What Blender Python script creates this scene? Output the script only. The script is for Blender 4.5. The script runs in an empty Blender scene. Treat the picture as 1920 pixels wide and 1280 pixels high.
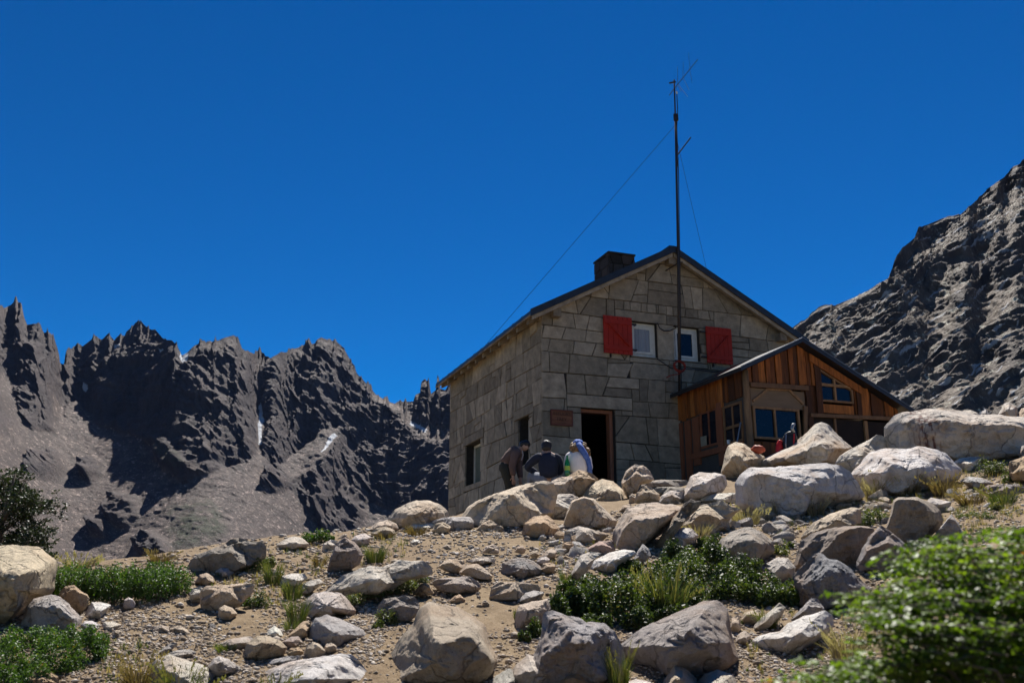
import bpy, bmesh, math, random
import numpy as np
from mathutils import Vector, Matrix

# ------------------------------------------------------------------ camera, sky, sun, exposure
SC = bpy.context.scene
COL = SC.collection
F = 1750.0                       # focal length in pixels of the 1920 wide photograph
PITCH = math.atan(480.0 / F)
CP, SP = math.cos(PITCH), math.sin(PITCH)
cam_d = bpy.data.cameras.new('camera')
cam_d.sensor_width = 36.0
cam_d.lens = 36.0 * F / 1920.0
cam_d.clip_start = 0.05
cam_d.clip_end = 8000.0
cam_d.dof.use_dof = True
cam_d.dof.focus_distance = 17.0
cam_d.dof.aperture_fstop = 4.0
cam = bpy.data.objects.new('camera', cam_d)
COL.objects.link(cam)
cam.location = (0, 0, 0)
cam.rotation_euler = (math.pi / 2 + PITCH, 0, 0)
SC.camera = cam

SUN_EL, SUN_AZ = math.radians(58), math.radians(9)
world = bpy.data.worlds.new('World')
SC.world = world
world.use_nodes = True
wn, wl = world.node_tree.nodes, world.node_tree.links
wn.clear()
sky = wn.new('ShaderNodeTexSky')
sky.sky_type = 'NISHITA'
sky.sun_disc = False
sky.sun_elevation = SUN_EL
sky.sun_rotation = SUN_AZ
sky.altitude = 2600
sky.air_density = 1.0
sky.dust_density = 0.15
sky.ozone_density = 3.0
hs = wn.new('ShaderNodeHueSaturation')
hs.inputs['Hue'].default_value = 0.506
hs.inputs['Saturation'].default_value = 1.42
hs.inputs['Value'].default_value = 0.78
bgn = wn.new('ShaderNodeBackground')
bgn.inputs['Strength'].default_value = 0.05
won = wn.new('ShaderNodeOutputWorld')
gmn = wn.new('ShaderNodeGamma')
gmn.inputs['Gamma'].default_value = 1.15
wl.new(sky.outputs[0], gmn.inputs['Color'])
wl.new(gmn.outputs[0], hs.inputs['Color'])
wl.new(hs.outputs[0], bgn.inputs['Color'])
wl.new(bgn.outputs[0], won.inputs['Surface'])

sun_d = bpy.data.lights.new('sun', 'SUN')
sun_d.energy = 5.0
sun_d.angle = math.radians(0.5)
sun_d.color = (1.0, 0.955, 0.89)
sun = bpy.data.objects.new('sun', sun_d)
COL.objects.link(sun)
to_sun = Vector((math.sin(SUN_AZ) * math.cos(SUN_EL), math.cos(SUN_AZ) * math.cos(SUN_EL), math.sin(SUN_EL)))
sun.rotation_euler = to_sun.to_track_quat('Z', 'Y').to_euler()
sun.location = (4, 30, 40)

SC.view_settings.view_transform = 'Standard'
SC.view_settings.look = 'None'
SC.view_settings.gamma = 1.0
SC.view_settings.use_curve_mapping = False
SC.view_settings.exposure = 0.9
SC.render.engine = 'CYCLES'
SC.cycles.max_bounces = 6
SC.cycles.diffuse_bounces = 3

# ------------------------------------------------------------------ helpers
rng = np.random.default_rng(7)
random.seed(7)


def ray(px, row):
    """direction of a photo pixel, one metre deep along the optical axis"""
    u = (np.asarray(px, float) - 960.0) / F
    v = (640.0 - np.asarray(row, float)) / F
    return np.stack([u, CP - v * SP, SP + v * CP], -1)


def _h(ix, iy, iz, seed):
    n = (ix.astype(np.int64) * 374761393 + iy.astype(np.int64) * 668265263 + iz.astype(np.int64) * 1274126177 + seed * 974711) & 0xffffffff
    n = ((n ^ (n >> 13)) * 1274126177) & 0xffffffff
    n = ((n ^ (n >> 15)) * 2246822519) & 0xffffffff
    return ((n ^ (n >> 16)) & 0xffffff) / float(0xffffff)


def vnoise(p, seed=0):
    p = np.asarray(p, float)
    i = np.floor(p).astype(np.int64)
    f = p - i
    f = f * f * f * (f * (f * 6 - 15) + 10)
    x, y, z = i[..., 0], i[..., 1], i[..., 2]
    fx, fy, fz = f[..., 0], f[..., 1], f[..., 2]
    r = 0
    for dx in (0, 1):
        for dy in (0, 1):
            for dz in (0, 1):
                w = (fx if dx else 1 - fx) * (fy if dy else 1 - fy) * (fz if dz else 1 - fz)
                r = r + w * _h(x + dx, y + dy, z + dz, seed)
    return r * 2 - 1


def fbm(p, octv=4, seed=0, ridged=False):
    p = np.asarray(p, float)
    a, s, t = 1.0, 0.0, 0.0
    for o in range(octv):
        n = vnoise(p * 2 ** o + 17.3 * o, seed + o)
        if ridged:
            n = 1 - 2 * np.abs(n)
        s = s + a * n
        t += a
        a *= 0.5
    return s / t


def mesh_np(name, verts, faces):
    """faces: (n,3) or (n,4) integer array"""
    me = bpy.data.meshes.new(name)
    verts = np.ascontiguousarray(verts, dtype=np.float32)
    faces = np.ascontiguousarray(faces, dtype=np.int32)
    n, k = faces.shape
    me.vertices.add(len(verts))
    me.vertices.foreach_set('co', verts.ravel())
    me.loops.add(n * k)
    me.loops.foreach_set('vertex_index', faces.ravel())
    me.polygons.add(n)
    me.polygons.foreach_set('loop_start', np.arange(0, n * k, k, dtype=np.int32))
    me.update(calc_edges=True)
    me.validate()
    return me


def link(name, me, mat=None, parent=None, loc=None, smooth=False):
    o = bpy.data.objects.new(name, me)
    COL.objects.link(o)
    if mat is not None:
        me.materials.append(mat)
    if parent is not None:
        o.parent = parent
    if loc is not None:
        o.location = loc
    if smooth and me is not None:
        me.polygons.foreach_set('use_smooth', np.ones(len(me.polygons), dtype=bool))
    return o


def tag(o, label=None, cat=None, group=None, kind=None):
    if label:
        o['label'] = label
    if cat:
        o['category'] = cat
    if group:
        o['group'] = group
    if kind:
        o['kind'] = kind
    return o


def empty(name, loc, rz=0.0):
    o = bpy.data.objects.new(name, None)
    COL.objects.link(o)
    o.empty_display_size = 0.2
    o.location = loc
    o.rotation_euler = (0, 0, rz)
    return o


class MB:
    """collects simple solids into one mesh"""

    def __init__(self):
        self.v, self.f, self.t = [], [], []
        self.tone = 0.5

    def add(self, vs, fs):
        b = len(self.v)
        self.v += [tuple(map(float, q)) for q in vs]
        self.t += [self.tone] * len(vs)
        self.f += [tuple(b + i for i in q) for q in fs]

    def box(self, x0, x1, y0, y1, z0, z1):
        self.add([(x0, y0, z0), (x1, y0, z0), (x1, y1, z0), (x0, y1, z0), (x0, y0, z1), (x1, y0, z1), (x1, y1, z1), (x0, y1, z1)],
                 [(0, 3, 2, 1), (4, 5, 6, 7), (0, 1, 5, 4), (1, 2, 6, 5), (2, 3, 7, 6), (3, 0, 4, 7)])

    def prism(self, pts, off):
        """closed polygon pts (3-D) pushed along the vector off"""
        n = len(pts)
        q = [tuple(np.asarray(p, float) + np.asarray(off, float)) for p in pts]
        self.add(list(pts) + q, [tuple(range(n))[::-1], tuple(range(n, 2 * n))] + [(i, (i + 1) % n, n + (i + 1) % n, n + i) for i in range(n)])

    def beam(self, a, b, w, h, up=(0, 0, 1)):
        a, b = np.asarray(a, float), np.asarray(b, float)
        d = b - a
        d /= np.linalg.norm(d)
        s = np.cross(d, up)
        s /= np.linalg.norm(s)
        t = np.cross(s, d)
        c = [s * w / 2 + t * h / 2, -s * w / 2 + t * h / 2, -s * w / 2 - t * h / 2, s * w / 2 - t * h / 2]
        self.add([a + q for q in c] + [b + q for q in c], [(0, 1, 2, 3), (7, 6, 5, 4), (0, 4, 5, 1), (1, 5, 6, 2), (2, 6, 7, 3), (3, 7, 4, 0)])

    def tube(self, pts, r, n=7, caps=True):
        pts = [np.asarray(p, float) for p in pts]
        rs = r if hasattr(r, '__len__') else [r] * len(pts)
        base = len(self.v)
        vs, fs = [], []
        prev = None
        for i, p in enumerate(pts):
            d = pts[min(i + 1, len(pts) - 1)] - pts[max(i - 1, 0)]
            d = d / (np.linalg.norm(d) + 1e-9)
            ref = np.array([0, 0, 1.0]) if abs(d[2]) < 0.9 else np.array([1.0, 0, 0])
            if prev is not None:
                s = prev - d * np.dot(prev, d)
                if np.linalg.norm(s) < 1e-5:
                    s = np.cross(d, ref)
            else:
                s = np.cross(d, ref)
            s = s / np.linalg.norm(s)
            prev = s
            t = np.cross(d, s)
            for k in range(n):
                a = 2 * math.pi * k / n
                vs.append(p + rs[i] * (math.cos(a) * s + math.sin(a) * t))
        for i in range(len(pts) - 1):
            for k in range(n):
                fs.append((i * n + k, i * n + (k + 1) % n, (i + 1) * n + (k + 1) % n, (i + 1) * n + k))
        if caps:
            fs.append(tuple(range(n))[::-1])
            fs.append(tuple(range((len(pts) - 1) * n, len(pts) * n)))
        self.add(vs, fs)

    def build(self, name, mat, parent=None, smooth=False, bevel=0.0):
        me = bpy.data.meshes.new(name)
        me.from_pydata(self.v, [], self.f)
        bm = bmesh.new()
        bm.from_mesh(me)
        bmesh.ops.recalc_face_normals(bm, faces=bm.faces)
        bm.to_mesh(me)
        bm.free()
        at = me.attributes.new('tone', 'FLOAT', 'POINT')
        at.data.foreach_set('value', np.asarray(self.t, dtype=np.float32))
        o = link(name, me, mat, parent, smooth=smooth)
        if bevel:
            m = o.modifiers.new('bevel', 'BEVEL')
            m.width = bevel
            m.segments = 2
            m.limit_method = 'ANGLE'
        return o


# ------------------------------------------------------------------ materials
def new_mat(name):
    m = bpy.data.materials.new(name)
    m.use_nodes = True
    nt = m.node_tree
    b = nt.nodes['Principled BSDF']
    return m, nt, b


def N(nt, typ, **kw):
    n = nt.nodes.new(typ)
    for k, v in kw.items():
        if k in n.inputs:
            n.inputs[k].default_value = v
        else:
            setattr(n, k, v)
    return n


def ramp(nt, fac, stops):
    r = nt.nodes.new('ShaderNodeValToRGB')
    e = r.color_ramp.elements
    while len(e) < len(stops):
        e.new(0.5)
    for i, (p, c) in enumerate(stops):
        e[i].position = p
        e[i].color = (c[0], c[1], c[2], 1) if hasattr(c, '__len__') else (c, c, c, 1)
    nt.links.new(fac, r.inputs[0])
    return r.outputs[0]


def mixc(nt, fac, a, b, mode='MIX'):
    m = nt.nodes.new('ShaderNodeMix')
    m.data_type = 'RGBA'
    m.blend_type = mode
    for val, idx in ((fac, 0), (a, 6), (b, 7)):
        if hasattr(val, 'node'):
            nt.links.new(val, m.inputs[idx])
        elif idx == 0:
            m.inputs[0].default_value = val
        else:
            m.inputs[idx].default_value = (val[0], val[1], val[2], 1)
    return m.outputs[2]


def noise(nt, vec, scale, detail=6.0, rough=0.6, dist=0.0):
    n = nt.nodes.new('ShaderNodeTexNoise')
    n.inputs['Scale'].default_value = scale
    n.inputs['Detail'].default_value = detail
    n.inputs['Roughness'].default_value = rough
    n.inputs['Distortion'].default_value = dist
    if vec is not None:
        nt.links.new(vec, n.inputs['Vector'])
    return n.outputs[0]


def bump(nt, b, height, strength, dist, prev=None):
    n = nt.nodes.new('ShaderNodeBump')
    n.inputs['Strength'].default_value = strength
    n.inputs['Distance'].default_value = dist
    nt.links.new(height, n.inputs['Height'])
    if prev is not None:
        nt.links.new(prev, n.inputs['Normal'])
    if b is not None:
        nt.links.new(n.outputs[0], b.inputs['Normal'])
    return n.outputs[0]


def coords(nt, scale=(1, 1, 1), rand=False, rot=(0, 0, 0)):
    tc = nt.nodes.new('ShaderNodeTexCoord')
    mp = nt.nodes.new('ShaderNodeMapping')
    mp.inputs['Scale'].default_value = scale
    mp.inputs['Rotation'].default_value = rot
    nt.links.new(tc.outputs['Object'], mp.inputs['Vector'])
    if not rand:
        return mp.outputs[0]
    oi = nt.nodes.new('ShaderNodeObjectInfo')
    ml = nt.nodes.new('ShaderNodeVectorMath')
    ml.operation = 'MULTIPLY_ADD'
    cx = nt.nodes.new('ShaderNodeCombineXYZ')
    for i in range(3):
        nt.links.new(oi.outputs['Random'], cx.inputs[i])
    nt.links.new(cx.outputs[0], ml.inputs[0])
    ml.inputs[1].default_value = (37.0, 53.0, 71.0)
    nt.links.new(mp.outputs[0], ml.inputs[2])
    return ml.outputs[0]


def simple(name, c1, c2=None, rough=0.8, scale=6.0, bstr=0.0, bdist=0.01, metal=0.0, stretch=(1, 1, 1), spec=0.4):
    m, nt, b = new_mat(name)
    v = coords(nt, stretch)
    n = noise(nt, v, scale)
    c2 = c2 or tuple(q * 0.75 for q in c1)
    nt.links.new(ramp(nt, n, [(0.3, c2), (0.7, c1)]), b.inputs['Base Color'])
    b.inputs['Roughness'].default_value = rough
    b.inputs['Metallic'].default_value = metal
    b.inputs['Specular IOR Level'].default_value = spec
    if bstr:
        bump(nt, b, noise(nt, v, scale * 4), bstr, bdist)
    return m


def tone_mat(name, stops, rough=0.85, stretch=(1, 1, 1), scale=8.0, bstr=0.5, bdist=0.01, grain=0.35, spec=0.3):
    """colour from the per-piece 'tone' attribute, broken up by noise"""
    m, nt, b = new_mat(name)
    at = nt.nodes.new('ShaderNodeAttribute')
    at.attribute_name = 'tone'
    v = coords(nt, stretch)
    n = noise(nt, v, scale, 8.0, 0.65)
    c = ramp(nt, at.outputs['Fac'], stops)
    g = ramp(nt, n, [(0.25, 1 - grain), (0.75, 1 + grain * 0.5)])
    nt.links.new(mixc(nt, 1.0, c, g, 'MULTIPLY'), b.inputs['Base Color'])
    b.inputs['Roughness'].default_value = rough
    b.inputs['Specular IOR Level'].default_value = spec
    bump(nt, b, noise(nt, v, scale * 2.5, 8.0, 0.7), bstr, bdist)
    return m


def granite_material(name, stain=False):
    m, nt, b = new_mat(name)
    v = coords(nt, rand=True)
    oi = nt.nodes.new('ShaderNodeObjectInfo')
    big = noise(nt, v, 1.7, 5.0, 0.65, 0.4)
    mid = noise(nt, v, 8.0, 10.0, 0.78, 0.3)
    fine = noise(nt, v, 75.0, 3.0, 0.8)
    fine2 = noise(nt, v, 48.0, 3.0, 0.8)
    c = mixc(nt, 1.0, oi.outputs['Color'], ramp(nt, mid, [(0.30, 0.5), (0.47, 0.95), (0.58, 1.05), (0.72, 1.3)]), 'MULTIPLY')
    c = mixc(nt, ramp(nt, big, [(0.48, 0.0), (0.70, 0.65)]), c, (0.36, 0.215, 0.11))
    c = mixc(nt, ramp(nt, fine, [(0.60, 0.0), (0.69, 0.75)]), c, (0.06, 0.053, 0.048))
    c = mixc(nt, ramp(nt, fine2, [(0.62, 0.0), (0.72, 0.6)]), c, (0.72, 0.68, 0.62))
    lich = noise(nt, v, 4.5, 12.0, 0.8, 0.8)
    c = mixc(nt, ramp(nt, lich, [(0.59, 0.0), (0.66, 0.7)]), c, (0.085, 0.08, 0.07))
    # hairline joints
    cr = nt.nodes.new('ShaderNodeTexVoronoi')
    cr.feature = 'DISTANCE_TO_EDGE'
    cr.inputs['Scale'].default_value = 1.5
    wv = nt.nodes.new('ShaderNodeVectorMath')
    wv.operation = 'MULTIPLY_ADD'
    nz = nt.nodes.new('ShaderNodeTexNoise')
    nz.inputs['Scale'].default_value = 3.0
    nz.inputs['Detail'].default_value = 6.0
    nt.links.new(v, nz.inputs['Vector'])
    nt.links.new(nz.outputs['Color'], wv.inputs[0])
    wv.inputs[1].default_value = (0.5, 0.5, 0.5)
    nt.links.new(v, wv.inputs[2])
    nt.links.new(wv.outputs[0], cr.inputs['Vector'])
    crk = ramp(nt, cr.outputs['Distance'], [(0.0, 0.0), (0.022, 1.0)])
    c = mixc(nt, crk, mixc(nt, 0.5, c, (0.06, 0.05, 0.042)), c)
    if stain:
        tc = nt.nodes.new('ShaderNodeTexCoord')
        sx = nt.nodes.new('ShaderNodeSeparateXYZ')
        nt.links.new(tc.outputs['Object'], sx.inputs[0])
        mr = nt.nodes.new('ShaderNodeMapRange')
        mr.inputs['From Min'].default_value = -0.98
        mr.inputs['From Max'].default_value = -0.48
        nt.links.new(sx.outputs[0], mr.inputs['Value'])
        win = ramp(nt, mr.outputs[0], [(0.0, 0.0), (0.3, 0.9), (0.62, 1.0), (1.0, 0.0)])
        drips = ramp(nt, noise(nt, coords(nt, (9, 9, 0.6)), 1.6, 3.0, 0.5), [(0.47, 0.0), (0.60, 0.9)])
        c = mixc(nt, mixc(nt, 1.0, win, drips, 'MULTIPLY'), c, (0.10, 0.028, 0.022))
    nt.links.new(c, b.inputs['Base Color'])
    b.inputs['Roughness'].default_value = 0.85
    b.inputs['Specular IOR Level'].default_value = 0.3
    mus = nt.nodes.new('ShaderNodeTexNoise')
    mus.noise_type = 'RIDGED_MULTIFRACTAL'
    mus.inputs['Scale'].default_value = 5.0
    mus.inputs['Detail'].default_value = 8.0
    mus.inputs['Roughness'].default_value = 0.62
    nt.links.new(v, mus.inputs['Vector'])
    n0 = bump(nt, None, mus.outputs[0], 0.55, 0.035)
    n1 = bump(nt, None, noise(nt, v, 9.0, 12.0, 0.78), 0.9, 0.055, n0)
    n2 = bump(nt, None, noise(nt, v, 40.0, 6.0, 0.75), 0.9, 0.016, n1)
    n3 = bump(nt, None, crk, 0.8, 0.02, n2)
    nt.links.new(n3, b.inputs['Normal'])
    return m


M = {}
M['granite'] = granite_material('granite')
M['granite_stained'] = granite_material('granite with red drips', True)


def leaf_material(name, stops, rough=0.35, trans=0.35):
    m, nt, b = new_mat(name)
    at = nt.nodes.new('ShaderNodeAttribute')
    at.attribute_name = 'tone'
    c = ramp(nt, at.outputs['Fac'], stops)
    nt.links.new(c, b.inputs['Base Color'])
    b.inputs['Roughness'].default_value = rough
    b.inputs['Specular IOR Level'].default_value = 0.5
    tr = nt.nodes.new('ShaderNodeBsdfTranslucent')
    nt.links.new(mixc(nt, 1.0, c, (1.25, 1.35, 0.6), 'MULTIPLY'), tr.inputs['Color'])
    mx = nt.nodes.new('ShaderNodeMixShader')
    mx.inputs[0].default_value = trans
    nt.links.new(b.outputs[0], mx.inputs[1])
    nt.links.new(tr.outputs[0], mx.inputs[2])
    nt.links.new(mx.outputs[0], nt.nodes['Material Output'].inputs['Surface'])
    return m


# ------------------------------------------------------------------ ground shape
def gx(px, Y):
    return (px - 960.0) / 1790.0 * Y


CTRL = []
for px in (560, 900, 1200):
    for Y in (1.0, 3.0, 5.5, 8.0, 10.0, 12.0):
        if px == 560 and Y > 10:
            continue
        CTRL.append((gx(px, Y), Y, -1.55 + 0.2 * Y))
for px, Y, z in [
        (0, 5.5, -0.46), (200, 5.5, -0.46), (0, 7.4, -0.02), (200, 7.6, 0.0), (0, 9.6, 0.28), (230, 10.2, 0.36), (400, 9.5, 0.42),
        (0, 13, 0.0), (150, 15, -0.6), (300, 16, -0.5), (0, 22, -3.5), (300, 25, -3.5), (550, 30, -3.0), (640, 24, -0.6), (650, 18, 0.5),
        (480, 11.5, 0.68), (600, 12.6, 0.80), (700, 13.5, 0.95), (500, 14.5, 0.3), (620, 15.5, 0.5),
        (800, 14.5, 1.07), (860, 16.5, 1.40), (800, 19, 1.15), (800, 26, 1.2),
        (960, 14, 1.25), (960, 16, 1.55), (960, 18.5, 1.66), (960, 20.5, 1.8), (1040, 17.4, 1.72), (1100, 17.4, 1.75),
        (1150, 14, 1.28), (1120, 16, 1.55), (1120, 19, 1.9), (1120, 21.5, 2.05), (1250, 16.0, 1.7), (1250, 19.0, 2.2), (1250, 21.5, 2.3),
        (1250, 26, 2.2), (960, 29, 1.8), (1400, 17.5, 2.18), (1400, 15, 1.62), (1400, 20, 2.3), (1500, 12.5, 1.03), (1500, 10.5, 0.6), (1500, 8.5, 0.12),
        (1500, 7.0, -0.18), (1500, 5.5, -0.47), (1400, 5.5, -0.47), (1650, 14.0, 1.52), (1600, 17.5, 2.35), (1700, 20, 2.7), (1800, 17, 2.42), (1800, 13.5, 1.5), (1800, 11, 0.95),
        (1900, 9, 0.58), (1750, 8.5, 0.35), (1900, 7, 0.2), (1900, 5, -0.2), (1900, 3.0, -0.5), (1900, 2.0, -0.62), (1600, 3.0, -0.85), (1600, 1.5, -1.1),
        (1900, 14, 1.75), (1900, 20, 3.0), (1900, 26, 3.9), (1700, 28, 3.6), (2300, 20, 3.7), (2300, 12, 2.0), (1500, 30, 3.0)]:
    CTRL.append((gx(px, Y), Y, z))
for x, y, z in [(0, -4, -2.2), (-6, -4, -2.3), (6, -4, -1.6), (0, -14, -4.0), (-12, -12, -4.0), (12, -12, -2.4), (-8, 2, -1.3), (-14, 8, -1.0), (10, 2, 0.2), (18, 8, 2.2),
                (0, -40, -9), (-30, -30, -8), (30, -30, -3), (-30, 10, -4.5), (-40, 40, -11), (35, 20, 6.0), (35, 45, 7), (5, 50, -1), (-15, 55, -11)]:
    CTRL.append((x, y, z))
CTRL = np.array(CTRL)


def _tps_fit(P):
    n = len(P)
    d2 = ((P[:, None, :2] - P[None, :, :2]) ** 2).sum(-1)
    K = 0.5 * d2 * np.log(d2 + 1e-12) + np.eye(n) * 0.02
    Q = np.c_[np.ones(n), P[:, :2]]
    A = np.block([[K, Q], [Q.T, np.zeros((3, 3))]])
    return np.linalg.solve(A, np.r_[P[:, 2], np.zeros(3)])


_W = _tps_fit(CTRL)


def gz(x, y):
    x, y = np.asarray(x, float), np.asarray(y, float)
    sh = x.shape
    q = np.stack([x.ravel(), y.ravel()], -1)
    out = np.empty(len(q))
    for i in range(0, len(q), 20000):
        s = q[i:i + 20000]
        d2 = ((s[:, None] - CTRL[None, :, :2]) ** 2).sum(-1)
        out[i:i + 20000] = (0.5 * d2 * np.log(d2 + 1e-12)) @ _W[:-3] + _W[-3] + s @ _W[-2:]
    return out.reshape(sh)


_DS = np.concatenate([np.linspace(1.2, 12, 160), np.linspace(12.1, 45, 160)])


def gdepth(px, row):
    """depth along the optical axis at which a pixel's ray meets the ground"""
    d = ray(px, row)
    p = d[None] * _DS[:, None]
    below = p[:, 2] < gz(p[:, 0], p[:, 1])
    k = int(np.argmax(below)) if below.any() else len(_DS) - 1
    if k == 0:
        return float(_DS[0])
    a, b = _DS[k - 1], _DS[k]
    for _ in range(12):
        m = (a + b) / 2
        q = d * m
        if q[2] < float(gz(q[0], q[1])):
            b = m
        else:
            a = m
    return (a + b) / 2


def gp(px, row):
    return ray(px, row) * gdepth(px, row)

# ------------------------------------------------------------------ ground
def gdisp(x, y):
    p = np.stack([x, y, np.zeros_like(x)], -1)
    return 0.05 * fbm(p * 0.8, 3, 3) + 0.022 * fbm(p * 3.5, 3, 5) + 0.010 * fbm(p * 14.0, 2, 9)


def gzd(x, y):
    x, y = np.atleast_1d(np.asarray(x, float)), np.atleast_1d(np.asarray(y, float))
    return gz(x, y) + gdisp(x, y)


def polar_sheet(a0, a1, na, radii):
    az = np.radians(np.linspace(a0, a1, na))
    R, A = np.meshgrid(radii, az, indexing='ij')
    x, y = R * np.sin(A), R * np.cos(A)
    z = gz(x, y) + gdisp(x, y)
    nr = len(radii)
    i = np.arange(nr - 1)[:, None] * na + np.arange(na - 1)[None]
    f = np.stack([i, i + na, i + na + 1, i + 1], -1).reshape(-1, 4)
    return np.stack([x, y, z], -1).reshape(-1, 3), f


v1, f1 = polar_sheet(-42, 42, 520, np.geomspace(0.6, 62, 430))
v2, f2 = polar_sheet(42, 318, 200, np.geomspace(0.6, 62, 110))
m, nt, b = new_mat('sandy ground')
v = coords(nt)
big = noise(nt, v, 0.7, 6.0, 0.6)
mid = noise(nt, v, 6.0, 8.0, 0.7)
peb = nt.nodes.new('ShaderNodeTexVoronoi')
peb.inputs['Scale'].default_value = 26.0
nt.links.new(v, peb.inputs['Vector'])
c = ramp(nt, mid, [(0.25, (0.115, 0.078, 0.044)), (0.5, (0.21, 0.152, 0.09)), (0.75, (0.30, 0.228, 0.145))])
c = mixc(nt, ramp(nt, big, [(0.45, 0.0), (0.7, 0.5)]), c, (0.17, 0.115, 0.07))
c = mixc(nt, ramp(nt, peb.outputs['Distance'], [(0.0, 0.55), (0.28, 0.0)]), c, (0.38, 0.31, 0.235))
nt.links.new(c, b.inputs['Base Color'])
b.inputs['Roughness'].default_value = 0.95
b.inputs['Specular IOR Level'].default_value = 0.15
n1 = bump(nt, None, noise(nt, v, 18.0, 8.0, 0.75), 0.8, 0.03)
n2 = bump(nt, None, noise(nt, v, 70.0, 4.0, 0.7), 0.6, 0.01, n1)
nt.links.new(n2, b.inputs['Normal'])
M['ground'] = m
ground = link('ground', mesh_np('ground', np.r_[v1, v2], np.r_[f1, f2 + len(v1)]), M['ground'], smooth=True)
tag(ground, 'dry sandy slope with a worn footpath climbing to the stone hut', 'ground', kind='structure')


# ------------------------------------------------------------------ mountains
def inpoly(px, py, poly):
    poly = np.asarray(poly, float)
    r = np.zeros(px.shape, bool)
    j = len(poly) - 1
    for i in range(len(poly)):
        xi, yi = poly[i]
        xj, yj = poly[j]
        c = ((yi > py) != (yj > py)) & (px < (xj - xi) * (py - yi) / (yj - yi + 1e-9) + xi)
        r ^= c
        j = i
    return r


def blur(a, sx, sy):
    for ax, s in ((0, sy), (1, sx)):
        if s > 0:
            h_ = int(math.ceil(3 * s))
            k = np.exp(-0.5 * (np.arange(-h_, h_ + 1) / s) ** 2)
            k /= k.sum()
            n = len(k) // 2
            pad = [(n, n) if q == ax else (0, 0) for q in (0, 1)]
            b_ = np.pad(a, pad, mode='edge')
            a = sum(k[t] * np.take(b_, range(t, t + a.shape[ax]), axis=ax) for t in range(len(k)))
    return a


def pts(s):
    return np.array([[float(q) for q in t.split(',')] for t in s.split()])


def mountain(name, x0, x1, step, sky_line, bottom, nrow, slope_fn, r0_fn, rough, mat, soft=4.0, spike=12.0):
    xs = np.arange(x0, x1 + step, step, dtype=float)
    n = len(xs)
    sl = np.interp(xs, sky_line[:, 0], sky_line[:, 1])
    sp = fbm(np.stack([xs / 10.5, xs * 0, xs * 0 + 2], -1), 3, 77, True)
    sl = sl - spike * np.clip(sp, 0, 1) ** 2.5 + 1.5
    t = np.linspace(0, 1, nrow)[:, None]
    ss = blur(np.repeat(sl[None], 3, 0), 26, 0)[1]
    top_w = np.clip((t - 0.62) / 0.38, 0, 1) ** 1.6
    rows = bottom + (ss[None] - bottom) * t + (sl - ss)[None] * top_w
    PX = np.broadcast_to(xs[None], rows.shape)
    slope, attr = slope_fn(PX, rows)
    d = ray(PX, rows)
    hor = np.hypot(d[..., 0], d[..., 1])
    te = d[..., 2] / hor
    r = np.empty_like(te)
    r[0] = r0_fn(xs)
    ts = np.tan(np.radians(slope))
    for i in range(nrow - 1):
        dt = te[i + 1] - te[i]
        r[i + 1] = r[i] * (1 + np.clip(dt / np.maximum(ts[i] - (te[i] + te[i + 1]) / 2, 0.12), 0, 0.08))
    r = blur(r, soft, soft * 0.5)
    P0 = d * (r / hor)[..., None]
    fall = np.clip((1 - t) * 14, 0.12, 1)[..., None]
    P = P0 + rough(PX, rows, P0, attr) * fall * P0[..., 1:2] / P0[..., 1].mean()
    back = P[-1:] * np.array([1.06, 1.06, 0.9])
    back2 = P[-1:] * np.array([1.35, 1.35, 0.3])
    low = P[:1] * np.array([0.75, 0.75, 1.0]) - np.array([0, 0, 45.0])
    V = np.concatenate([low, P, back, back2], 0)
    A = np.concatenate([attr[:1], attr, attr[-1:], attr[-1:]], 0)
    nr = V.shape[0]
    i = np.arange(nr - 1)[:, None] * n + np.arange(n - 1)[None]
    f = np.stack([i, i + 1, i + n + 1, i + n], -1).reshape(-1, 4)
    me = mesh_np(name, V.reshape(-1, 3), f)
    at = me.attributes.new('zone', 'FLOAT_COLOR', 'POINT')
    at.data.foreach_set('color', np.c_[A.reshape(-1, 3), np.ones(len(f) * 0 + nr * n)].astype(np.float32).ravel())
    o = link(name, me, mat)
    return o


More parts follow.
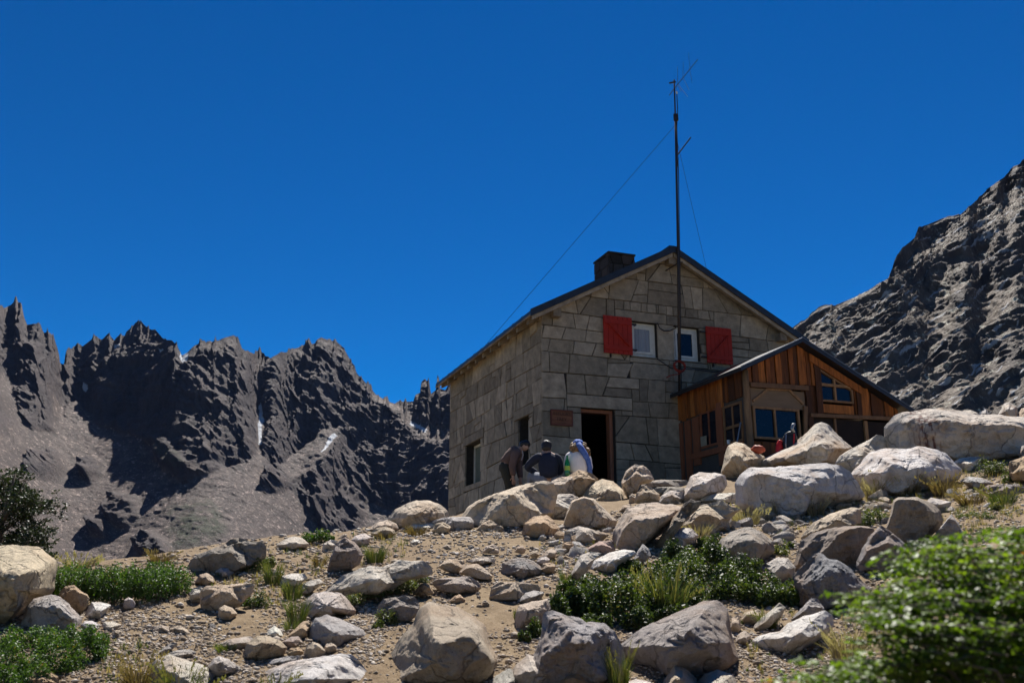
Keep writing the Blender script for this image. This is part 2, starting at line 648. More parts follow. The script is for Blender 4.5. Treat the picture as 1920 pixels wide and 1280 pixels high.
def mountain_material(name, talus, rock, sc):
    m, nt, b = new_mat(name)
    v = coords(nt)
    at = nt.nodes.new('ShaderNodeAttribute')
    at.attribute_name = 'zone'
    sp = nt.nodes.new('ShaderNodeSeparateColor')
    nt.links.new(at.outputs['Color'], sp.inputs[0])
    n1 = noise(nt, v, 0.02 * sc, 8.0, 0.65)
    n2 = noise(nt, v, 0.15 * sc, 8.0, 0.75)
    vv = coords(nt, (1, 1, 0.18))
    n3 = noise(nt, vv, 0.07 * sc, 8.0, 0.7)
    n4 = noise(nt, v, 0.42 * sc, 5.0, 0.75)
    n5 = noise(nt, coords(nt, (1, 1, 1), rot=(0.5, 0.5, 0.3)), 0.05 * sc, 8.0, 0.78)
    ct = ramp(nt, n2, [(0.32, talus[0]), (0.5, talus[1]), (0.68, talus[2])])
    ct = mixc(nt, ramp(nt, n5, [(0.42, 0.7), (0.54, 0.0)]), ct, talus[0])
    ct = mixc(nt, ramp(nt, n4, [(0.57, 0.0), (0.63, 0.75)]), ct, tuple(min(1.0, q * 2.6) for q in talus[2]))
    ct = mixc(nt, ramp(nt, n4, [(0.36, 0.7), (0.42, 0.0)]), ct, tuple(q * 0.6 for q in talus[0]))
    cr = ramp(nt, n3, [(0.3, rock[0]), (0.5, rock[1]), (0.72, rock[2])])
    cr = mixc(nt, ramp(nt, n1, [(0.55, 0.0), (0.68, 0.6)]), cr, (0.09, 0.052, 0.034))
    c = mixc(nt, sp.outputs[0], ct, cr)
    c = mixc(nt, sp.outputs[2], c, mixc(nt, ramp(nt, n2, [(0.45, 0.0), (0.6, 1.0)]), (0.045, 0.06, 0.02), c))
    c = mixc(nt, sp.outputs[1], c, (0.8, 0.82, 0.85))
    nt.links.new(c, b.inputs['Base Color'])
    b.inputs['Roughness'].default_value = 0.75
    b.inputs['Specular IOR Level'].default_value = 0.35
    q = bump(nt, None, noise(nt, v, 0.12 * sc, 12.0, 0.8), 1.0, 4.5 / sc)
    q2 = bump(nt, None, noise(nt, v, 0.5 * sc, 6.0, 0.8), 1.0, 1.8 / sc, q)
    nt.links.new(q2, b.inputs['Normal'])
    return m


LSKY = pts('-300,520 -100,560 0,575 8,580 20,572 30,566 40,566 47,600 52,608 62,605 72,605 82,622 90,620 100,628 108,650 113,680 120,682 128,655 140,650 146,641 155,648 165,640 177,629 190,636 203,624 215,637 224,627 234,632 237,622 248,612 256,603 263,612 268,605 280,616 292,617 305,632 312,637 322,636 333,648 342,666 352,660 365,646 380,641 400,640 410,637 425,631 440,628 448,640 455,655 465,658 478,662 490,658 500,668 507,672 512,667 527,658 537,660 555,652 575,645 590,646 595,635 602,631 612,635 620,637 635,642 645,652 655,670 663,690 672,702 690,720 705,738 725,750 740,755 746,751 760,754 775,752 780,738 788,735 790,715 797,710 806,720 808,738 818,735 820,709 823,709 826,728 835,730 843,725 846,716 850,718 900,720 1100,720')
CLIFFS = [pts(s) for s in (
    '-320,500 0,560 50,590 105,630 115,690 140,750 125,770 105,742 100,805 62,810 38,775 30,722 0,700 -80,720 -320,760',
    '112,690 125,600 260,580 480,620 700,640 705,738 690,745 655,795 600,805 560,842 525,874 500,871 489,845 470,858 455,872 440,866 400,882 350,907 335,907 300,847 262,822 215,803 190,803 165,775 150,762',
    '690,750 735,765 758,795 790,822 830,835 860,800 870,970 800,968 700,942 640,965 600,995 560,930 540,905 600,868 640,812',
    '748,758 770,740 790,700 900,700 1120,700 1120,860 850,800 800,795',
    '205,930 235,925 262,940 266,970 245,985 215,980 203,955', '172,975 190,965 208,980 205,1008 180,1005', '255,1010 285,1000 315,1015 325,1045 270,1045 258,1030',
    '150,868 185,862 192,890 170,900 150,890', '296,835 325,830 345,870 330,885 300,868', '500,880 530,872 545,910 520,925 500,912', '590,945 640,930 690,960 670,1005 610,1000',
    '60,855 110,850 125,880 90,900 60,885', '-60,760 20,745 30,800 -20,830 -60,820')]
SNOW = [pts(s) for s in ('340,662 352,661 356,672 350,684 343,676', '484,760 492,758 493,800 491,832 485,832 486,795', '158,720 164,722 160,735 155,730',
                         '612,825 628,812 633,818 615,835 600,850', '770,788 800,805 796,809 768,796', '300,655 308,652 306,659 300,661', '214,646 226,648 224,654 213,652')]
GREEN = [pts(s) for s in ('305,960 400,930 430,1000 330,1030', '300,845 350,860 350,880 320,880')]


CRAG = [None]


def left_slope(PX, R):
    w = np.stack([PX / 26.0, R / 26.0, PX * 0], -1)
    wx = PX + 9 * fbm(w, 3, 21)
    wy = R + 9 * fbm(w, 3, 22)
    cl = np.zeros(PX.shape)
    crag = np.zeros(PX.shape)
    for i, p in enumerate(CLIFFS):
        if i < 4:
            cl = np.maximum(cl, inpoly(wx, wy, p))
        else:
            crag = np.maximum(crag, inpoly(wx, wy, p))
    cl = np.where(inpoly(PX, R, pts('480,756 493,756 495,850 482,850')), 0, cl)
    clb = blur(cl, 1.2, 1.0)
    stri = fbm(np.stack([PX / 9.0 + R / 60.0, R / 46.0, PX * 0 + 3], -1), 4, 31)
    led = fbm(np.stack([PX / 22.0, R / 7.0, PX * 0 + 8], -1), 4, 33)
    tal = fbm(np.stack([(PX + R) / 13.0, (R - PX * 0.4) / 5.0, PX * 0], -1), 4, 35)
    s = clb * (50.5 + 2 * stri + 7 * led) + (1 - clb) * (34 + 1.5 * tal)
    sn = np.zeros(PX.shape)
    for p in SNOW:
        sn = np.maximum(sn, inpoly(wx * 0.4 + PX * 0.6, wy * 0.4 + R * 0.6, p))
    gr = np.zeros(PX.shape)
    for p in GREEN:
        gr = np.maximum(gr, inpoly(wx, wy, p))
    s = np.where(sn > 0, np.minimum(s, 42), s)
    CRAG[0] = blur(crag, 2.5, 2.5)
    return np.clip(s, 18, 86), np.stack([np.maximum(clb, CRAG[0]), sn, blur(gr, 4, 4) * 0.8], -1)


def left_rough(PX, R, P, A):
    cl = A[..., 0][..., None]
    w = 6 * fbm(P / 40.0, 3, 139)[..., None]
    Q = P + w
    f0 = fbm(Q / np.array([34.0, 34.0, 120.0]), 3, 141, True)
    f1 = fbm(Q / np.array([13.0, 13.0, 55.0]), 4, 143, True)
    f2 = fbm(Q / np.array([4.6, 4.6, 15.0]), 3, 145, True)
    l1 = fbm(P / np.array([26.0, 26.0, 6.5]), 3, 147, True)
    n3 = fbm(P / 2.6, 3, 161)
    t1 = fbm(P / 24.0, 4, 171)
    t2 = fbm(P / 7.5, 4, 173, True)
    out = np.array([-0.15, -1.0, 0.30])
    d = A[..., 0] * (4.5 * f0 + 5.4 * f1 + 2.6 * f2 + 2.0 * l1 + 1.0 * n3 - 3.5) + (1 - A[..., 0]) * (2.0 * t1 + 1.0 * t2 + 0.55 * n3) + CRAG[0] * 8.0
    return d[..., None] * out


M['range'] = mountain_material('far rocky range', ((0.055, 0.037, 0.031), (0.135, 0.096, 0.080), (0.24, 0.18, 0.152)), ((0.027, 0.018, 0.021), (0.068, 0.047, 0.047), (0.135, 0.094, 0.079)), 1.0)
rangeo = mountain('mountain_range', -260, 1000, 1.6, LSKY, 1120.0, 300, left_slope, lambda x: 400 + 0.12 * x + 25 * np.sin(x / 90.0), left_rough, M['range'], 6.0, 15.0)
tag(rangeo, 'jagged dark rocky mountain range with pale scree beyond the slope', 'mountain', kind='structure')

RSKY = pts('1300,700 1400,660 1470,625 1495,607 1510,600 1520,590 1535,575 1548,570 1565,572 1600,557 1625,545 1650,530 1668,520 1675,495 1682,478 1695,463 1715,447 1722,430 1745,418 1770,408 1800,402 1815,390 1835,372 1850,358 1858,350 1885,330 1900,312 1912,308 1922,297 2000,240 2300,100')


def right_slope(PX, R):
    a = math.radians(32)
    al = (PX * math.cos(a) - R * math.sin(a))
    ac = (PX * math.sin(a) + R * math.cos(a))
    wob = 10 * fbm(np.stack([PX / 60.0, R / 60.0, PX * 0], -1), 3, 51)
    st = fbm(np.stack([al / 55.0, (ac + wob) / 8.0, PX * 0], -1), 4, 53)
    bg = fbm(np.stack([al / 90.0, ac / 34.0, PX * 0], -1), 4, 55)
    fn = fbm(np.stack([al / 34.0, (ac + wob) / 4.4, PX * 0], -1), 4, 57)
    s = 39.5 + 6 * st + 5 * bg + 0 * fn
    edge = np.exp(-((R - np.interp(PX, RSKY[:, 0], RSKY[:, 1])) / 22.0) ** 2)
    s = s + 14 * edge
    sn = ((st + 0.5 * bg + 0.3 * fn) < -0.52).astype(float)
    rock = blur(np.clip(0.45 + 2.2 * (bg + 0.5 * st), 0, 1), 3, 3)
    s = s + 9 * (rock - 0.5)
    low = np.clip((R - 735) / 30.0, 0, 1) * 0
    return np.clip(s, 20, 84), np.stack([rock, np.clip((fn + 0.3 * st - 0.42) * 8, 0, 0.8), low], -1)


def right_rough(PX, R, P, A):
    a = np.array([0.80, 0.35, 0.48])
    a /= np.linalg.norm(a)
    b_ = np.cross(a, [0, 0, 1.0])
    b_ /= np.linalg.norm(b_)
    c_ = np.cross(b_, a)
    q = np.stack([P @ a, P @ b_, P @ c_], -1)
    q = q + 3 * np.stack([fbm(P / 25.0 + 7 * i, 3, 181 + i) for i in range(3)], -1)
    n1 = fbm(q / np.array([46.0, 12.0, 4.6]), 4, 185, True)
    n2 = fbm(q / np.array([17.0, 4.5, 1.15]), 4, 187, True)
    n3 = fbm(q / np.array([4.5, 1.6, 0.45]), 3, 189, True)
    n4 = fbm(P / 1.3, 3, 190, True)
    out = np.array([-0.45, -0.75, 0.45])
    return ((1.5 * n1 + 0.95 * n2 + 0.42 * n3) * (0.6 + 0.6 * A[..., 0]) + 0.3 * n4)[..., None] * out


M['flank'] = mountain_material('near rocky flank', ((0.10, 0.075, 0.058), (0.26, 0.20, 0.15), (0.46, 0.385, 0.31)), ((0.04, 0.033, 0.034), (0.12, 0.098, 0.09), (0.26, 0.22, 0.195)), 2.2)
flank = mountain('mountain_flank', 1380, 2240, 1.6, RSKY, 812.0, 300, right_slope, lambda x: 95 + 0.02 * (x - 1400), right_rough, M['flank'], 2.2, 4.0)
tag(flank, 'steep streaked rocky mountainside rising behind the wooden annexe', 'mountain', kind='structure')

# ------------------------------------------------------------------ stone hut
PHI = math.radians(20.0)
UH = np.array([math.cos(PHI), math.sin(PHI), 0.0])      # along the gable, to the right
VH = np.array([-math.sin(PHI), math.cos(PHI), 0.0])     # along the left wall, away
DC = 21.0                                               # horizontal distance of the near corner
_d = ray(1018, 700)
C0 = np.array([_d[0] / _d[1] * DC, DC, 2.0])            # near corner on the ground


def on_plane(px, row, v):
    """(u, w) of the point where a pixel's ray meets the vertical plane v = const of the hut"""
    d = ray(px, row)
    t = (np.dot(C0, VH) + v) / np.dot(d, VH)
    q = d * t - C0
    return float(np.dot(q, UH)), float(q[2])


def on_side(px, row, u):
    d = ray(px, row)
    t = (np.dot(C0, UH) + u) / np.dot(d, UH)
    q = d * t - C0
    return float(np.dot(q, VH)), float(q[2])


HL = on_side(845, 820, 0.0)[0]                           # length of the left wall
UA, WA = on_plane(1262, 466, -0.30)                      # ridge in the plane of the verge
UE, WE = on_plane(1000, 582, -0.30)                      # eave corner of the verge
PITCHR = (WA - WE) / (UA - UE)
HW = 2 * UA                                              # gable width
WTOP = WA - 0.12                                         # underside of the roof at the ridge


def roof_w(u):
    return WTOP - PITCHR * abs(u - UA)


def clip_poly(poly, nx, ny, c):
    """keep nx*x + ny*y <= c"""
    out = []
    n = len(poly)
    for i in range(n):
        a, b_ = poly[i], poly[(i + 1) % n]
        da, db = nx * a[0] + ny * a[1] - c, nx * b_[0] + ny * b_[1] - c
        if da <= 0:
            out.append(a)
        if (da < 0 < db) or (db < 0 < da):
            t = da / (da - db)
            out.append((a[0] + t * (b_[0] - a[0]), a[1] + t * (b_[1] - a[1])))
    return out


def area(p):
    return 0.5 * sum(p[i][0] * p[(i + 1) % len(p)][1] - p[(i + 1) % len(p)][0] * p[i][1] for i in range(len(p))) if len(p) > 2 else 0


def shrink(poly, d):
    if area(poly) < 0:
        poly = poly[::-1]
    out = list(poly)
    n = len(poly)
    for i in range(n):
        a, b_ = poly[i], poly[(i + 1) % n]
        ex, ey = b_[0] - a[0], b_[1] - a[1]
        L = math.hypot(ex, ey)
        if L < 1e-6:
            continue
        nx, ny = ey / L, -ex / L
        out = clip_poly(out, nx, ny, nx * a[0] + ny * a[1] - d)
        if len(out) < 3:
            return []
    return out


def minus_rect(poly, r):
    x0, x1, y0, y1 = r
    res = []
    hit = clip_poly(poly, -1, 0, -x0)
    for a in ((1, 0, x1), (0, -1, -y0), (0, 1, y1)):
        if len(hit) > 2:
            hit = clip_poly(hit, *a)
    if len(hit) < 3 or abs(area(hit)) < 1e-4:
        return [poly]
    left = clip_poly(poly, 1, 0, x0)
    right = clip_poly(poly, -1, 0, -x1)
    midp = clip_poly(clip_poly(poly, -1, 0, -x0), 1, 0, x1) if poly else []
    bot = clip_poly(midp, 0, 1, y0) if len(midp) > 2 else []
    top = clip_poly(midp, 0, -1, -y1) if len(midp) > 2 else []
    for q in (left, right, bot, top):
        if len(q) > 2 and abs(area(q)) > 0.012:
            res.append(q)
    return res


def masonry(domain, holes, courses, blockw, jit, seed, joint=0.016, asp=3.2):
    """irregular squared rubble: cells around jittered course points, cut round the openings"""
    rr = random.Random(seed)
    x0 = min(p[0] for p in domain)
    x1 = max(p[0] for p in domain)
    y0 = min(p[1] for p in domain)
    y1 = max(p[1] for p in domain)
    pts_ = []
    y = y0 - 0.3
    while y < y1 + 0.4:
        h = courses * rr.uniform(0.72, 1.3)
        x = x0 - rr.uniform(0.2, 0.9)
        while x < x1 + 0.8:
            wv = blockw * rr.choice([0.55, 0.75, 1.0, 1.0, 1.25, 1.5])
            pts_.append((x + wv / 2 + rr.uniform(-jit, jit) * wv * 0.6, y + h / 2 + rr.uniform(-jit, jit) * h * rr.choice([0.25, 0.5, 1.1])))
            x += wv
        y += h
    cells = []
    for i, a in enumerate(pts_):
        cell = list(domain)
        for j, b_ in enumerate(pts_):
            if i == j or abs(a[0] - b_[0]) > 2.4 or abs(a[1] - b_[1]) > 1.6:
                continue
            nx, ny = b_[0] - a[0], (b_[1] - a[1]) * asp
            c_ = nx * (a[0] + b_[0]) / 2 + ny * (a[1] + b_[1]) / 2
            cell = clip_poly(cell, nx, ny, c_)
            if len(cell) < 3:
                break
        if len(cell) > 2 and abs(area(cell)) > 0.01:
            cells.append(cell)
    for h in holes:
        nxt = []
        for c_ in cells:
            nxt += minus_rect(c_, h)
        cells = nxt
    return [s for s in (shrink(c_, joint * rr.uniform(0.7, 1.3)) for c_ in cells) if len(s) > 2 and abs(area(s)) > 0.008]


def coursed(domain, holes, ch, bw, seed, joint, slope=0.03):
    """roughly coursed squared rubble: courses of uneven height cut by leaning joints, some blocks split again"""
    rr = random.Random(seed)
    x0, x1 = min(p[0] for p in domain), max(p[0] for p in domain)
    y0, y1 = min(p[1] for p in domain), max(p[1] for p in domain)
    lines = []
    y = y0 - 0.1
    while y < y1 + 0.5:
        lines.append((y, rr.uniform(-slope, slope)))
        y += ch * rr.uniform(0.7, 1.45)
    cells = []
    for (ya, sa), (yb, sb) in zip(lines[:-1], lines[1:]):
        x = x0 - rr.uniform(0.1, 0.5)
        ta = tb = 0.0
        while x < x1:
            wv = bw * rr.choice([0.45, 0.7, 0.85, 1.0, 1.1, 1.3, 1.6])
            na, nb = rr.gauss(0, 0.05), rr.gauss(0, 0.05)
            if rr.random() < 0.2:
                na += rr.choice([-0.14, 0.14])
            q = [(x + ta, ya + sa * (x - x0)), (x + wv + na, ya + sa * (x + wv - x0)), (x + wv + nb, yb + sb * (x + wv - x0)), (x + tb, yb + sb * (x - x0))]
            parts = [q]
            if rr.random() < 0.15 and yb - ya > 0.36:          # two stones instead of one
                yc = ya + (yb - ya) * rr.uniform(0.35, 0.7)
                tl = rr.uniform(-0.12, 0.12)
                c_ = yc + sa * (x - x0)
                parts = [clip_poly(q, -tl, 1, c_ - tl * x), clip_poly(q, tl, -1, -(c_ - tl * x))]
            elif rr.random() < 0.22:                          # corner stone let into a bigger one
                k_ = rr.choice([-1, 1])
                cx_, cy_ = x + wv * 0.5, (ya + yb) / 2 + sa * (x - x0)
                nx_, ny_ = k_ * rr.uniform(0.6, 1.0), rr.uniform(0.5, 0.9)
                o_ = nx_ * cx_ + ny_ * cy_ + rr.uniform(0.06, 0.16)
                parts = [clip_poly(q, nx_, ny_, o_), clip_poly(q, -nx_, -ny_, -o_)]
            cells += [p for p in parts if len(p) > 2]
            x += wv
            ta, tb = na, nb
    out = []
    dom = domain if area(domain) > 0 else domain[::-1]
    for c_ in cells:
        for i in range(len(dom)):
            a, b_ = dom[i], dom[(i + 1) % len(dom)]
            ex, ey = b_[0] - a[0], b_[1] - a[1]
            L = math.hypot(ex, ey)
            c_ = clip_poly(c_, ey / L, -ex / L, (ey * a[0] - ex * a[1]) / L)
            if len(c_) < 3:
                break
        if len(c_) > 2 and abs(area(c_)) > 0.006:
            out.append(c_)
    for h in holes:
        nxt = []
        for c_ in out:
            nxt += minus_rect(c_, h)
        out = nxt
    return [s for s in (shrink(c_, joint * rr.uniform(0.6, 1.5)) for c_ in out) if len(s) > 2 and abs(area(s)) > 0.005]


def emit_blocks(mb, cells, to3, seed, depth=0.045):
    rr = random.Random(seed)
    for c_ in cells:
        if area(c_) < 0:
            c_ = c_[::-1]
        cx = sum(p[0] for p in c_) / len(c_)
        cy = sum(p[1] for p in c_) / len(c_)
        inner = shrink(c_, 0.004)
        if len(inner) < 3:
            continue
        mb.tone = rr.random()
        d = depth * rr.uniform(0.75, 1.25)
        tx, ty = rr.uniform(-0.02, 0.02), rr.uniform(-0.03, 0.03)
        n = len(inner)
        # ring at the mortar, ring at the face, face
        ring0, ring1 = [], []
        for p in inner:
            q = (cx + (p[0] - cx) * 1.0, cy + (p[1] - cy) * 1.0)
            L = math.hypot(q[0] - cx, q[1] - cy) + 1e-6
            k = 1 + 0.008 / L
            ring0.append(to3(cx + (q[0] - cx) * k, cy + (q[1] - cy) * k, -0.01))
            ring1.append(to3(q[0], q[1], d + tx * (q[0] - cx) + ty * (q[1] - cy)))
        mb.add(ring0 + ring1, [tuple(range(n, 2 * n))] + [(i, (i + 1) % n, n + (i + 1) % n, n + i) for i in range(n)])


M['wallstone'] = tone_mat('grey granite masonry', [(0.0, (0.205, 0.170, 0.124)), (0.35, (0.275, 0.23, 0.168)), (0.7, (0.325, 0.274, 0.204)), (1.0, (0.41, 0.34, 0.25))],
                          rough=0.9, scale=5.0, bstr=0.9, bdist=0.022, grain=0.5)
M['mortar'] = simple('dark mortar', (0.035, 0.031, 0.027), (0.02, 0.018, 0.016), rough=0.95, scale=12, bstr=0.6)
M['metal_roof'] = simple('black sheet roof', (0.035, 0.037, 0.042), (0.02, 0.02, 0.024), rough=0.38, scale=5, metal=0.4, bstr=0.1, spec=0.6)
M['pale_wood'] = tone_mat('weathered pale timber', [(0.0, (0.20, 0.16, 0.115)), (1.0, (0.36, 0.30, 0.225))], scale=6.0, stretch=(1, 1, 1), bstr=0.5, grain=0.5)
M['white_paint'] = simple('white window paint', (0.66, 0.64, 0.58), (0.52, 0.50, 0.45), rough=0.55, scale=9, bstr=0.15)
M['red_paint'] = simple('red shutter paint', (0.36, 0.018, 0.006), (0.26, 0.012, 0.005), rough=0.75, scale=7, bstr=0.25, bdist=0.004)
M['red_wood'] = simple('reddish door timber', (0.33, 0.13, 0.065), (0.20, 0.075, 0.04), rough=0.6, scale=6, stretch=(6, 6, 0.6), bstr=0.3)
M['glass'] = simple('dark window glass', (0.010, 0.012, 0.022), (0.006, 0.008, 0.014), rough=0.08, scale=3, spec=0.4)
M['glass_pale'] = simple('milky window glass', (0.16, 0.19, 0.16), (0.11, 0.13, 0.11), rough=0.25, scale=3)
M['curtain'] = simple('pale curtain cloth', (0.30, 0.33, 0.37), (0.20, 0.22, 0.26), rough=0.9, scale=3, stretch=(9, 1, 0.2), bstr=0.4)
M['dark_metal'] = simple('dark painted steel', (0.03, 0.03, 0.034), (0.05, 0.035, 0.028), rough=0.5, metal=0.5, scale=8)
M['grey_metal'] = simple('galvanised steel', (0.30, 0.31, 0.32), (0.2, 0.21, 0.22), rough=0.4, metal=0.8, scale=8)
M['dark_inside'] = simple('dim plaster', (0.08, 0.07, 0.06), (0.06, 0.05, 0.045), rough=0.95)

hut = empty('stone_hut', tuple(C0), PHI)
tag(hut, 'two storey grey stone mountain hut with red shutters and black roof', 'hut')

# openings on the gable
def gr(pxa, ra, pxb, rb, v=0.0):
    u0, w1 = on_plane(pxa, ra, v)
    u1, w0 = on_plane(pxb, rb, v)
    return (u0, u1, w0, w1)


WIN_L = gr(1181, 602, 1233, 671)
WIN_R = gr(1262, 612, 1313, 681)
WIN_L = (WIN_L[0], WIN_L[1], WIN_L[2], WIN_L[3])
WIN_R = (WIN_R[0], WIN_R[1], WIN_L[2], WIN_L[3])
DOOR = gr(1089, 764, 1156, 900)
DOOR = (DOOR[0], DOOR[1], -0.6, DOOR[3])
DOORTOP = DOOR[3]
fixed = []
uL0, uR1 = WIN_L[0], WIN_R[1]
umid = (WIN_L[1] + WIN_R[0]) / 2
wl_, wh_ = WIN_L[2], WIN_L[3]
fixed.append((uL0 - 0.42, umid + 0.05, wh_, wh_ + 0.26))
fixed.append((umid + 0.05, uR1 + 0.45, wh_, wh_ + 0.25))
fixed.append((WIN_L[1], WIN_R[0], wl_ - 0.04, wh_))
fixed.append((uL0 - 0.05, WIN_L[1] + 0.30, wl_ - 0.17, wl_ - 0.04))
fixed.append((WIN_R[0] - 0.06, uR1 + 0.20, wl_ - 0.17, wl_ - 0.04))
fixed.append((DOOR[0] - 0.36, DOOR[1] + 0.46, DOORTOP, DOORTOP + 0.31))
gable = [(0.0, -1.2), (HW, -1.2), (HW, roof_w(HW)), (UA, WTOP), (0.0, roof_w(0.0))]
holes = [WIN_L, WIN_R, DOOR]
cells = coursed([(-0.045, -1.2), (HW + 0.045, -1.2), (HW + 0.045, roof_w(HW)), (UA, WTOP), (-0.045, roof_w(0.0))], holes + fixed, 0.43, 0.60, 11, 0.007)
for r in fixed:
    cells.append(shrink([(r[0], r[2]), (r[1], r[2]), (r[1], r[3]), (r[0], r[3])], 0.008))
mb = MB()
emit_blocks(mb, cells, lambda a, b_, o: (a, -0.0 - o, b_), 5, 0.034)
# left wall
FARW = (on_side(875, 830, 0)[0], on_side(903, 830, 0)[0])
wA = on_side(889, 829, 0)[1]
wB = on_side(889, 906, 0)[1]
NEARW = (on_side(975, 800, 0)[0], on_side(994, 800, 0)[0])
SW1 = (min(FARW), max(FARW), wB, wA)
SW2 = (min(NEARW), max(NEARW), wB, wA)
wl_eave = roof_w(0.0)
side_dom = [(0.0, -1.2), (HL, -1.2), (HL, wl_eave), (0.0, wl_eave)]
sfix = [(SW1[0] - 0.3, SW1[1] + 0.25, SW1[3], SW1[3] + 0.25), (SW2[0] - 0.3, SW2[1] + 0.3, SW2[3], SW2[3] + 0.25),
        (SW1[0] - 0.12, SW1[1] + 0.12, SW1[2] - 0.16, SW1[2])]
cells = coursed(side_dom, [SW1, SW2] + sfix, 0.46, 0.52, 23, 0.006, 0.05)
for r in sfix:
    cells.append(shrink([(r[0], r[2]), (r[1], r[2]), (r[1], r[3]), (r[0], r[3])], 0.008))
emit_blocks(mb, cells, lambda a, b_, o: (-o, a, b_), 6, 0.04)
# right wall and back wall (plain courses, out of sight)
cells = masonry(side_dom, [], 0.5, 0.9, 0.3, 29)
emit_blocks(mb, cells, lambda a, b_, o: (HW + o, a, b_), 7)
blocks = mb.build('stone_facing', M['wallstone'], hut)


def wall_cells(domain, rects):
    xs_ = sorted(set([p[0] for p in domain] + [r[0] for r in rects] + [r[1] for r in rects]))
    ys_ = sorted(set([min(p[1] for p in domain), max(p[1] for p in domain)] + [r[2] for r in rects] + [r[3] for r in rects]))
    out = []
    for i in range(len(xs_) - 1):
        for j in range(len(ys_) - 1):
            cx, cy = (xs_[i] + xs_[i + 1]) / 2, (ys_[j] + ys_[j + 1]) / 2
            if any(r[0] < cx < r[1] and r[2] < cy < r[3] for r in rects):
                continue
            p = clip_poly(clip_poly(clip_poly(clip_poly(domain, -1, 0, -xs_[i]), 1, 0, xs_[i + 1]), 0, -1, -ys_[j]), 0, 1, ys_[j + 1])
            if len(p) > 2 and abs(area(p)) > 1e-4:
                out.append(p)
    return out


mb = MB()
for p in wall_cells(gable, holes):
    mb.prism([(q[0], 0.0, q[1]) for q in p], (0, 0.42, 0))
for p in wall_cells([(0.43, -1.2), (HL, -1.2), (HL, wl_eave), (0.43, wl_eave)], [SW1, SW2]):
    mb.prism([(0.0, q[0], q[1]) for q in p], (0.42, 0, 0))
mb.prism([(HW - 0.42, 0.43, -1.2), (HW - 0.42, HL, -1.2), (HW - 0.42, HL, wl_eave), (HW - 0.42, 0.43, wl_eave)], (0.42, 0, 0))
mb.prism([(0.43, HL - 0.42, -1.2), (HW - 0.43, HL - 0.42, -1.2), (HW - 0.43, HL - 0.42, roof_w(0.43)), (UA, HL - 0.42, WTOP), (0.43, HL - 0.42, roof_w(0.43))], (0, 0.42, 0))
mb.build('wall', M['mortar'], hut)
mb = MB()
mb.box(0.43, HW - 0.43, 0.43, HL - 0.43, -0.12, 0.0)
mb.box(0.43, HW - 0.43, 0.43, HL - 0.43, DOORTOP + 0.25, DOORTOP + 0.4)
mb.build('inner_floor', M['dark_inside'], hut)

# roof
RO, EO = 0.32, 0.42          # verge and eave overhangs
def roof_panel(mbx, sgn, t0, t1, ua, ub, va, vb):
    """slab between heights t0..t1 above the roof line from |u-UA| = ua to ub"""
    pts_ = []
    for d in (ua, ub):
        pts_.append((UA + sgn * d, va, WTOP - PITCHR * d))
    a, b_ = pts_
    mbx.prism([(a[0], va, a[2] + t0), (b_[0], va, b_[2] + t0), (b_[0], va, b_[2] + t1), (a[0], va, a[2] + t1)], (0, vb - va, 0))


half = UA
roof_mb = MB()
for sgn in (-1, 1):
    roof_panel(roof_mb, sgn, 0.075, 0.15, 0.0, half + EO, -RO, HL + RO)
    # standing seams
    y = -RO + 0.05
    while y < HL + RO:
        roof_panel(roof_mb, sgn, 0.152, 0.175, 0.02, half + EO - 0.02, y, y + 0.03)
        y += 0.62
roof_mb.box(UA - 0.12, UA + 0.12, -RO - 0.01, HL + RO + 0.01, WTOP + 0.105, WTOP + 0.18)
roof = roof_mb.build('roof', M['metal_roof'], hut)
mb = MB()
for sgn in (-1, 1):
    k = 0
    y = -RO + 0.012
    while y < HL + RO - 0.02:
        mb.tone = rng.random()
        roof_panel(mb, sgn, 0.03, 0.072, 0.0, half + EO - 0.015, y, y + 0.165)
        y += 0.172
mb.build('roof_boarding', M['pale_wood'], roof)
for sgn in (-1, 1):
    mb = MB()
    mb.tone = 0.75
    roof_panel(mb, sgn, -0.085, 0.012, 0.02, half + EO - 0.05, -RO + 0.02, -RO + 0.065)
    mb.build('barge_board', M['pale_wood'], roof)
    mb = MB()
    roof_panel(mb, sgn, 0.014, 0.185, 0.0, half + EO + 0.01, -RO - 0.022, -RO - 0.003)
    mb.build('verge_flashing', M['metal_roof'], roof)
k = 0
y = 0.12
while y < HL - 0.05:
    for sgn in (-1, 1):
        mb = MB()
        mb.tone = rng.random() * 0.6
        d0, d1 = half - 0.25, half + EO - 0.10
        wdt = 0.085 + 0.03 * rng.random()
        roof_panel(mb, sgn, -0.105, 0.028, d0, d1, y, y + wdt)
        mb.build('rafter_end', M['pale_wood'], roof)
    y += 0.62 + 0.08 * rng.random()
for u_ in (0.28, UA, HW - 0.28):
    mb = MB()
    mb.tone = 0.15
    w_ = roof_w(u_)
    mb.box(u_ - 0.10, u_ + 0.10, -RO + 0.07, 0.05, w_ - 0.27, w_ - 0.07)
    mb.build('purlin_end', M['pale_wood'], roof)
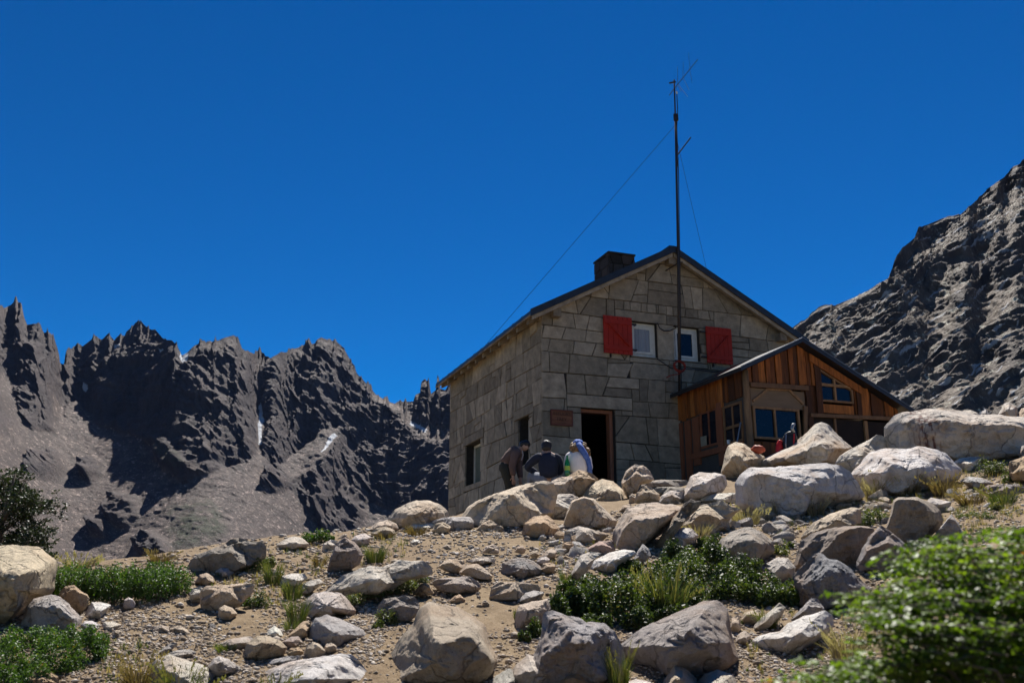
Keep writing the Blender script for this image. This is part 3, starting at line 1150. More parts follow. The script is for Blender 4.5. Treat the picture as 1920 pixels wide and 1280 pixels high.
# chimney on the far side of the left slope
cm = MB()
cd = ray(1150, 500)
chu0, _ = on_plane(1141, 480, 1.7)
chu1, _ = on_plane(1190, 480, 1.7)
cells = []
ctop = on_plane(1150, 474, 1.7)[1]
ch = MB()
ch.box(chu0 + 0.03, chu1 - 0.03, 1.73, 2.60, WTOP - 2.2, ctop - 0.05)
ch_o = ch.build('chimney', M['mortar'], roof)
cm = MB()
for (dom, f3) in (([(chu0, WTOP - 2.0), (chu1, WTOP - 2.0), (chu1, ctop), (chu0, ctop)], lambda a, b_, o: (a, 1.74 - o, b_)),
                  ([(1.70, WTOP - 2.0), (2.62, WTOP - 2.0), (2.62, ctop), (1.70, ctop)], lambda a, b_, o: (chu0 + 0.04 - o, a, b_)),
                  ([(1.70, WTOP - 2.0), (2.62, WTOP - 2.0), (2.62, ctop), (1.70, ctop)], lambda a, b_, o: (chu1 - 0.04 + o, a, b_))):
    emit_blocks(cm, masonry(dom, [], 0.25, 0.42, 0.25, 41, 0.01), f3, 42, 0.04)
cm.tone = 0.1
cm.box(chu0 - 0.015, chu1 + 0.015, 1.68, 2.64, ctop - 0.02, ctop + 0.03)
M['chimstone'] = tone_mat('dark brown chimney stone', [(0.0, (0.03, 0.022, 0.018)), (1.0, (0.075, 0.052, 0.042))], scale=5)  # very dark red-brown tones, varied per stone
cm.build('chimney_stone', M['chimstone'], roof)


# windows of the gable
def casement(r, depth, curtain):
    u0, u1, w0, w1 = r
    fr = MB()
    t = 0.085
    fr.box(u0, u1, depth, depth + 0.09, w1 - t, w1)
    fr.box(u0, u1, depth, depth + 0.09, w0, w0 + t)
    fr.box(u0, u0 + t, depth, depth + 0.09, w0 + t, w1 - t)
    fr.box(u1 - t, u1, depth, depth + 0.09, w0 + t, w1 - t)
    fo = fr.build('window', M['white_paint'], hut)
    s = MB()
    a0, a1, b0, b1 = u0 + t + 0.006, u1 - t - 0.006, w0 + t + 0.006, w1 - t - 0.006
    st = 0.055
    dy = depth - 0.012
    s.box(a0, a1, dy, dy + 0.06, b1 - st, b1)
    s.box(a0, a1, dy, dy + 0.06, b0, b0 + st)
    s.box(a0, a0 + st, dy, dy + 0.06, b0 + st, b1 - st)
    s.box(a1 - st, a1, dy, dy + 0.06, b0 + st, b1 - st)
    s.build('sash', M['white_paint'], fo)
    g = MB()
    g.box(a0 + st, a1 - st, dy + 0.025, dy + 0.035, b0 + st, b1 - st)
    if curtain:
        g2 = MB()
        n = 26
        xs_ = np.linspace(a0 + st, a1 - st, n)
        vs = [(x, dy + 0.012 + 0.006 * math.sin(i * 1.3), z) for z in (b0 + st, b1 - st) for i, x in enumerate(xs_)]
        g2.add(vs, [(i, i + 1, n + i + 1, n + i) for i in range(n - 1)])
        g2.build('curtain', M['curtain'], fo)
    g.build('pane', M['glass'], fo)
    sl = MB()
    sl.box(u0 - 0.02, u1 + 0.02, depth - 0.09, depth + 0.02, w0 - 0.035, w0 - 0.002)
    sl.build('sill', M['white_paint'], fo)
    bk = MB()
    bk.box(u0 - 0.02, u1 + 0.02, 0.40, 0.41, w0, w1)
    return fo


casement(WIN_L, 0.10, True)
casement(WIN_R, 0.10, False)
mb = MB()
mb.box(WIN_R[1] - 0.30, WIN_R[1] - 0.16, 0.20, 0.26, WIN_R[3] - 0.42, WIN_R[3] - 0.2)
mb.build('indoor_ornament', simple('dull red cloth', (0.35, 0.06, 0.03), rough=0.9), hut)


def shutter(pxa, ra, pxb, rb, hinge_right):
    u0, w1 = on_plane(pxa, ra, -0.09)
    u1, w0 = on_plane(pxb, rb, -0.09)
    w1, w0 = WIN_L[3] + 0.05, WIN_L[2] - 0.02
    s = MB()
    n = 6
    g = 0.006
    for i in range(n):
        a = u0 + (u1 - u0) * i / n
        b_ = u0 + (u1 - u0) * (i + 1) / n
        s.box(a + g / 2, b_ - g / 2, -0.115, -0.09, w0, w1)
    so = s.build('shutter', M['red_paint'], hut, bevel=0.003)
    z = MB()
    for w_ in (w0 + 0.09, w1 - 0.2):
        z.box(u0 + 0.02, u1 - 0.02, -0.137, -0.116, w_, w_ + 0.11)
    z.beam((u0 + 0.1, -0.127, w1 - 0.2), (u1 - 0.1, -0.127, w0 + 0.2), 0.02, 0.10, (0, 1, 0)) if hinge_right else z.beam((u0 + 0.1, -0.127, w0 + 0.2), (u1 - 0.1, -0.127, w1 - 0.2), 0.02, 0.10, (0, 1, 0))
    z.build('shutter_brace', M['red_paint'], so)
    e = u1 if hinge_right else u0
    sg = 1 if hinge_right else -1
    for w_ in (w0 + 0.14, w1 - 0.15):
        h = MB()
        h.box(min(e - sg * 0.02, e + sg * 0.13), max(e - sg * 0.02, e + sg * 0.13), -0.10, -0.06, w_ - 0.02, w_ + 0.02)
        h.box(min(e + sg * 0.1, e + sg * 0.13), max(e + sg * 0.1, e + sg * 0.13), -0.08, 0.0, w_ - 0.018, w_ + 0.018)
        h.build('hinge', M['dark_metal'], so)
    c_ = MB()
    um = u0 + (u1 - u0) * 0.25
    c_.box(um - 0.012, um + 0.012, -0.105, -0.03, w0 - 0.09, w0 - 0.004)
    c_.build('shutter_catch', M['dark_metal'], so)


shutter(1130, 592, 1186, 660, True)
shutter(1322, 613, 1374, 680, False)

# door
u0, u1, w0, w1 = DOOR
mb = MB()
mb.box(u0 + 0.002, u1 - 0.002, 0.12, 0.30, w1 - 0.075, w1 - 0.002)
mb.box(u1 - 0.085, u1 - 0.002, 0.12, 0.30, w0, w1 - 0.077)
mb.box(u0 + 0.002, u0 + 0.06, 0.12, 0.30, w0, w1 - 0.077)
df = mb.build('door_frame', M['red_wood'], hut)
mb = MB()
for i in range(5):
    mb.box(u0 + 0.065 + 0.0, u0 + 0.105, 0.32 + i * 0.15, 0.465 + i * 0.15, w0 + 0.5, w1 - 0.09)
dl = mb.build('door', M['red_wood'], hut)
mb = MB()
mb.tube([(u0 + 0.106, 0.98, 1.05), (u0 + 0.16, 0.98, 1.05), (u0 + 0.16, 0.88, 1.05)], 0.012)
mb.build('handle', M['grey_metal'], dl)
mb = MB()
mb.box(u0 - 0.25, u1 + 0.25, -0.35, 0.42, -0.16, -0.004)
mb.build('door_step', M['wallstone'], hut)

# left wall windows: recessed frames
for r in (SW1, SW2):
    v0, v1, w0, w1 = r
    f = MB()
    t = 0.06
    f.box(0.22, 0.30, v0, v1, w1 - t, w1 - 0.002)
    f.box(0.22, 0.30, v0, v1, w0 + 0.002, w0 + t)
    f.box(0.22, 0.30, v0 + 0.002, v0 + t, w0 + t, w1 - t)
    f.box(0.22, 0.30, v1 - t, v1 - 0.002, w0 + t, w1 - t)
    fo = f.build('window', M['white_paint'], hut)
    g = MB()
    g.box(0.25, 0.26, v0 + t, v1 - t, w0 + t, w1 - t)
    g.build('pane', M['glass_pale'], fo)


# name board
def wood_sign():
    u0, w1 = on_plane(1034, 769, -0.07)
    u1, w0 = on_plane(1072, 797, -0.07)
    root = empty('name_board', tuple(C0 + UH * (u0 + u1) / 2 - VH * 0.07 + np.array([0, 0, (w0 + w1) / 2])), PHI)
    tag(root, 'small reddish carved wooden board on the stone wall left of the doorway', 'sign')
    hw, hh = (u1 - u0) / 2, (w1 - w0) / 2
    mb = MB()
    for i in range(3):
        a = -hh + 2 * hh * i / 3
        mb.tone = 0.35 + 0.3 * (i % 2)
        mb.box(-hw, hw, -0.012, 0.022, a + 0.002, a + 2 * hh / 3 - 0.002)
    mb.build('board', M['sign_wood'], root)
    fr = MB()
    fr.box(-hw - 0.02, hw + 0.02, -0.03, 0.024, hh, hh + 0.025)
    fr.box(-hw - 0.02, hw + 0.02, -0.03, 0.024, -hh - 0.025, -hh)
    fr.box(-hw - 0.02, -hw, -0.03, 0.024, -hh, hh)
    fr.box(hw, hw + 0.02, -0.03, 0.024, -hh, hh)
    fr.build('board_frame', M['sign_edge'], root)
    for txt, z, s in (('REFUGIO', 0.055, 0.105), ('FREY', -0.075, 0.115)):
        cu = bpy.data.curves.new('lettering', 'FONT')
        cu.body = txt
        cu.size = s
        cu.align_x = 'CENTER'
        cu.extrude = 0.004
        t = bpy.data.objects.new('lettering_source', cu)
        COL.objects.link(t)
        dg = bpy.context.evaluated_depsgraph_get()
        me = bpy.data.meshes.new_from_object(t.evaluated_get(dg))
        bpy.data.objects.remove(t)
        o = link('lettering', me, M['sign_text'], root, (0, -0.018, z))
        o.rotation_euler = (math.pi / 2, 0, 0)
    st = MB()
    st.tube([(-0.12 + 0.02 * i, -0.014, -0.125 + 0.008 * math.sin(i * 1.4)) for i in range(13)], 0.006, 5)
    st.build('carved_line', M['sign_text'], root)


M['sign_wood'] = tone_mat('red brown sign board', [(0, (0.18, 0.075, 0.045)), (1, (0.26, 0.115, 0.065))], stretch=(1, 6, 6), scale=5)
M['sign_edge'] = simple('dark red sign edge', (0.15, 0.045, 0.03), rough=0.7)
M['sign_text'] = simple('carved pale lettering', (0.10, 0.05, 0.03), rough=0.8)
wood_sign()

# ------------------------------------------------------------------ wooden annexe
M['plank'] = tone_mat('orange brown rough planks', [(0.0, (0.05, 0.018, 0.006)), (0.25, (0.12, 0.04, 0.011)), (0.5, (0.29, 0.088, 0.018)), (0.8, (0.42, 0.14, 0.028)), (1.0, (0.50, 0.20, 0.05))],
                      rough=0.7, stretch=(5, 5, 0.55), scale=4.0, bstr=0.6, bdist=0.012, grain=0.75)
M['frame_wood'] = tone_mat('honey brown joinery', [(0.0, (0.13, 0.065, 0.03)), (1.0, (0.34, 0.19, 0.085))], rough=0.6, stretch=(4, 4, 0.7), scale=4, grain=0.5, bstr=0.3)
M['log'] = simple('brown peeled log', (0.24, 0.145, 0.075), (0.12, 0.07, 0.035), rough=0.75, scale=5, stretch=(5, 5, 0.5), bstr=0.6)
M['dark_board'] = simple('dark tinted boarding', (0.028, 0.018, 0.013), (0.015, 0.010, 0.008), rough=0.6, scale=4, spec=0.15)
M['ply'] = simple('faded plywood panel', (0.20, 0.135, 0.085), (0.15, 0.10, 0.06), rough=0.8, scale=2.5, stretch=(1, 1, 4))
us = np.dot(ray(1270, 700) * ((np.dot(C0, VH)) / np.dot(ray(1270, 700), VH)) - C0, UH)   # where the side wall meets the gable
US = float(us)
VF = on_side(1399, 750, US)[0]                     # (negative) plane of the annexe front
AW = -VF
BASE_A = 0.12
annexe = empty('wooden_annexe', tuple(C0 + UH * US), PHI)
tag(annexe, 'orange brown plank annexe with glazed front built against the stone gable', 'annexe')


def fp(px, row, dv=0.0):
    """front plane of the annexe: local (x, z)"""
    u, w = on_plane(px, row, VF + dv)
    return u - US, w


def spn(px, row, du=0.0):
    v, w = on_side(px, row, US + du)
    return v, w


AX, AZ = fp(1505, 634, -0.25)                      # ridge
EX, EZ = fp(1389, 688, -0.25)                      # left eave tip
RX, RZ = fp(1716, 770, -0.25)                      # right eave tip
SL, SR = (AZ - EZ) / (AX - EX), (AZ - RZ) / (RX - AX)


def aroof(x):
    return AZ - 0.10 - (SL * (AX - x) if x < AX else SR * (x - AX))


FX1 = RX - 0.28
yf = VF                                            # local y of the front face
# boards of the front: pieces (x0, x1, z0, z1 or None for up to the roof, tone)
def plank_wall(mbx, x0, x1, zb, seed, y, width=0.15, top=None):
    rr = random.Random(seed)
    x = x0
    k = 0
    while x < x1 - 0.01:
        wv = min(width * rr.uniform(0.7, 1.35), x1 - x)
        mbx.tone = rr.choice([0.14, 0.34, 0.45, 0.52, 0.62, 0.42, 0.26, 0.72])
        n = 7
        dy = -0.028 if k % 2 else -0.008
        la, lb = [], []
        for i in range(n):
            t = i / (n - 1)
            xa = x + 0.006 + rr.uniform(0, 0.012)
            xb = x + wv - rr.uniform(0, 0.012)
            if top:
                za, zt_a, zt_b = zb(x) if callable(zb) else zb, top(xa), top(xb)
            else:
                zt_a, zt_b = aroof(xa), aroof(xb)
            zz = zb(x) if callable(zb) else zb
            la.append((xa, y + dy, zz + (zt_a - zz) * t))
            lb.append((xb, y + dy, zz + (zt_b - zz) * t))
        poly = la + lb[::-1]
        mbx.prism(poly, (0, 0.03, 0))
        x += wv
        k += 1


b_z = fp(1450, 722)[1]                             # underside of the upper left cladding
mb = MB()
xA, xB = 0.0, fp(1531, 700)[0]
plank_wall(mb, xA + 0.05, fp(1512, 700)[0], b_z + 0.02, 3, yf)
lowz = fp(1600, 782)[1]
plank_wall(mb, fp(1512, 700)[0], xB, fp(1520, 722)[1], 4, yf, 0.12)
plank_wall(mb, fp(1600, 740)[0], FX1, lowz, 5, yf, 0.17)
# panel under the upper window
px0, pz1 = fp(1539, 757)
px1, pz0 = fp(1600, 778)
mb.tone = 0.8
mb.prism([(px0, yf - 0.03, pz0), (px1, yf - 0.03, pz0), (px1, yf - 0.03, pz1), (px0, yf - 0.03, pz1)], (0, 0.05, 0))
clad = mb.build('plank_cladding', M['plank'], annexe)
# rough dark slab boards
for (pa, pb, ra, rb, tone) in ((1521, 1532, 652, 776, 0.12), (1600, 1609, 710, 784, 0.1), (1507, 1517, 722, 800, 0.06), (1608, 1622, 712, 780, 0.7)):
    mb = MB()
    mb.tone = tone
    x0, z1 = fp(pa, ra)
    x1, _ = fp(pb, ra)
    z0 = fp(pa, rb)[1]
    z1 = min(z1, aroof((x0 + x1) / 2) - 0.02)
    rr = random.Random(pa)
    l1 = [(x0 + rr.uniform(-0.01, 0.015), yf - 0.052, z0 + (z1 - z0) * i / 6) for i in range(7)]
    l2 = [(x1 + rr.uniform(-0.015, 0.01), yf - 0.052, z0 + (z1 - z0) * i / 6) for i in range(7)]
    mb.prism(l1 + l2[::-1], (0, 0.022, 0))
    mb.build('slab_board', M['plank'], annexe)


def bar(name, a, b_, w, t, mat, parent=annexe, y=None, tone=0.5, proud=0.06):
    """timber in the front plane between two photo pixels"""
    mbx = MB()
    mbx.tone = tone
    (x0, z0), (x1, z1) = fp(*a), fp(*b_)
    yy = yf - proud if y is None else y
    mbx.beam((x0, yy, z0), (x1, yy, z1), t, w, (0, 1, 0))
    return mbx.build(name, mat, parent)


bar('crossbeam', (1404, 722), (1512, 729), 0.06, 0.10, M['frame_wood'], tone=0.1)
bar('crossbeam', (1516, 779), (1700, 787), 0.06, 0.08, M['frame_wood'], tone=0.25)
mb = MB()
mb.tone = 0.6
ra0, ra1 = fp(1517, 700)[0], fp(1608, 700)[0]
mb.prism([(ra0, yf - 0.075, aroof(ra0) - 0.21), (ra1, yf - 0.075, aroof(ra1) - 0.21), (ra1, yf - 0.075, aroof(ra1) - 0.03), (ra0, yf - 0.075, aroof(ra0) - 0.03)], (0, 0.035, 0))
mb.build('rafter', M['plank'], annexe)
mb = MB()
mb.tone = 0.18
bk0, bk1 = fp(1500, 700)[0], fp(1537, 700)[0]
mb.prism([(bk0, yf + 0.012, lowz), (bk1, yf + 0.012, lowz), (bk1, yf + 0.012, aroof(bk1) - 0.02), (bk0, yf + 0.012, aroof(bk0) - 0.02)], (0, 0.02, 0))
bk2, bk3 = fp(1592, 700)[0], fp(1612, 700)[0]
mb.prism([(bk2, yf + 0.012, lowz), (bk3, yf + 0.012, lowz), (bk3, yf + 0.012, aroof(bk3) - 0.02), (bk2, yf + 0.012, aroof(bk2) - 0.02)], (0, 0.02, 0))
mb.build('backing_board', M['plank'], annexe)
# corner post: a peeled log
mb = MB()
cx_, cz1 = fp(1400, 700)
mb.tone = 0.75
rr = random.Random(8)
mb.tube([(0.045 + rr.uniform(-.012, .012), yf + 0.02 + rr.uniform(-.01, .01), z) for z in np.linspace(-0.6, aroof(0.05) - 0.03, 9)],
        [0.085, 0.08, 0.086, 0.078, 0.08, 0.074, 0.08, 0.074, 0.07], 10)
mb.build('corner_post', M['log'], annexe, smooth=True)
# window with the arched panel above
x0, z1 = fp(1409, 761)
x1, z0 = fp(1501, 828)
t = 0.05
mb = MB()
mb.tone = 0.7
ya, yb = yf - 0.05, yf + 0.03
mb.box(x0, x1, ya, yb, z1 - t, z1)
mb.box(x0, x1, ya, yb, z0, z0 + t)
mb.box(x0, x0 + t, ya, yb, z0 + t, z1 - t)
mb.box(x1 - t, x1, ya, yb, z0 + t, z1 - t)
xm = fp(1452, 790)[0]
mb.box(xm - 0.02, xm + 0.02, ya + 0.005, yb, z0 + t, z1 - t)
wf = mb.build('front_window', M['frame_wood'], annexe)
mb = MB()
mb.box(x0 + t, x1 - t, yf, yf + 0.008, z0 + t, z1 - t)
mb.build('pane', M['glass'], wf)
mb = MB()
za, zb_ = z1 + 0.002, fp(1450, 730)[1]
mb.prism([(0.12, yf, za), (fp(1508, 740)[0], yf, za), (fp(1508, 740)[0], yf, zb_), (0.12, yf, zb_)], (0, 0.03, 0))
mb.build('plywood_panel', M['ply'], annexe)
bar('brace', (1411, 752), (1440, 729), 0.03, 0.055, M['frame_wood'], tone=0.7, proud=0.02)
bar('brace', (1476, 729), (1505, 757), 0.03, 0.055, M['frame_wood'], tone=0.7, proud=0.02)
bar('brace', (1438, 730), (1478, 731), 0.03, 0.05, M['frame_wood'], tone=0.7, proud=0.021)
bar('window_post', (1508, 762), (1508, 850), 0.06, 0.09, M['frame_wood'], tone=0.4, proud=0.03)
# lower band under the window
mb = MB()
mb.tone = 0.25
plank_wall(mb, 0.1, fp(1509, 830)[0], -0.7, 12, yf, 0.2, top=lambda x: fp(1450, 829)[1] - 0.004)
mb.build('low_cladding', M['plank'], annexe)
# upper window of four lights under the slope
ux0, _ = fp(1533, 700)
ux1, _ = fp(1594, 700)
uz0 = fp(1560, 754)[1]
zt = lambda x: aroof(x) - 0.22
mb = MB()
mb.tone = 0.45
ft = 0.045
ya, yb = yf - 0.035, yf + 0.03
mb.box(ux0, ux0 + ft, ya, yb, uz0, zt(ux0))
mb.box(ux1 - ft, ux1, ya, yb, uz0, zt(ux1))
mb.box(ux0 + ft, ux1 - ft, ya, yb, uz0, uz0 + ft)
mb.prism([(ux0 + ft, ya, zt(ux0 + ft) - ft), (ux1 - ft, ya, zt(ux1 - ft) - ft), (ux1 - ft, ya, zt(ux1 - ft)), (ux0 + ft, ya, zt(ux0 + ft))], (0, yb - ya, 0))
um = fp(1561, 700)[0]
ut = fp(1561, 723)[1]
mb.tone = 0.8
mb.box(ux0 + ft, ux1 - ft, ya - 0.012, yb - 0.01, ut - 0.03, ut + 0.03)
mb.box(um - 0.025, um + 0.025, ya - 0.006, yb - 0.012, uz0 + ft, zt(um) - ft)
uw = mb.build('upper_window', M['frame_wood'], annexe)
mb = MB()
mb.prism([(ux0 + ft, yf + 0.005, uz0 + ft), (ux1 - ft, yf + 0.005, uz0 + ft), (ux1 - ft, yf + 0.005, zt(ux1 - ft) - ft), (ux0 + ft, yf + 0.005, zt(ux0 + ft) - ft)], (0, 0.008, 0))
mb.build('pane', M['glass'], uw)
# lower right glazing
lx0, lx1 = fp(1517, 800)[0], FX1
mb = MB()
mb.tone = 0.3
lz1 = fp(1600, 786)[1] - 0.02
for pxx, wv, tn in ((1519, 0.06, 0.5), (1565, 0.05, 0.3), (1622, 0.09, 0.85), (1672, 0.05, 0.2)):
    xx = fp(pxx, 800)[0]
    mb.tone = tn
    mb.box(xx - wv / 2, xx + wv / 2, yf - 0.04, yf + 0.04, -0.5, lz1)
mb.box(lx0, lx1, yf - 0.032, yf + 0.03, -0.5, 0.25)
lw = mb.build('lower_window', M['frame_wood'], annexe)
mb = MB()
mb.box(lx0, lx1, yf + 0.002, yf + 0.01, 0.25, lz1)
mb.build('pane', M['dark_board'], lw)
# side wall towards the path (local plane x = 0), y from 0 to VF
def sidebox(mbx, ya, yb, za, zb2, x0=-0.03, x1=0.03):
    mbx.box(x0, x1, min(ya, yb), max(ya, yb), za, zb2)


s_eave = aroof(0.0)
mid_v = spn(1352, 760)[0]
mb = MB()
rr = random.Random(5)
y = -0.02
k = 0
while y > VF + 0.06:
    wv = 0.12 * rr.uniform(0.7, 1.4)
    y2 = max(y - wv, VF + 0.05)
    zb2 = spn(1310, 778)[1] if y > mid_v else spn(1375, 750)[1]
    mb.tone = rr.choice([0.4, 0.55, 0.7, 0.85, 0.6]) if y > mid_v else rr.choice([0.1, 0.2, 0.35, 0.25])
    dx = 0.0 if k % 2 else -0.014
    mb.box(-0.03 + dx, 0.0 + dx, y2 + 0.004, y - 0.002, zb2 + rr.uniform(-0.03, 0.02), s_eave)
    y = y2
    k += 1
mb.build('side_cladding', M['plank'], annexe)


def side_window(pa, pb, ra, rb, parts):
    va, vb = spn(pa, ra)[0], spn(pb, ra)[0]
    z1 = spn((pa + pb) / 2, ra)[1]
    z0 = spn((pa + pb) / 2, rb)[1]
    mbx = MB()
    mbx.tone = 0.45
    tt = 0.05
    ylo, yhi = min(va, vb), max(va, vb)
    mbx.box(-0.03, 0.03, ylo, yhi, z1 - tt, z1)
    mbx.box(-0.03, 0.03, ylo, yhi, z0, z0 + tt)
    mbx.box(-0.03, 0.03, ylo, ylo + tt, z0 + tt, z1 - tt)
    mbx.box(-0.03, 0.03, yhi - tt, yhi, z0 + tt, z1 - tt)
    ym = (ylo + yhi) / 2
    mbx.box(-0.026, 0.026, ym - 0.02, ym + 0.02, z0 + tt, z1 - tt)
    if parts == 4:
        zm = z0 + (z1 - z0) * 0.42
        mbx.box(-0.034, 0.02, ylo + tt, yhi - tt, zm - 0.03, zm + 0.03)
    fo = mbx.build('side_window', M['side_wood'] if parts == 2 else M['frame_wood'], annexe)
    g = MB()
    g.box(-0.004, 0.004, ylo + tt, yhi - tt, z0 + tt, z1 - tt)
    g.build('pane', M['glass'], fo)


M['side_wood'] = simple('red brown joinery', (0.28, 0.095, 0.04), (0.18, 0.06, 0.028), rough=0.65, scale=5, stretch=(5, 5, 0.6), bstr=0.3)
side_window(1313, 1345, 769, 838, 2)
side_window(1356, 1391, 757, 832, 4)
for (pa, pb, ra, rb) in ((1271, 1281, 797, 885), (1286, 1296, 792, 885), (1300, 1312, 786, 850), (1345, 1355, 758, 850)):
    mb = MB()
    va, vb = spn(pa, ra)[0], spn(pb, ra)[0]
    mb.box(-0.045, -0.005, min(va, vb), max(va, vb), spn(pa, rb)[1] - 0.3, spn(pa, ra)[1] + 0.02)
    mb.build('side_post', M['side_wood'], annexe)
mb = MB()
mb.tone = 0.4
va, vb = spn(1300, 845)[0], spn(1395, 830)[0]
zz = spn(1350, 838)[1]
mb.box(-0.06, 0.02, min(va, vb), max(va, vb), zz - 0.13, zz - 0.002)
mb.build('side_sill', M['side_wood'], annexe)
mb = MB()
mb.box(0.0, 0.02, VF + 0.1, -0.02, -0.7, s_eave - 0.05)
mb.box(0.02, FX1, -0.06, -0.04, -0.7, aroof(AX) - 0.9)
mb.box(FX1 - 0.02, FX1, VF + 0.02, -0.06, -0.7, aroof(FX1) - 0.02)
mb.box(0.02, FX1 - 0.02, yf + 0.9, yf + 0.92, -0.7, 1.9)
mb.build('inner_wall', M['dark_inside'], annexe)
# roof of the annexe
mb = MB()
ya, yb = VF - 0.25, -0.012
def apanel(mbx, x0, x1, t0, t1, y0, y1):
    q = [(x, y0, AZ - 0.10 - (SL * (AX - x) if x <= AX else SR * (x - AX))) for x in (x0, x1)]
    mbx.prism([(q[0][0], y0, q[0][2] + t0), (q[1][0], y0, q[1][2] + t0), (q[1][0], y0, q[1][2] + t1), (q[0][0], y0, q[0][2] + t1)], (0, y1 - y0, 0))


apanel(mb, EX, AX, 0.02, 0.11, ya, yb)
apanel(mb, AX, RX, 0.02, 0.11, ya, yb)
ar = mb.build('roof', M['metal_roof'], annexe)
mb = MB()
apanel(mb, EX + 0.02, AX, 0.113, 0.128, ya - 0.012, ya + 0.035)
apanel(mb, AX, RX - 0.02, 0.113, 0.125, ya - 0.012, ya + 0.035)
mb.build('roof_edge_glint', M['grey_metal'], ar)  # pale strip added to draw the bright highlight along the roof edge
# notice behind the far side window
mb = MB()
nv = spn(1322, 826)
mb.box(-0.045, -0.036, nv[0] - 0.13, nv[0] + 0.12, nv[1] - 0.12, nv[1] + 0.1)
no = mb.build('paper_notice', simple('yellowed paper', (0.30, 0.27, 0.20), rough=0.9), None)
no.matrix_world = annexe.matrix_world
no.location = annexe.location
no.rotation_euler = annexe.rotation_euler
tag(no, 'small yellowed paper notice on the dark side window of the annexe', 'notice')

# ------------------------------------------------------------------ mast with aerials
def pole_pt(px, row):
    u, w = on_plane(px, row, -0.38)
    return C0 + UH * u - VH * 0.38 + np.array([0, 0, w])


base, top = pole_pt(1274, 738), pole_pt(1264, 150)
mast = empty('antenna_mast', tuple(base))
tag(mast, 'tall thin dark antenna mast rising in front of the stone gable', 'antenna mast')


def rel(*a):
    return tuple(pole_pt(*a) - base)


mb = MB()
p = [np.array(rel(1274, 742)), np.array(rel(1271.5, 480)), np.array(rel(1268, 300)), np.array(rel(1266.5, 225))]
mb.tube(p, [0.031, 0.030, 0.029, 0.028], 10)
mb.tube([np.array(rel(1266.5, 226)), np.array(rel(1264, 150))], 0.02, 8)
mb.build('pole', M['dark_metal'], mast, smooth=True)
mb = MB()
q = np.array(rel(1266.5, 222))
mb.box(q[0] - 0.06, q[0] + 0.06, q[1] - 0.09, q[1] - 0.03, q[2] - 0.1, q[2] + 0.09)
mb.build('junction_box', M['dark_metal'], mast, bevel=0.008)
mb = MB()
tu = np.array([UH[0], UH[1], 0])
mb.tube([np.array(rel(1255, 179)), np.array(rel(1263, 168)), np.array(rel(1308, 112))], 0.011, 6)
boom = mb.build('boom', M['dark_metal'], mast)
for (a, b_, c_) in (((1270, 125), (1270.5, 157), (1290, 182)), ((1281, 116), (1280.5, 145), (1292, 169)), ((1291, 99), (1293, 130), (1298, 156)), ((1268, 170), (1270, 158), (1277, 172))):
    mb = MB()
    mb.tube([rel(*a), rel(*b_), rel(*c_)], 0.006, 5)
    mb.build('element', M['grey_metal'], boom)
mb = MB()
a = np.array(rel(1255, 156))
b_ = np.array(rel(1267, 154))
mb.tube([a, b_], 0.022, 6)
mb.build('clamp', M['dark_metal'], mast)
mb = MB()
mb.tube([rel(1270, 291), rel(1295, 258)], 0.019, 6)
mb.tube([rel(1271.5, 296), rel(1270.5, 312)], 0.016, 6)
mb.build('side_arm', M['dark_metal'], mast)
mb = MB()
q = np.array(rel(1268, 175))
mb.tube([q + [0, -0.03, 0.03], q + [0.01, -0.03, -0.03]], 0.022, 8)
mb.build('insulator', M['white_paint'], mast)
mb = MB()
mb.tube([rel(1269, 175), rel(1270.5, 205), rel(1269, 240), rel(1272.5, 330), rel(1273.5, 420), rel(1275, 500), rel(1276, 640), rel(1278, 740)], 0.012, 6)
mb.build('feeder_cable', M['dark_metal'], mast)
mb = MB()
for (pa, ra) in ((1249, 507), (1304, 487)):
    uu, ww = on_plane(pa, ra, -0.06)
    w_pt = C0 + UH * uu - VH * 0.03 + np.array([0, 0, ww])
    mb.tube([tuple(w_pt - base), rel(1272, 493)], 0.016, 6)
mb.build('wall_bracket', M['dark_metal'], mast)
# stays
gl = MB()
e_l = C0 + UH * (UA - half - EO + 0.06) + VH * (on_side(905, 700, -EO)[0]) + np.array([0, 0, roof_w(0) - PITCHR * EO + 0.2])
gl.tube([rel(1265, 236), tuple(e_l - base)], 0.0055, 5)
gl.build('guy_wire', M['dark_metal'], mast)
gl = MB()
u_r = on_plane(1336, 505, 0.8)[0]
e_r = C0 + UH * u_r + VH * 0.8 + np.array([0, 0, roof_w(u_r) + 0.16])
gl.tube([rel(1269, 262), tuple(e_r - base)], 0.005, 5)
gl.build('guy_wire', M['dark_metal'], mast)

# cable loop between the windows
mb = MB()
cpts = [(1226, 607), (1233, 606), (1237, 615), (1245, 620), (1256, 620), (1265, 616), (1271, 611)]
pp = []
for q in cpts:
    u, w = on_plane(q[0], q[1], -0.1)
    pp.append(tuple(C0 + UH * u - VH * 0.1 + np.array([0, 0, w])))
mb.tube(pp, 0.014, 6)
mb.tube([tuple(C0 + UH * on_plane(a, b2, -0.08)[0] - VH * 0.08 + np.array([0, 0, on_plane(a, b2, -0.08)[1]])) for a, b2 in ((1232, 672), (1245, 681), (1258, 690), (1300, 692), (1340, 697), (1388, 690))], 0.011, 6)
o = mb.build('cable', M['dark_metal'])
tag(o, 'black cable looping across the stone wall between the two white windows', 'cable')
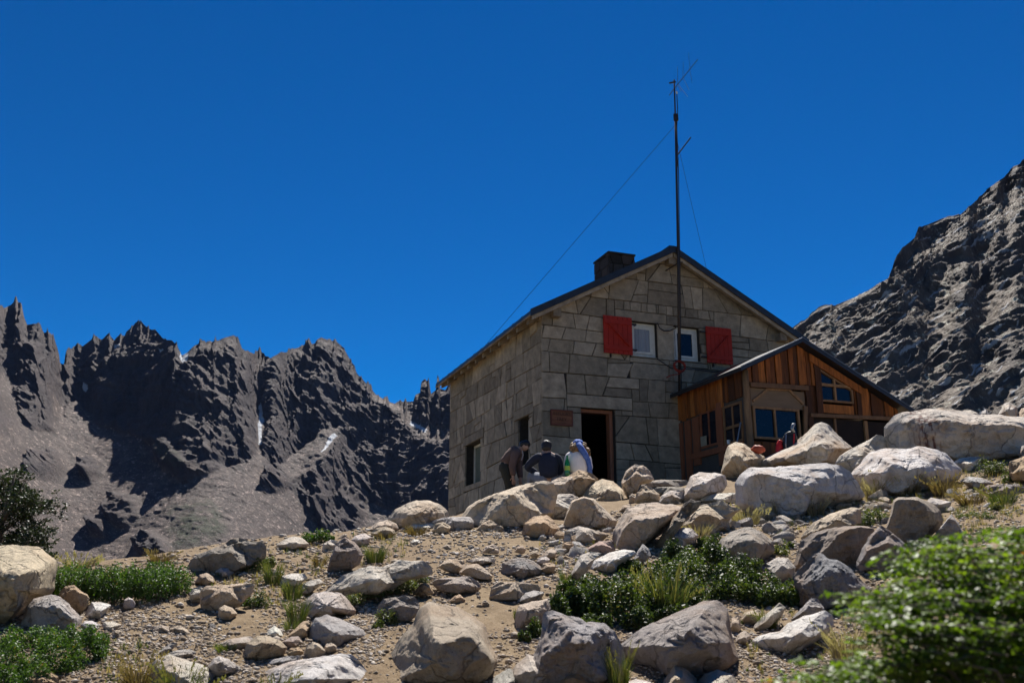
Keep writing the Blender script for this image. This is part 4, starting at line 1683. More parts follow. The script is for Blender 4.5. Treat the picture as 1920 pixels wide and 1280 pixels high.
# red rope coil on the mast
mb = MB()
rr = random.Random(3)
ctr = np.array(pole_pt(1271, 688))
for loop in range(5):
    pp = []
    for i in range(15):
        a = 2 * math.pi * i / 14
        pp.append(ctr + UH * (0.15 * math.cos(a) * rr.uniform(.85, 1.1)) - VH * (0.06 + 0.012 * loop) + np.array([0, 0, 0.13 * math.sin(a) * rr.uniform(.8, 1.15)]))
    mb.tube(pp, 0.013, 6)
mb.tube([ctr + UH * 0.12 - VH * 0.09 + np.array([0, 0, -0.1]), ctr - UH * 0.05 - VH * 0.1 + np.array([0, 0, -0.2]), ctr - UH * 0.25 - VH * 0.09 + np.array([0, 0, -0.24]), ctr - UH * 0.36 - VH * 0.06 + np.array([0, 0, -0.30])], 0.013, 6)
o = mb.build('rope_coil', simple('red rope', (0.25, 0.035, 0.025), rough=0.9), smooth=True)
tag(o, 'coil of red rope hung on the mast below the right window', 'rope')

# ------------------------------------------------------------------ boulders and stones
PALE, TAN, GREY, ORNG, WHITE = (0.62, 0.555, 0.48), (0.57, 0.465, 0.345), (0.46, 0.43, 0.40), (0.54, 0.385, 0.245), (0.76, 0.71, 0.65)
ROCKPOLYS = []


def poly_radius(P, c, n):
    """radius of the outline round c at n angles (up positive)"""
    th = np.linspace(0, 2 * math.pi, n, endpoint=False)
    dx, dy = np.cos(th), -np.sin(th)
    R = np.zeros(n)
    for i in range(len(P)):
        a, b_ = P[i], P[(i + 1) % len(P)]
        ex, ey = b_ - a
        den = dx * ey - dy * ex
        with np.errstate(divide='ignore', invalid='ignore'):
            t = ((a[0] - c[0]) * ey - (a[1] - c[1]) * ex) / den
            s = ((a[0] - c[0]) * dy - (a[1] - c[1]) * dx) / den
        ok = (np.abs(den) > 1e-9) & (t > 0) & (s >= -1e-6) & (s <= 1 + 1e-6)
        R = np.where(ok, np.maximum(R, t), R)
    if (R <= 0).any():
        g = R > 0
        R = np.interp(np.arange(n), np.arange(n)[g], R[g])
    return th, R


def boulder(label, col, tf, outline, name='boulder', dep=0.5, seed=None, depth=None, mat='granite', rough=1.0, cat=None, group=None, facet=True):
    P = pts(outline)
    ROCKPOLYS.append(P)
    seed = seed if seed is not None else int(abs(P.sum())) % 9973
    rs = np.random.default_rng(seed)
    x0, x1, y0, y1 = P[:, 0].min(), P[:, 0].max(), P[:, 1].min(), P[:, 1].max()
    # centroid of the outline
    q = np.roll(P, -1, 0)
    cr = P[:, 0] * q[:, 1] - q[:, 0] * P[:, 1]
    A = cr.sum() / 2
    c = np.array([((P[:, 0] + q[:, 0]) * cr).sum() / (6 * A), ((P[:, 1] + q[:, 1]) * cr).sum() / (6 * A)])
    W, H = x1 - x0, y1 - y0
    big = W * H > 2500
    n = 168 if big else 80
    nf, nb = (46, 10) if big else (20, 6)
    th, R = poly_radius(P, c, n)
    k = np.array([1, 6, 1.0]) / 8
    R = (np.roll(R, 1) * k[0] + R * k[1] + np.roll(R, -1) * k[2])
    circ = np.stack([np.cos(th), np.sin(th), th * 0 + seed], -1)
    R = R * (1 + 0.016 * rough * fbm(circ * 3.0, 4, seed)) * (1 + 0.10 * np.clip(-np.sin(th), 0, 1))
    Dg = depth if depth else gdepth(float(np.clip(c[0], -150, 2050)), min(y1, 1300))
    mpp = Dg / F
    size = math.sqrt(W * H) * mpp
    Df = dep * size * 1.05
    tl, tt, tr = tf if hasattr(tf, '__len__') else (tf * 0.8, tf, tf * 0.8)
    s_, c_ = np.sin(th), np.cos(th)
    up, lf, rt, dn = np.clip(s_, 0, 1) ** 2, np.clip(-c_, 0, 1) ** 2, np.clip(c_, 0, 1) ** 2, np.clip(-s_, 0, 1) ** 2
    TF = tt * up + tl * lf + tr * rt + 0.07 * dn
    TF = TF * (1 + 0.25 * fbm(circ * 1.6 + 5, 3, seed + 3))
    TF = np.clip(TF * 1.75, 0.04, 0.93)
    Df = max(Df, 4.0 * min(tt * 1.75, 0.93) * R[n // 4] * mpp)
    D0 = Dg + 0.9 * Df
    rho = 1 - np.linspace(0, 1, nf) ** 1.35                      # 1 at the outline ... 0 at the centre
    RH = rho[:, None]
    s1 = (1 - RH) / TF[None]
    g = (1 + s1 - np.sqrt((1 - s1) ** 2 + 0.004)) / 2
    g = g / g.max()
    U = RH * np.cos(th)[None] * R[None]
    V = RH * np.sin(th)[None] * R[None]
    nrm = max(W, H) / 2
    t = Df * (g * 0.9 + 0.10 * (1 - RH))
    for i in range(9 if facet else 2):
        a = rs.uniform(0.9 * math.pi, 2.1 * math.pi)
        sl = rs.uniform(0.2, 1.3)
        rr_ = rs.uniform(0.15, 0.75)
        t = np.maximum(np.minimum(t, Df * (rs.uniform(0.86, 1.0) - sl * ((U * math.cos(a) + V * math.sin(a)) / nrm - rr_))), 0.3 * t)
    for i in range(4 if facet else 0):                        # chamfers that catch the sun along the top
        a = rs.uniform(0.22, 0.78) * math.pi
        sl = rs.uniform(2.0, 3.4) * nrm * mpp / Df
        rr_ = rs.uniform(0.25, 0.8) * float(R[n // 4]) / nrm
        t = np.maximum(np.minimum(t, Df * (rs.uniform(0.9, 1.0) - sl * ((U * math.cos(a) + V * math.sin(a)) / nrm - rr_))), 0.45 * t)
    P3 = np.stack([U * mpp, V * mpp, t], -1) / size
    fade = np.clip((1 - RH) * 5, 0, 1)
    t = t + fade * size * rough * (0.055 * fbm(P3 * 2.4 + seed, 3, seed + 7) + 0.055 * fbm(P3 * 3.4 + seed, 4, seed + 8, True) + 0.034 * fbm(P3 * 9.0 + seed, 4, seed + 9, True))
    rb = np.sin(np.linspace(math.pi / 2, 0, nb + 1))[1:]
    tb = -0.62 * Df * np.sqrt(1 - rb ** 2)
    Ub, Vb = rb[:, None] * np.cos(th)[None] * R[None], rb[:, None] * np.sin(th)[None] * R[None]
    U = np.concatenate([U[:-1], [[U[-1].mean()] * n], Ub[:-1], Ub[-1:]], 0)
    V = np.concatenate([V[:-1], [[V[-1].mean()] * n], Vb[:-1], Vb[-1:]], 0)
    T = np.concatenate([t[:-1], [[t[-1].mean()] * n], np.broadcast_to(tb[:, None], Ub.shape)], 0)
    # rows: front outline -> centre, then (back) outline+ -> back centre
    nr = len(U)
    pos = ray(c[0] + U, c[1] - V) * (D0 - T)[..., None]
    # rough broken surface in every direction
    q = (pos - pos.mean((0, 1))) / size
    amp = size * rough * 0.026
    pos = pos + amp * np.stack([fbm(q * 7 + seed + 3 * i, 4, seed + 20 + i) for i in range(3)], -1) * np.array([0.5, 1.0, 1.0])
    fr = nf
    idx = np.arange(n)
    nx = (idx + 1) % n
    F_ = []
    for i in range(fr - 1):
        F_.append(np.stack([i * n + idx, i * n + nx, (i + 1) * n + nx, (i + 1) * n + idx], -1))
    order = [0] + list(range(fr, nr))
    for a, b_ in zip(order[:-1], order[1:]):
        F_.append(np.stack([b_ * n + idx, b_ * n + nx, a * n + nx, a * n + idx], -1))
    f = np.concatenate(F_, 0)
    base = ray(c[0], y1) * Dg
    v = pos.reshape(-1, 3) - base
    me = mesh_np(name, v, f)
    bm = bmesh.new()
    bm.from_mesh(me)
    bmesh.ops.remove_doubles(bm, verts=bm.verts, dist=size * 1e-4)
    bmesh.ops.recalc_face_normals(bm, faces=bm.faces)
    bm.to_mesh(me)
    bm.free()
    o = link(name, me, M[mat], None, tuple(base), smooth=True)
    me.set_sharp_from_angle(angle=math.radians(26))
    j = rs.uniform(0.88, 1.1)
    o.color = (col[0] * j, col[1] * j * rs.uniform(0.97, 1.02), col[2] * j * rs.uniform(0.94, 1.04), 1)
    tag(o, label, cat or ('boulder' if name == 'boulder' else 'stone'), group)
    return o


B = boulder
GB, GS = 'boulders strewn on the slope', 'stones lying on the slope'


def S(label, col, tf, outline, **kw):
    kw.setdefault('dep', 0.6)
    return boulder(label, col, tf, outline, name='stone', **kw)


# --- left edge and lower left
B('huge tan boulder cut by the left edge beneath the dark tree', TAN, (0.5, 0.42, 0.35), '-90,1050 -40,1026 0,1022 24,1021 44,1025 72,1025 88,1035 107,1050 107,1066 101,1105 92,1116 72,1119 44,1149 0,1172 -90,1180', group=GB)
B('rounded purplish grey boulder wedged under the huge boulder at the left edge', GREY, 0.25, '40,1170 48,1138 62,1122 80,1117 95,1114 115,1120 130,1132 142,1146 153,1160 150,1184 44,1186', group=GB)
B('upright orange brown stone between the huge left boulder and the green shrub', ORNG, 0.15, '110,1113 120,1100 130,1096 140,1096 150,1106 165,1115 168,1122 160,1138 150,1148 140,1144 122,1130', group=GB)
S('bright white angular stone right of the orange brown stone', WHITE, 0.5, '155,1158 165,1140 172,1128 190,1128 210,1134 199,1148 190,1160 165,1164', group=GS)
S('flat white stone at the top edge of the lower left shrub', WHITE, 0.4, '150,1172 158,1164 172,1163 187,1170 190,1180 160,1186', group=GS)
S('pale flat stone pointing right, right of the lower left shrub top', PALE, 0.55, '187,1178 195,1165 212,1164 228,1170 225,1178 210,1187 192,1186', group=GS)
S('small tan stone just below the pale flat stone near the lower left shrub', TAN, 0.3, '208,1190 214,1181 226,1180 231,1187 226,1196 212,1196', group=GS)
S('small round ball-like stone in front of the long green shrub', PALE, 0.12, '231,1136 233,1124 241,1119 250,1123 254,1131 251,1140 236,1141', group=GS)
S('low brown slab stone with a vertical front, in the gravel left of centre', TAN, 0.15, '284,1186 286,1173 300,1170 316,1174 324,1183 318,1188 298,1189', group=GS)
S('long pinkish wedge stone beside the low brown slab stone', TAN, 0.3, '312,1180 322,1170 338,1172 352,1180 360,1187 344,1190 322,1188', group=GS)
B('brown pointed boulder at the bottom edge under the lower left shrub', ORNG, (0.1, 0.2, 0.5), '38,1300 44,1282 60,1262 75,1253 90,1256 110,1268 116,1300', group=GB)
B('low pale boulder with grass stalks before it at the bottom left', PALE, 0.55, '279,1268 284,1246 293,1236 315,1226 350,1236 383,1247 402,1264 404,1285 395,1306 285,1306', group=GB)
S('grey splinter of stone lying above the low pale boulder at the bottom left', GREY, 0.5, '284,1228 305,1216 324,1202 332,1206 322,1218 300,1228', group=GS)
S('broad flat grey stone behind the low pale boulder at the bottom left', GREY, 0.7, '300,1230 330,1218 355,1216 370,1222 352,1238 320,1238', group=GS)
B('long dark lichen grey slab leaning on the crest of the slope at left', (0.33, 0.28, 0.23), (0.1, 0.05, 0.15), '352,1062 358,1048 375,1036 410,1024 431,1010 450,1007 471,1015 492,1014 500,1024 498,1044 470,1064 441,1072 399,1074 352,1076', group=GB)
B('tan block with a white vein and a dark shadow under its left end', TAN, 0.12, '376,1106 387,1098 410,1097 434,1095 471,1091 478,1097 472,1114 450,1132 430,1144 403,1150 382,1148 376,1130', group=GB)
S('small pale block close to the left end of the white veined block', PALE, 0.25, '354,1112 362,1102 378,1098 384,1110 382,1126 358,1131', group=GS)
S('tan stone with a slanting top below the white veined block', TAN, 0.3, '407,1166 410,1140 420,1133 436,1139 446,1150 432,1164', group=GS)
S('bright white flat stone below the long dark crest slab', WHITE, 0.7, '403,1072 412,1062 430,1061 439,1073 432,1081 415,1081', group=GS)
S('domed pink stone left of the bright white flat stone', TAN, 0.35, '365,1092 374,1077 388,1073 400,1081 404,1092 385,1097', group=GS)
S('pale flat-topped stone left of the yellow flowered grass', WHITE, 0.55, '523,1096 527,1080 545,1075 570,1074 578,1083 560,1097 530,1102', group=GS)
S('pale wedge stone right of the yellow flowered grass', PALE, 0.55, '558,1112 568,1094 582,1087 600,1084 607,1091 595,1102 575,1114', group=GS)
B('rough sunlit boulder with a flat lip at its right, mid slope', PALE, 0.6, '567,1132 574,1123 588,1111 609,1108 640,1111 654,1125 668,1144 661,1155 633,1152 609,1158 574,1162 566,1146', group=GB)
B('dark grey layered boulder tapering to the right, mid slope', GREY, 0.62, '577,1202 579,1181 591,1158 612,1152 640,1160 668,1174 680,1179 690,1193 675,1203 656,1210 631,1216 598,1213', group=GB)
B('smooth rounded tan boulder like a loaf, lower middle left', TAN, 0.3, '455,1228 462,1205 481,1192 499,1190 523,1198 539,1214 529,1230 481,1237 457,1236', group=GB)
S('small white pyramid stone above the loaf-like tan boulder', WHITE, 0.45, '496,1191 506,1178 515,1172 526,1181 534,1193 515,1198', group=GS)
S('orange faced angular stone touching the dark grey layered boulder', ORNG, 0.3, '538,1192 555,1177 568,1164 584,1163 581,1182 577,1197 545,1198', group=GS)
S('flat grey stone lying between the loaf-like boulder and the layered boulder', GREY, 0.5, '530,1202 545,1193 560,1192 569,1205 555,1214 538,1212', group=GS)
S('round tan cobble under the layered dark grey boulder, the larger of two', TAN, 0.2, '570,1227 575,1208 585,1202 600,1207 611,1220 606,1230 580,1234', group=GS)
S('round tan cobble under the layered dark grey boulder, the smaller of two', TAN, 0.2, '606,1220 610,1207 620,1203 631,1210 632,1222 620,1228', group=GS)
S('brown knobbly stone between the loaf-like boulder and the tan cobbles', ORNG, 0.2, '535,1222 545,1214 562,1213 570,1221 566,1230 542,1230', group=GS)
S('domed pinkish stone with a shaded front, lower left', PALE, (0.2, 0.3, 0.5), '389,1250 399,1234 410,1229 429,1235 448,1250 438,1262 401,1267', group=GS)
B('great flat white slab along the bottom edge left of the central boulder', WHITE, (0.9, 0.95, 0.9), '455,1290 481,1270 504,1254 541,1240 574,1234 621,1227 659,1225 668,1233 680,1247 691,1261 707,1273 690,1290 650,1306 480,1310', dep=0.75, rough=0.7, group=GB)
S('pale grey slab half hidden behind the great flat white slab', GREY, 0.8, '490,1248 512,1236 540,1229 565,1228 560,1240 520,1248', group=GS)
B('thin pale path slab left of the loaf-like tan boulder', PALE, 0.8, '400,1210 430,1197 470,1192 482,1200 460,1216 420,1222', group=GB)
B('tall dark boulder standing upright on the crest, left of centre', (0.33, 0.28, 0.24), (0.05, 0.08, 0.2), '614,1071 621,1041 631,1017 647,1006 666,1017 677,1031 681,1041 673,1057 656,1066 616,1073', group=GB)
S('square white-topped stone left of the tall dark crest boulder', PALE, 0.25, '603,1035 606,1019 620,1011 633,1013 629,1033', group=GS)
S('pale rough stone right behind the tall dark crest boulder', PALE, 0.5, '658,1012 666,1004 684,999 697,1007 690,1020 666,1027', group=GS)
S('low pale stone on the crest beside the bright green tuft', PALE, 0.45, '516,1022 534,1010 551,1005 567,1008 580,1019 574,1028 527,1030', group=GS)
S('upper of two rounded tan stones on the crest left of the path', TAN, 0.4, '689,993 706,979 727,974 743,981 748,990 738,998 695,998', group=GS)
S('lower of two rounded tan stones on the crest left of the path', TAN, 0.3, '694,1001 704,990 724,986 740,993 743,1002 716,1008', group=GS)
B('large layered tan boulder on the crest beside the hut corner', TAN, (0.35, 0.4, 0.5), '727,974 738,957 756,946 780,938 806,938 826,945 840,958 844,972 815,988 793,991 762,993 740,990', group=GB)
B('low mauve boulder at the right foot of the large layered crest boulder', GREY, 0.15, '798,983 815,974 835,969 859,968 883,969 890,979 888,992 846,994 812,991', group=GB)
S('bright white flat stone in front of the large layered crest boulder', WHITE, 0.6, '762,989 775,981 795,979 818,983 812,992 770,995', group=GS)
S('small dark brown stone right of the bright white flat stone on the crest', TAN, 0.1, '809,996 817,981 833,978 846,988 840,998 822,1000', group=GS)
# --- below the people
B('long tan ledge boulder with a bright rim below the bending man', TAN, (0.05, 0.18, 0.2), '864,970 876,951 891,941 925,927 950,918 985,907 1020,899 1038,904 1046,925 1040,962 1000,986 930,992 880,986', dep=0.7, group=GB)
B('bright rough white boulder under the long tan ledge boulder', WHITE, 0.75, '896,976 915,959 942,947 964,947 981,950 998,966 983,976 935,981 905,985', group=GB)
S('dark tan pointed stone left of the bright rough white boulder foot', TAN, 0.12, '890,996 902,982 918,973 936,983 926,995 902,999', group=GS)
B('brown lumpy boulder with a cobble at its foot on the upper path', ORNG, 0.35, '979,1003 982,981 1002,967 1025,965 1038,975 1050,991 1042,1004 1008,1011', group=GB)
S('small pale cobble at the right foot of the brown lumpy boulder', PALE, 0.2, '1008,1012 1012,1003 1020,1000 1026,1008 1020,1015', group=GS)
B('tan boulder directly below the seated man in dark blue', TAN, 0.15, '1020,930 1025,907 1048,894 1074,893 1081,909 1078,930 1048,940', group=GB, depth=16.3)
B('brown topped boulder directly below the woman with the blue scarf', ORNG, 0.15, '1062,894 1084,881 1110,887 1123,897 1105,911 1090,940 1066,930', group=GB, depth=16.5)
B('egg-shaped boulder with a white cap, right of the boulder under the woman', TAN, (0.5, 0.42, 0.15), '1087,928 1103,909 1130,897 1150,902 1169,919 1176,938 1163,953 1130,956 1095,949', facet=False, group=GB, depth=15.9)
B('long low boulder tucked between the tan ledge and the dark hollow boulder', PALE, 0.35, '984,960 1015,933 1048,926 1072,925 1092,936 1087,958 1058,972 1000,972', group=GB)
B('dark tan boulder with a hollow shaded front, above the upper path', TAN, (0.03, 0.05, 0.25), '1056,990 1061,965 1071,939 1094,930 1113,935 1136,955 1157,976 1150,993 1123,993 1077,988', facet=False, group=GB)
B('smooth low boulder under the dark hollow boulder', PALE, 0.3, '1056,1016 1059,994 1084,986 1110,991 1145,1002 1130,1013 1097,1023 1070,1020', group=GB)
S('pink slab left of the big flat topped boulder', (0.50, 0.36, 0.29), 0.25, '1096,1030 1123,1014 1150,1011 1154,1032 1136,1040 1105,1037', group=GS)
B('big boulder with a flat sunlit top and dark spotted front, centre right', TAN, (0.25, 0.45, 0.3), '1149,1035 1151,993 1165,968 1175,952 1198,945 1228,942 1259,945 1284,950 1282,966 1268,979 1250,995 1217,1013 1202,1028 1175,1035', group=GB)
S('small tan stone behind the top of the big flat topped boulder', TAN, 0.3, '1160,958 1168,947 1182,944 1188,952 1178,962', group=GS)
B('tall pointed boulder in front of the doorway', TAN, (0.05, 0.12, 0.3), '1165,904 1173,883 1190,870 1207,872 1219,883 1227,899 1218,904 1200,908 1194,920 1178,932 1169,916', group=GB)
S('small rounded stone perched behind the tall pointed boulder', TAN, 0.25, '1178,874 1186,863 1196,862 1206,869 1202,880 1184,880', group=GS)
S('grey wedge stone left of the doorway boulders', GREY, 0.15, '1124,898 1132,884 1146,881 1154,893 1146,903', group=GS)
S('tan stone between the grey wedge stone and the tall pointed boulder', TAN, 0.2, '1147,893 1150,881 1165,876 1175,881 1170,897', group=GS)
S('little round stone under the tall pointed boulder left side', PALE, 0.2, '1146,905 1149,897 1160,895 1166,902 1162,912 1150,912', group=GS)
B('triangular tan boulder right of the tall pointed boulder', TAN, (0.2, 0.15, 0.1), '1190,942 1193,925 1207,910 1221,912 1237,927 1238,942 1217,947', group=GB)
S('small upright stone between the egg-shaped and triangular boulders', TAN, 0.1, '1179,943 1180,930 1186,924 1193,930 1192,943', group=GS)
B('pinkish boulder in the gap left of the stone steps foot', PALE, 0.25, '1235,943 1240,929 1255,919 1284,918 1284,935 1271,946 1248,947', group=GB)
B('blocky boulder with a rough white top right of the stone steps', PALE, (0.2, 0.4, 0.35), '1270,943 1286,914 1294,893 1311,885 1342,886 1361,891 1364,908 1352,925 1321,930 1290,946', group=GB)
for (lab, ol) in (('upper left flat slab of the stone steps before the doorway', '1220,899 1225,888 1250,886 1269,889 1270,901'), ('upper right flat slab of the stone steps', '1271,900 1273,889 1292,887 1304,890 1302,902'),
                  ('middle long slab of the stone steps', '1198,914 1210,902 1240,899 1292,900 1292,913'), ('lowest dark slab of the stone steps', '1222,925 1228,913 1258,912 1290,914 1290,925')):
    boulder(lab, (0.33, 0.29, 0.25), 0.12, ol, name='stone_step', cat='step', dep=0.9, rough=0.6, group='stone steps by the doorway')
B('flat sunlit slab wedged against the large smooth grey boulder', WHITE, 0.7, '1312,939 1317,931 1342,925 1380,923 1384,935 1382,947 1350,948', group=GB)
B('thin dark slab leaning along a diagonal root, right of the big flat topped boulder', (0.33, 0.28, 0.235), (0.3, 0.15, 0.1), '1222,1036 1240,1004 1262,970 1282,944 1296,936 1314,939 1314,948 1296,964 1276,986 1258,1012 1240,1034', group=GB)
B('brown humped boulder with a sunlit ridge above the glossy shrub', TAN, (0.35, 0.25, 0.3), '1266,990 1285,963 1300,950 1330,943 1352,938 1372,948 1392,954 1376,965 1366,978 1370,995 1330,1002 1280,1002', group=GB)
B('white boulder half buried in the top of the glossy shrub', WHITE, (0.2, 0.45, 0.7), '1243,1018 1259,997 1280,988 1298,991 1311,1004 1302,1018 1270,1028 1246,1032', group=GB)
S('small dark pointed stone at the upper left edge of the glossy shrub', GREY, (0.4, 0.1, 0.1), '1184,1056 1194,1035 1205,1018 1217,1029 1221,1042 1207,1054 1195,1062', group=GS)
B('pale flat slab at the upper left edge of the glossy shrub', WHITE, 0.85, '1100,1070 1113,1050 1140,1037 1165,1030 1190,1031 1194,1039 1173,1054 1157,1070 1132,1076', group=GB)
B('mottled boulder left of the pale flat slab, beside the path', PALE, (0.35, 0.35, 0.3), '1064,1090 1077,1060 1088,1041 1107,1033 1130,1037 1113,1050 1109,1062 1094,1076 1080,1094', group=GB)
# --- right side
B('tan knob boulder in front of the wooden annexe side wall', TAN, (0.2, 0.45, 0.6), '1353,890 1358,856 1365,835 1379,828 1395,831 1414,845 1435,856 1430,872 1421,882 1393,893 1366,896', group=GB)
B('peaked pale boulder in front of the annexe window', PALE, (0.4, 0.5, 0.25), '1415,866 1453,849 1475,840 1499,824 1517,807 1528,796 1540,791 1554,796 1570,814 1584,828 1599,838 1580,860 1568,872 1517,880 1464,885 1420,882', group=GB)
B('large smooth grey boulder with a brilliant white top, right of the steps', (0.60, 0.56, 0.52), (0.2, 0.34, 0.55), '1378,909 1386,891 1405,877 1439,877 1499,871 1552,867 1575,871 1593,884 1611,907 1622,930 1605,940 1579,945 1535,958 1482,971 1411,963 1382,949', group=GB, facet=False)
B('small peaked boulder between the peaked pale boulder and the largest boulder', PALE, (0.5, 0.3, 0.2), '1566,870 1574,854 1597,840 1623,828 1646,814 1659,819 1672,842 1662,864 1640,884 1593,888', group=GB)
S('white flat stone behind the small peaked boulder', WHITE, 0.6, '1584,838 1600,822 1625,818 1640,808 1652,804 1658,812 1640,824 1610,838', group=GS)
S('bright flat stone at the foot of the annexe front, by the red stained boulder', WHITE, 0.6, '1622,822 1632,808 1657,805 1660,814 1652,824', group=GS)
B('broad boulder with a pitted white top, below the red stained boulder', WHITE, (0.35, 0.5, 0.4), '1592,890 1604,876 1613,867 1630,847 1660,840 1701,842 1725,836 1754,841 1772,848 1792,868 1805,880 1798,897 1782,904 1742,920 1701,928 1660,932 1625,920 1604,906', facet=False, group=GB)
B('largest pale boulder with red drips down its front, at the right', PALE, (0.25, 0.22, 0.2), '1655,801 1673,783 1685,776 1715,770 1738,763 1770,763 1794,771 1823,777 1864,778 1925,782 1990,800 2000,855 1960,866 1880,870 1843,868 1792,867 1720,862 1665,852 1657,822', mat='granite_stained', dep=0.4, facet=False, group=GB)
S('low pale stone on the skyline behind the red stained boulder', PALE, 0.5, '1798,782 1806,769 1820,768 1836,775 1836,784', group=GS, depth=18.2)
S('dark pyramid stone on the skyline behind the red stained boulder', GREY, 0.3, '1836,785 1841,771 1849,767 1858,780 1857,787', group=GS, depth=18.3)
B('knobbly grey stone on the skyline behind the red stained boulder', PALE, 0.4, '1868,784 1882,757 1892,753 1906,762 1910,782 1890,790', group=GB, depth=18.4)
B('brown sloping stone on the skyline at the right edge', TAN, 0.35, '1903,784 1915,766 1935,756 1970,760 1980,790 1930,795', group=GB, depth=18.4)
B('tan boulder cut by the right edge below the red stained boulder', ORNG, 0.3, '1891,884 1892,866 1920,855 1965,858 1968,896 1930,902 1900,900', group=GB)
S('grey stone at the right edge against the red stained boulder', GREY, 0.3, '1908,850 1914,836 1930,831 1960,836 1960,860 1915,860', group=GS)
B('flaky white stone right of the pitted white topped boulder', WHITE, 0.6, '1787,866 1800,859 1819,856 1840,857 1838,874 1823,884 1798,882', group=GB)
S('low flat grey stone in the dry grass right of the pitted boulder', GREY, 0.6, '1798,902 1815,892 1843,896 1865,906 1847,915 1823,915', group=GS)
B('dark low ledge stone in the dry grass near the right edge', (0.26, 0.24, 0.22), 0.15, '1842,918 1850,909 1880,907 1930,911 1934,928 1890,932 1850,932', group=GB)
B('squarish brown boulder with a dark hole, mid right', (0.36, 0.295, 0.23), (0.03, 0.05, 0.15), '1662,990 1675,938 1684,932 1721,932 1745,942 1765,957 1769,976 1757,994 1736,1009 1710,1019 1690,1018 1672,1006', facet=False, group=GB)
S('white jagged stone right of the squarish brown boulder top', WHITE, 0.55, '1736,942 1745,932 1770,938 1785,940 1780,954 1760,960', group=GS)
S('grey triangular stone standing right of the squarish brown boulder', GREY, 0.05, '1748,1008 1768,982 1784,963 1797,980 1810,1006 1780,1014', group=GS)
B('sloping boulder with a bright edge below the large smooth grey boulder', TAN, (0.6, 0.4, 0.1), '1502,1006 1526,978 1557,963 1596,950 1614,952 1616,980 1560,996 1520,1012', group=GB)
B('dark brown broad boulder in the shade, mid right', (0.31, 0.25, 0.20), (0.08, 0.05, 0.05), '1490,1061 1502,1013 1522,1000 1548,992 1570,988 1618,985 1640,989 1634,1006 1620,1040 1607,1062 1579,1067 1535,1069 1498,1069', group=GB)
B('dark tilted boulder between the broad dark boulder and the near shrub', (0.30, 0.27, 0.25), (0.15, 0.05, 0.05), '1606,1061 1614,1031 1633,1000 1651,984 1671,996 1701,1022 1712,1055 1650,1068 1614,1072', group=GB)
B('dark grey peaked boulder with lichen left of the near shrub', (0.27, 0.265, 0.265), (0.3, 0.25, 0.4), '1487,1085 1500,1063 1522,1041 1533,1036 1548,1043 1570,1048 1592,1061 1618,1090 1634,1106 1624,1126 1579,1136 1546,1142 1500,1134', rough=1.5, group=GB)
S('pale cube-like stone right of the glossy shrub', PALE, 0.35, '1436,1056 1458,1044 1478,1046 1492,1064 1488,1090 1447,1093 1437,1072', group=GS)
B('round topped boulder above the glossy shrub at its right', (0.37, 0.32, 0.275), (0.3, 0.35, 0.3), '1332,1040 1352,1010 1372,996 1394,989 1410,988 1428,996 1450,1015 1453,1032 1434,1052 1404,1064 1360,1058', group=GB)
S('bright white flat stone lying in the glossy shrub', WHITE, 0.8, '1392,1100 1402,1090 1422,1087 1440,1093 1432,1104 1405,1106', group=GS)
# --- bottom front
B('big central foreground boulder with a broad shaded tan front face', (0.46, 0.375, 0.285), (0.52, 0.36, 0.06), '704,1290 734,1223 757,1186 775,1165 786,1142 802,1126 827,1131 859,1138 886,1152 909,1173 921,1207 935,1240 928,1264 905,1290 880,1330 720,1330', dep=0.55, group=GB)
B('dark spotted boulder with a hollow face, front right of the path', (0.37, 0.345, 0.325), (0.1, 0.22, 0.55), '996,1240 1013,1193 1022,1149 1033,1144 1059,1152 1098,1165 1134,1168 1150,1179 1162,1198 1168,1216 1174,1240 1176,1300 1010,1300', rough=1.6, group=GB)
B('angular boulder with a white upper face at the front of the dark spotted boulder', PALE, (0.3, 0.4, 0.4), '948,1300 955,1262 970,1243 990,1226 1017,1233 1056,1231 1068,1250 1050,1270 1040,1310', group=GB)
B('tan boulder with a bright rim at the bottom edge below the dark spotted boulder', ORNG, 0.25, '1026,1310 1030,1278 1045,1262 1075,1255 1105,1250 1125,1262 1142,1282 1146,1315', group=GB)
B('grey speckled rock in the bottom edge right of the central boulder', GREY, 0.5, '892,1310 905,1284 930,1265 955,1252 975,1262 985,1310', group=GB)
B('big mauve boulder with a smooth dark front, bottom right of centre', (0.42, 0.37, 0.335), (0.55, 0.4, 0.08), '1160,1212 1180,1195 1191,1184 1212,1175 1237,1161 1258,1152 1292,1138 1318,1126 1345,1124 1363,1137 1369,1163 1374,1198 1384,1232 1366,1252 1330,1268 1276,1280 1235,1276 1189,1250 1170,1234', dep=0.55, group=GB)
B('peaked tan stone at the bottom edge under the big mauve boulder', TAN, 0.35, '1230,1300 1256,1257 1263,1246 1281,1249 1304,1269 1324,1310 1235,1312', group=GB)
B('rounded pinkish stone at the bottom edge right of the peaked tan stone', PALE, 0.45, '1298,1306 1306,1278 1322,1262 1345,1254 1375,1264 1392,1306', group=GB)
S('low pale stone at the bottom edge left of the peaked tan stone', WHITE, 0.5, '1160,1300 1170,1280 1192,1272 1222,1278 1240,1304', group=GS)
B('flat stepped white slab with a shaded front, lower right', WHITE, (0.7, 0.75, 0.3), '1409,1202 1420,1192 1440,1187 1462,1182 1476,1168 1506,1155 1548,1144 1561,1152 1563,1172 1549,1192 1527,1207 1506,1219 1450,1234 1423,1234', dep=0.7, rough=0.8, group=GB)
B('shaded mauve boulder behind the flat stepped white slab', GREY, (0.3, 0.2, 0.1), '1480,1168 1494,1148 1508,1134 1522,1120 1535,1123 1546,1140 1543,1152 1508,1164', group=GB)
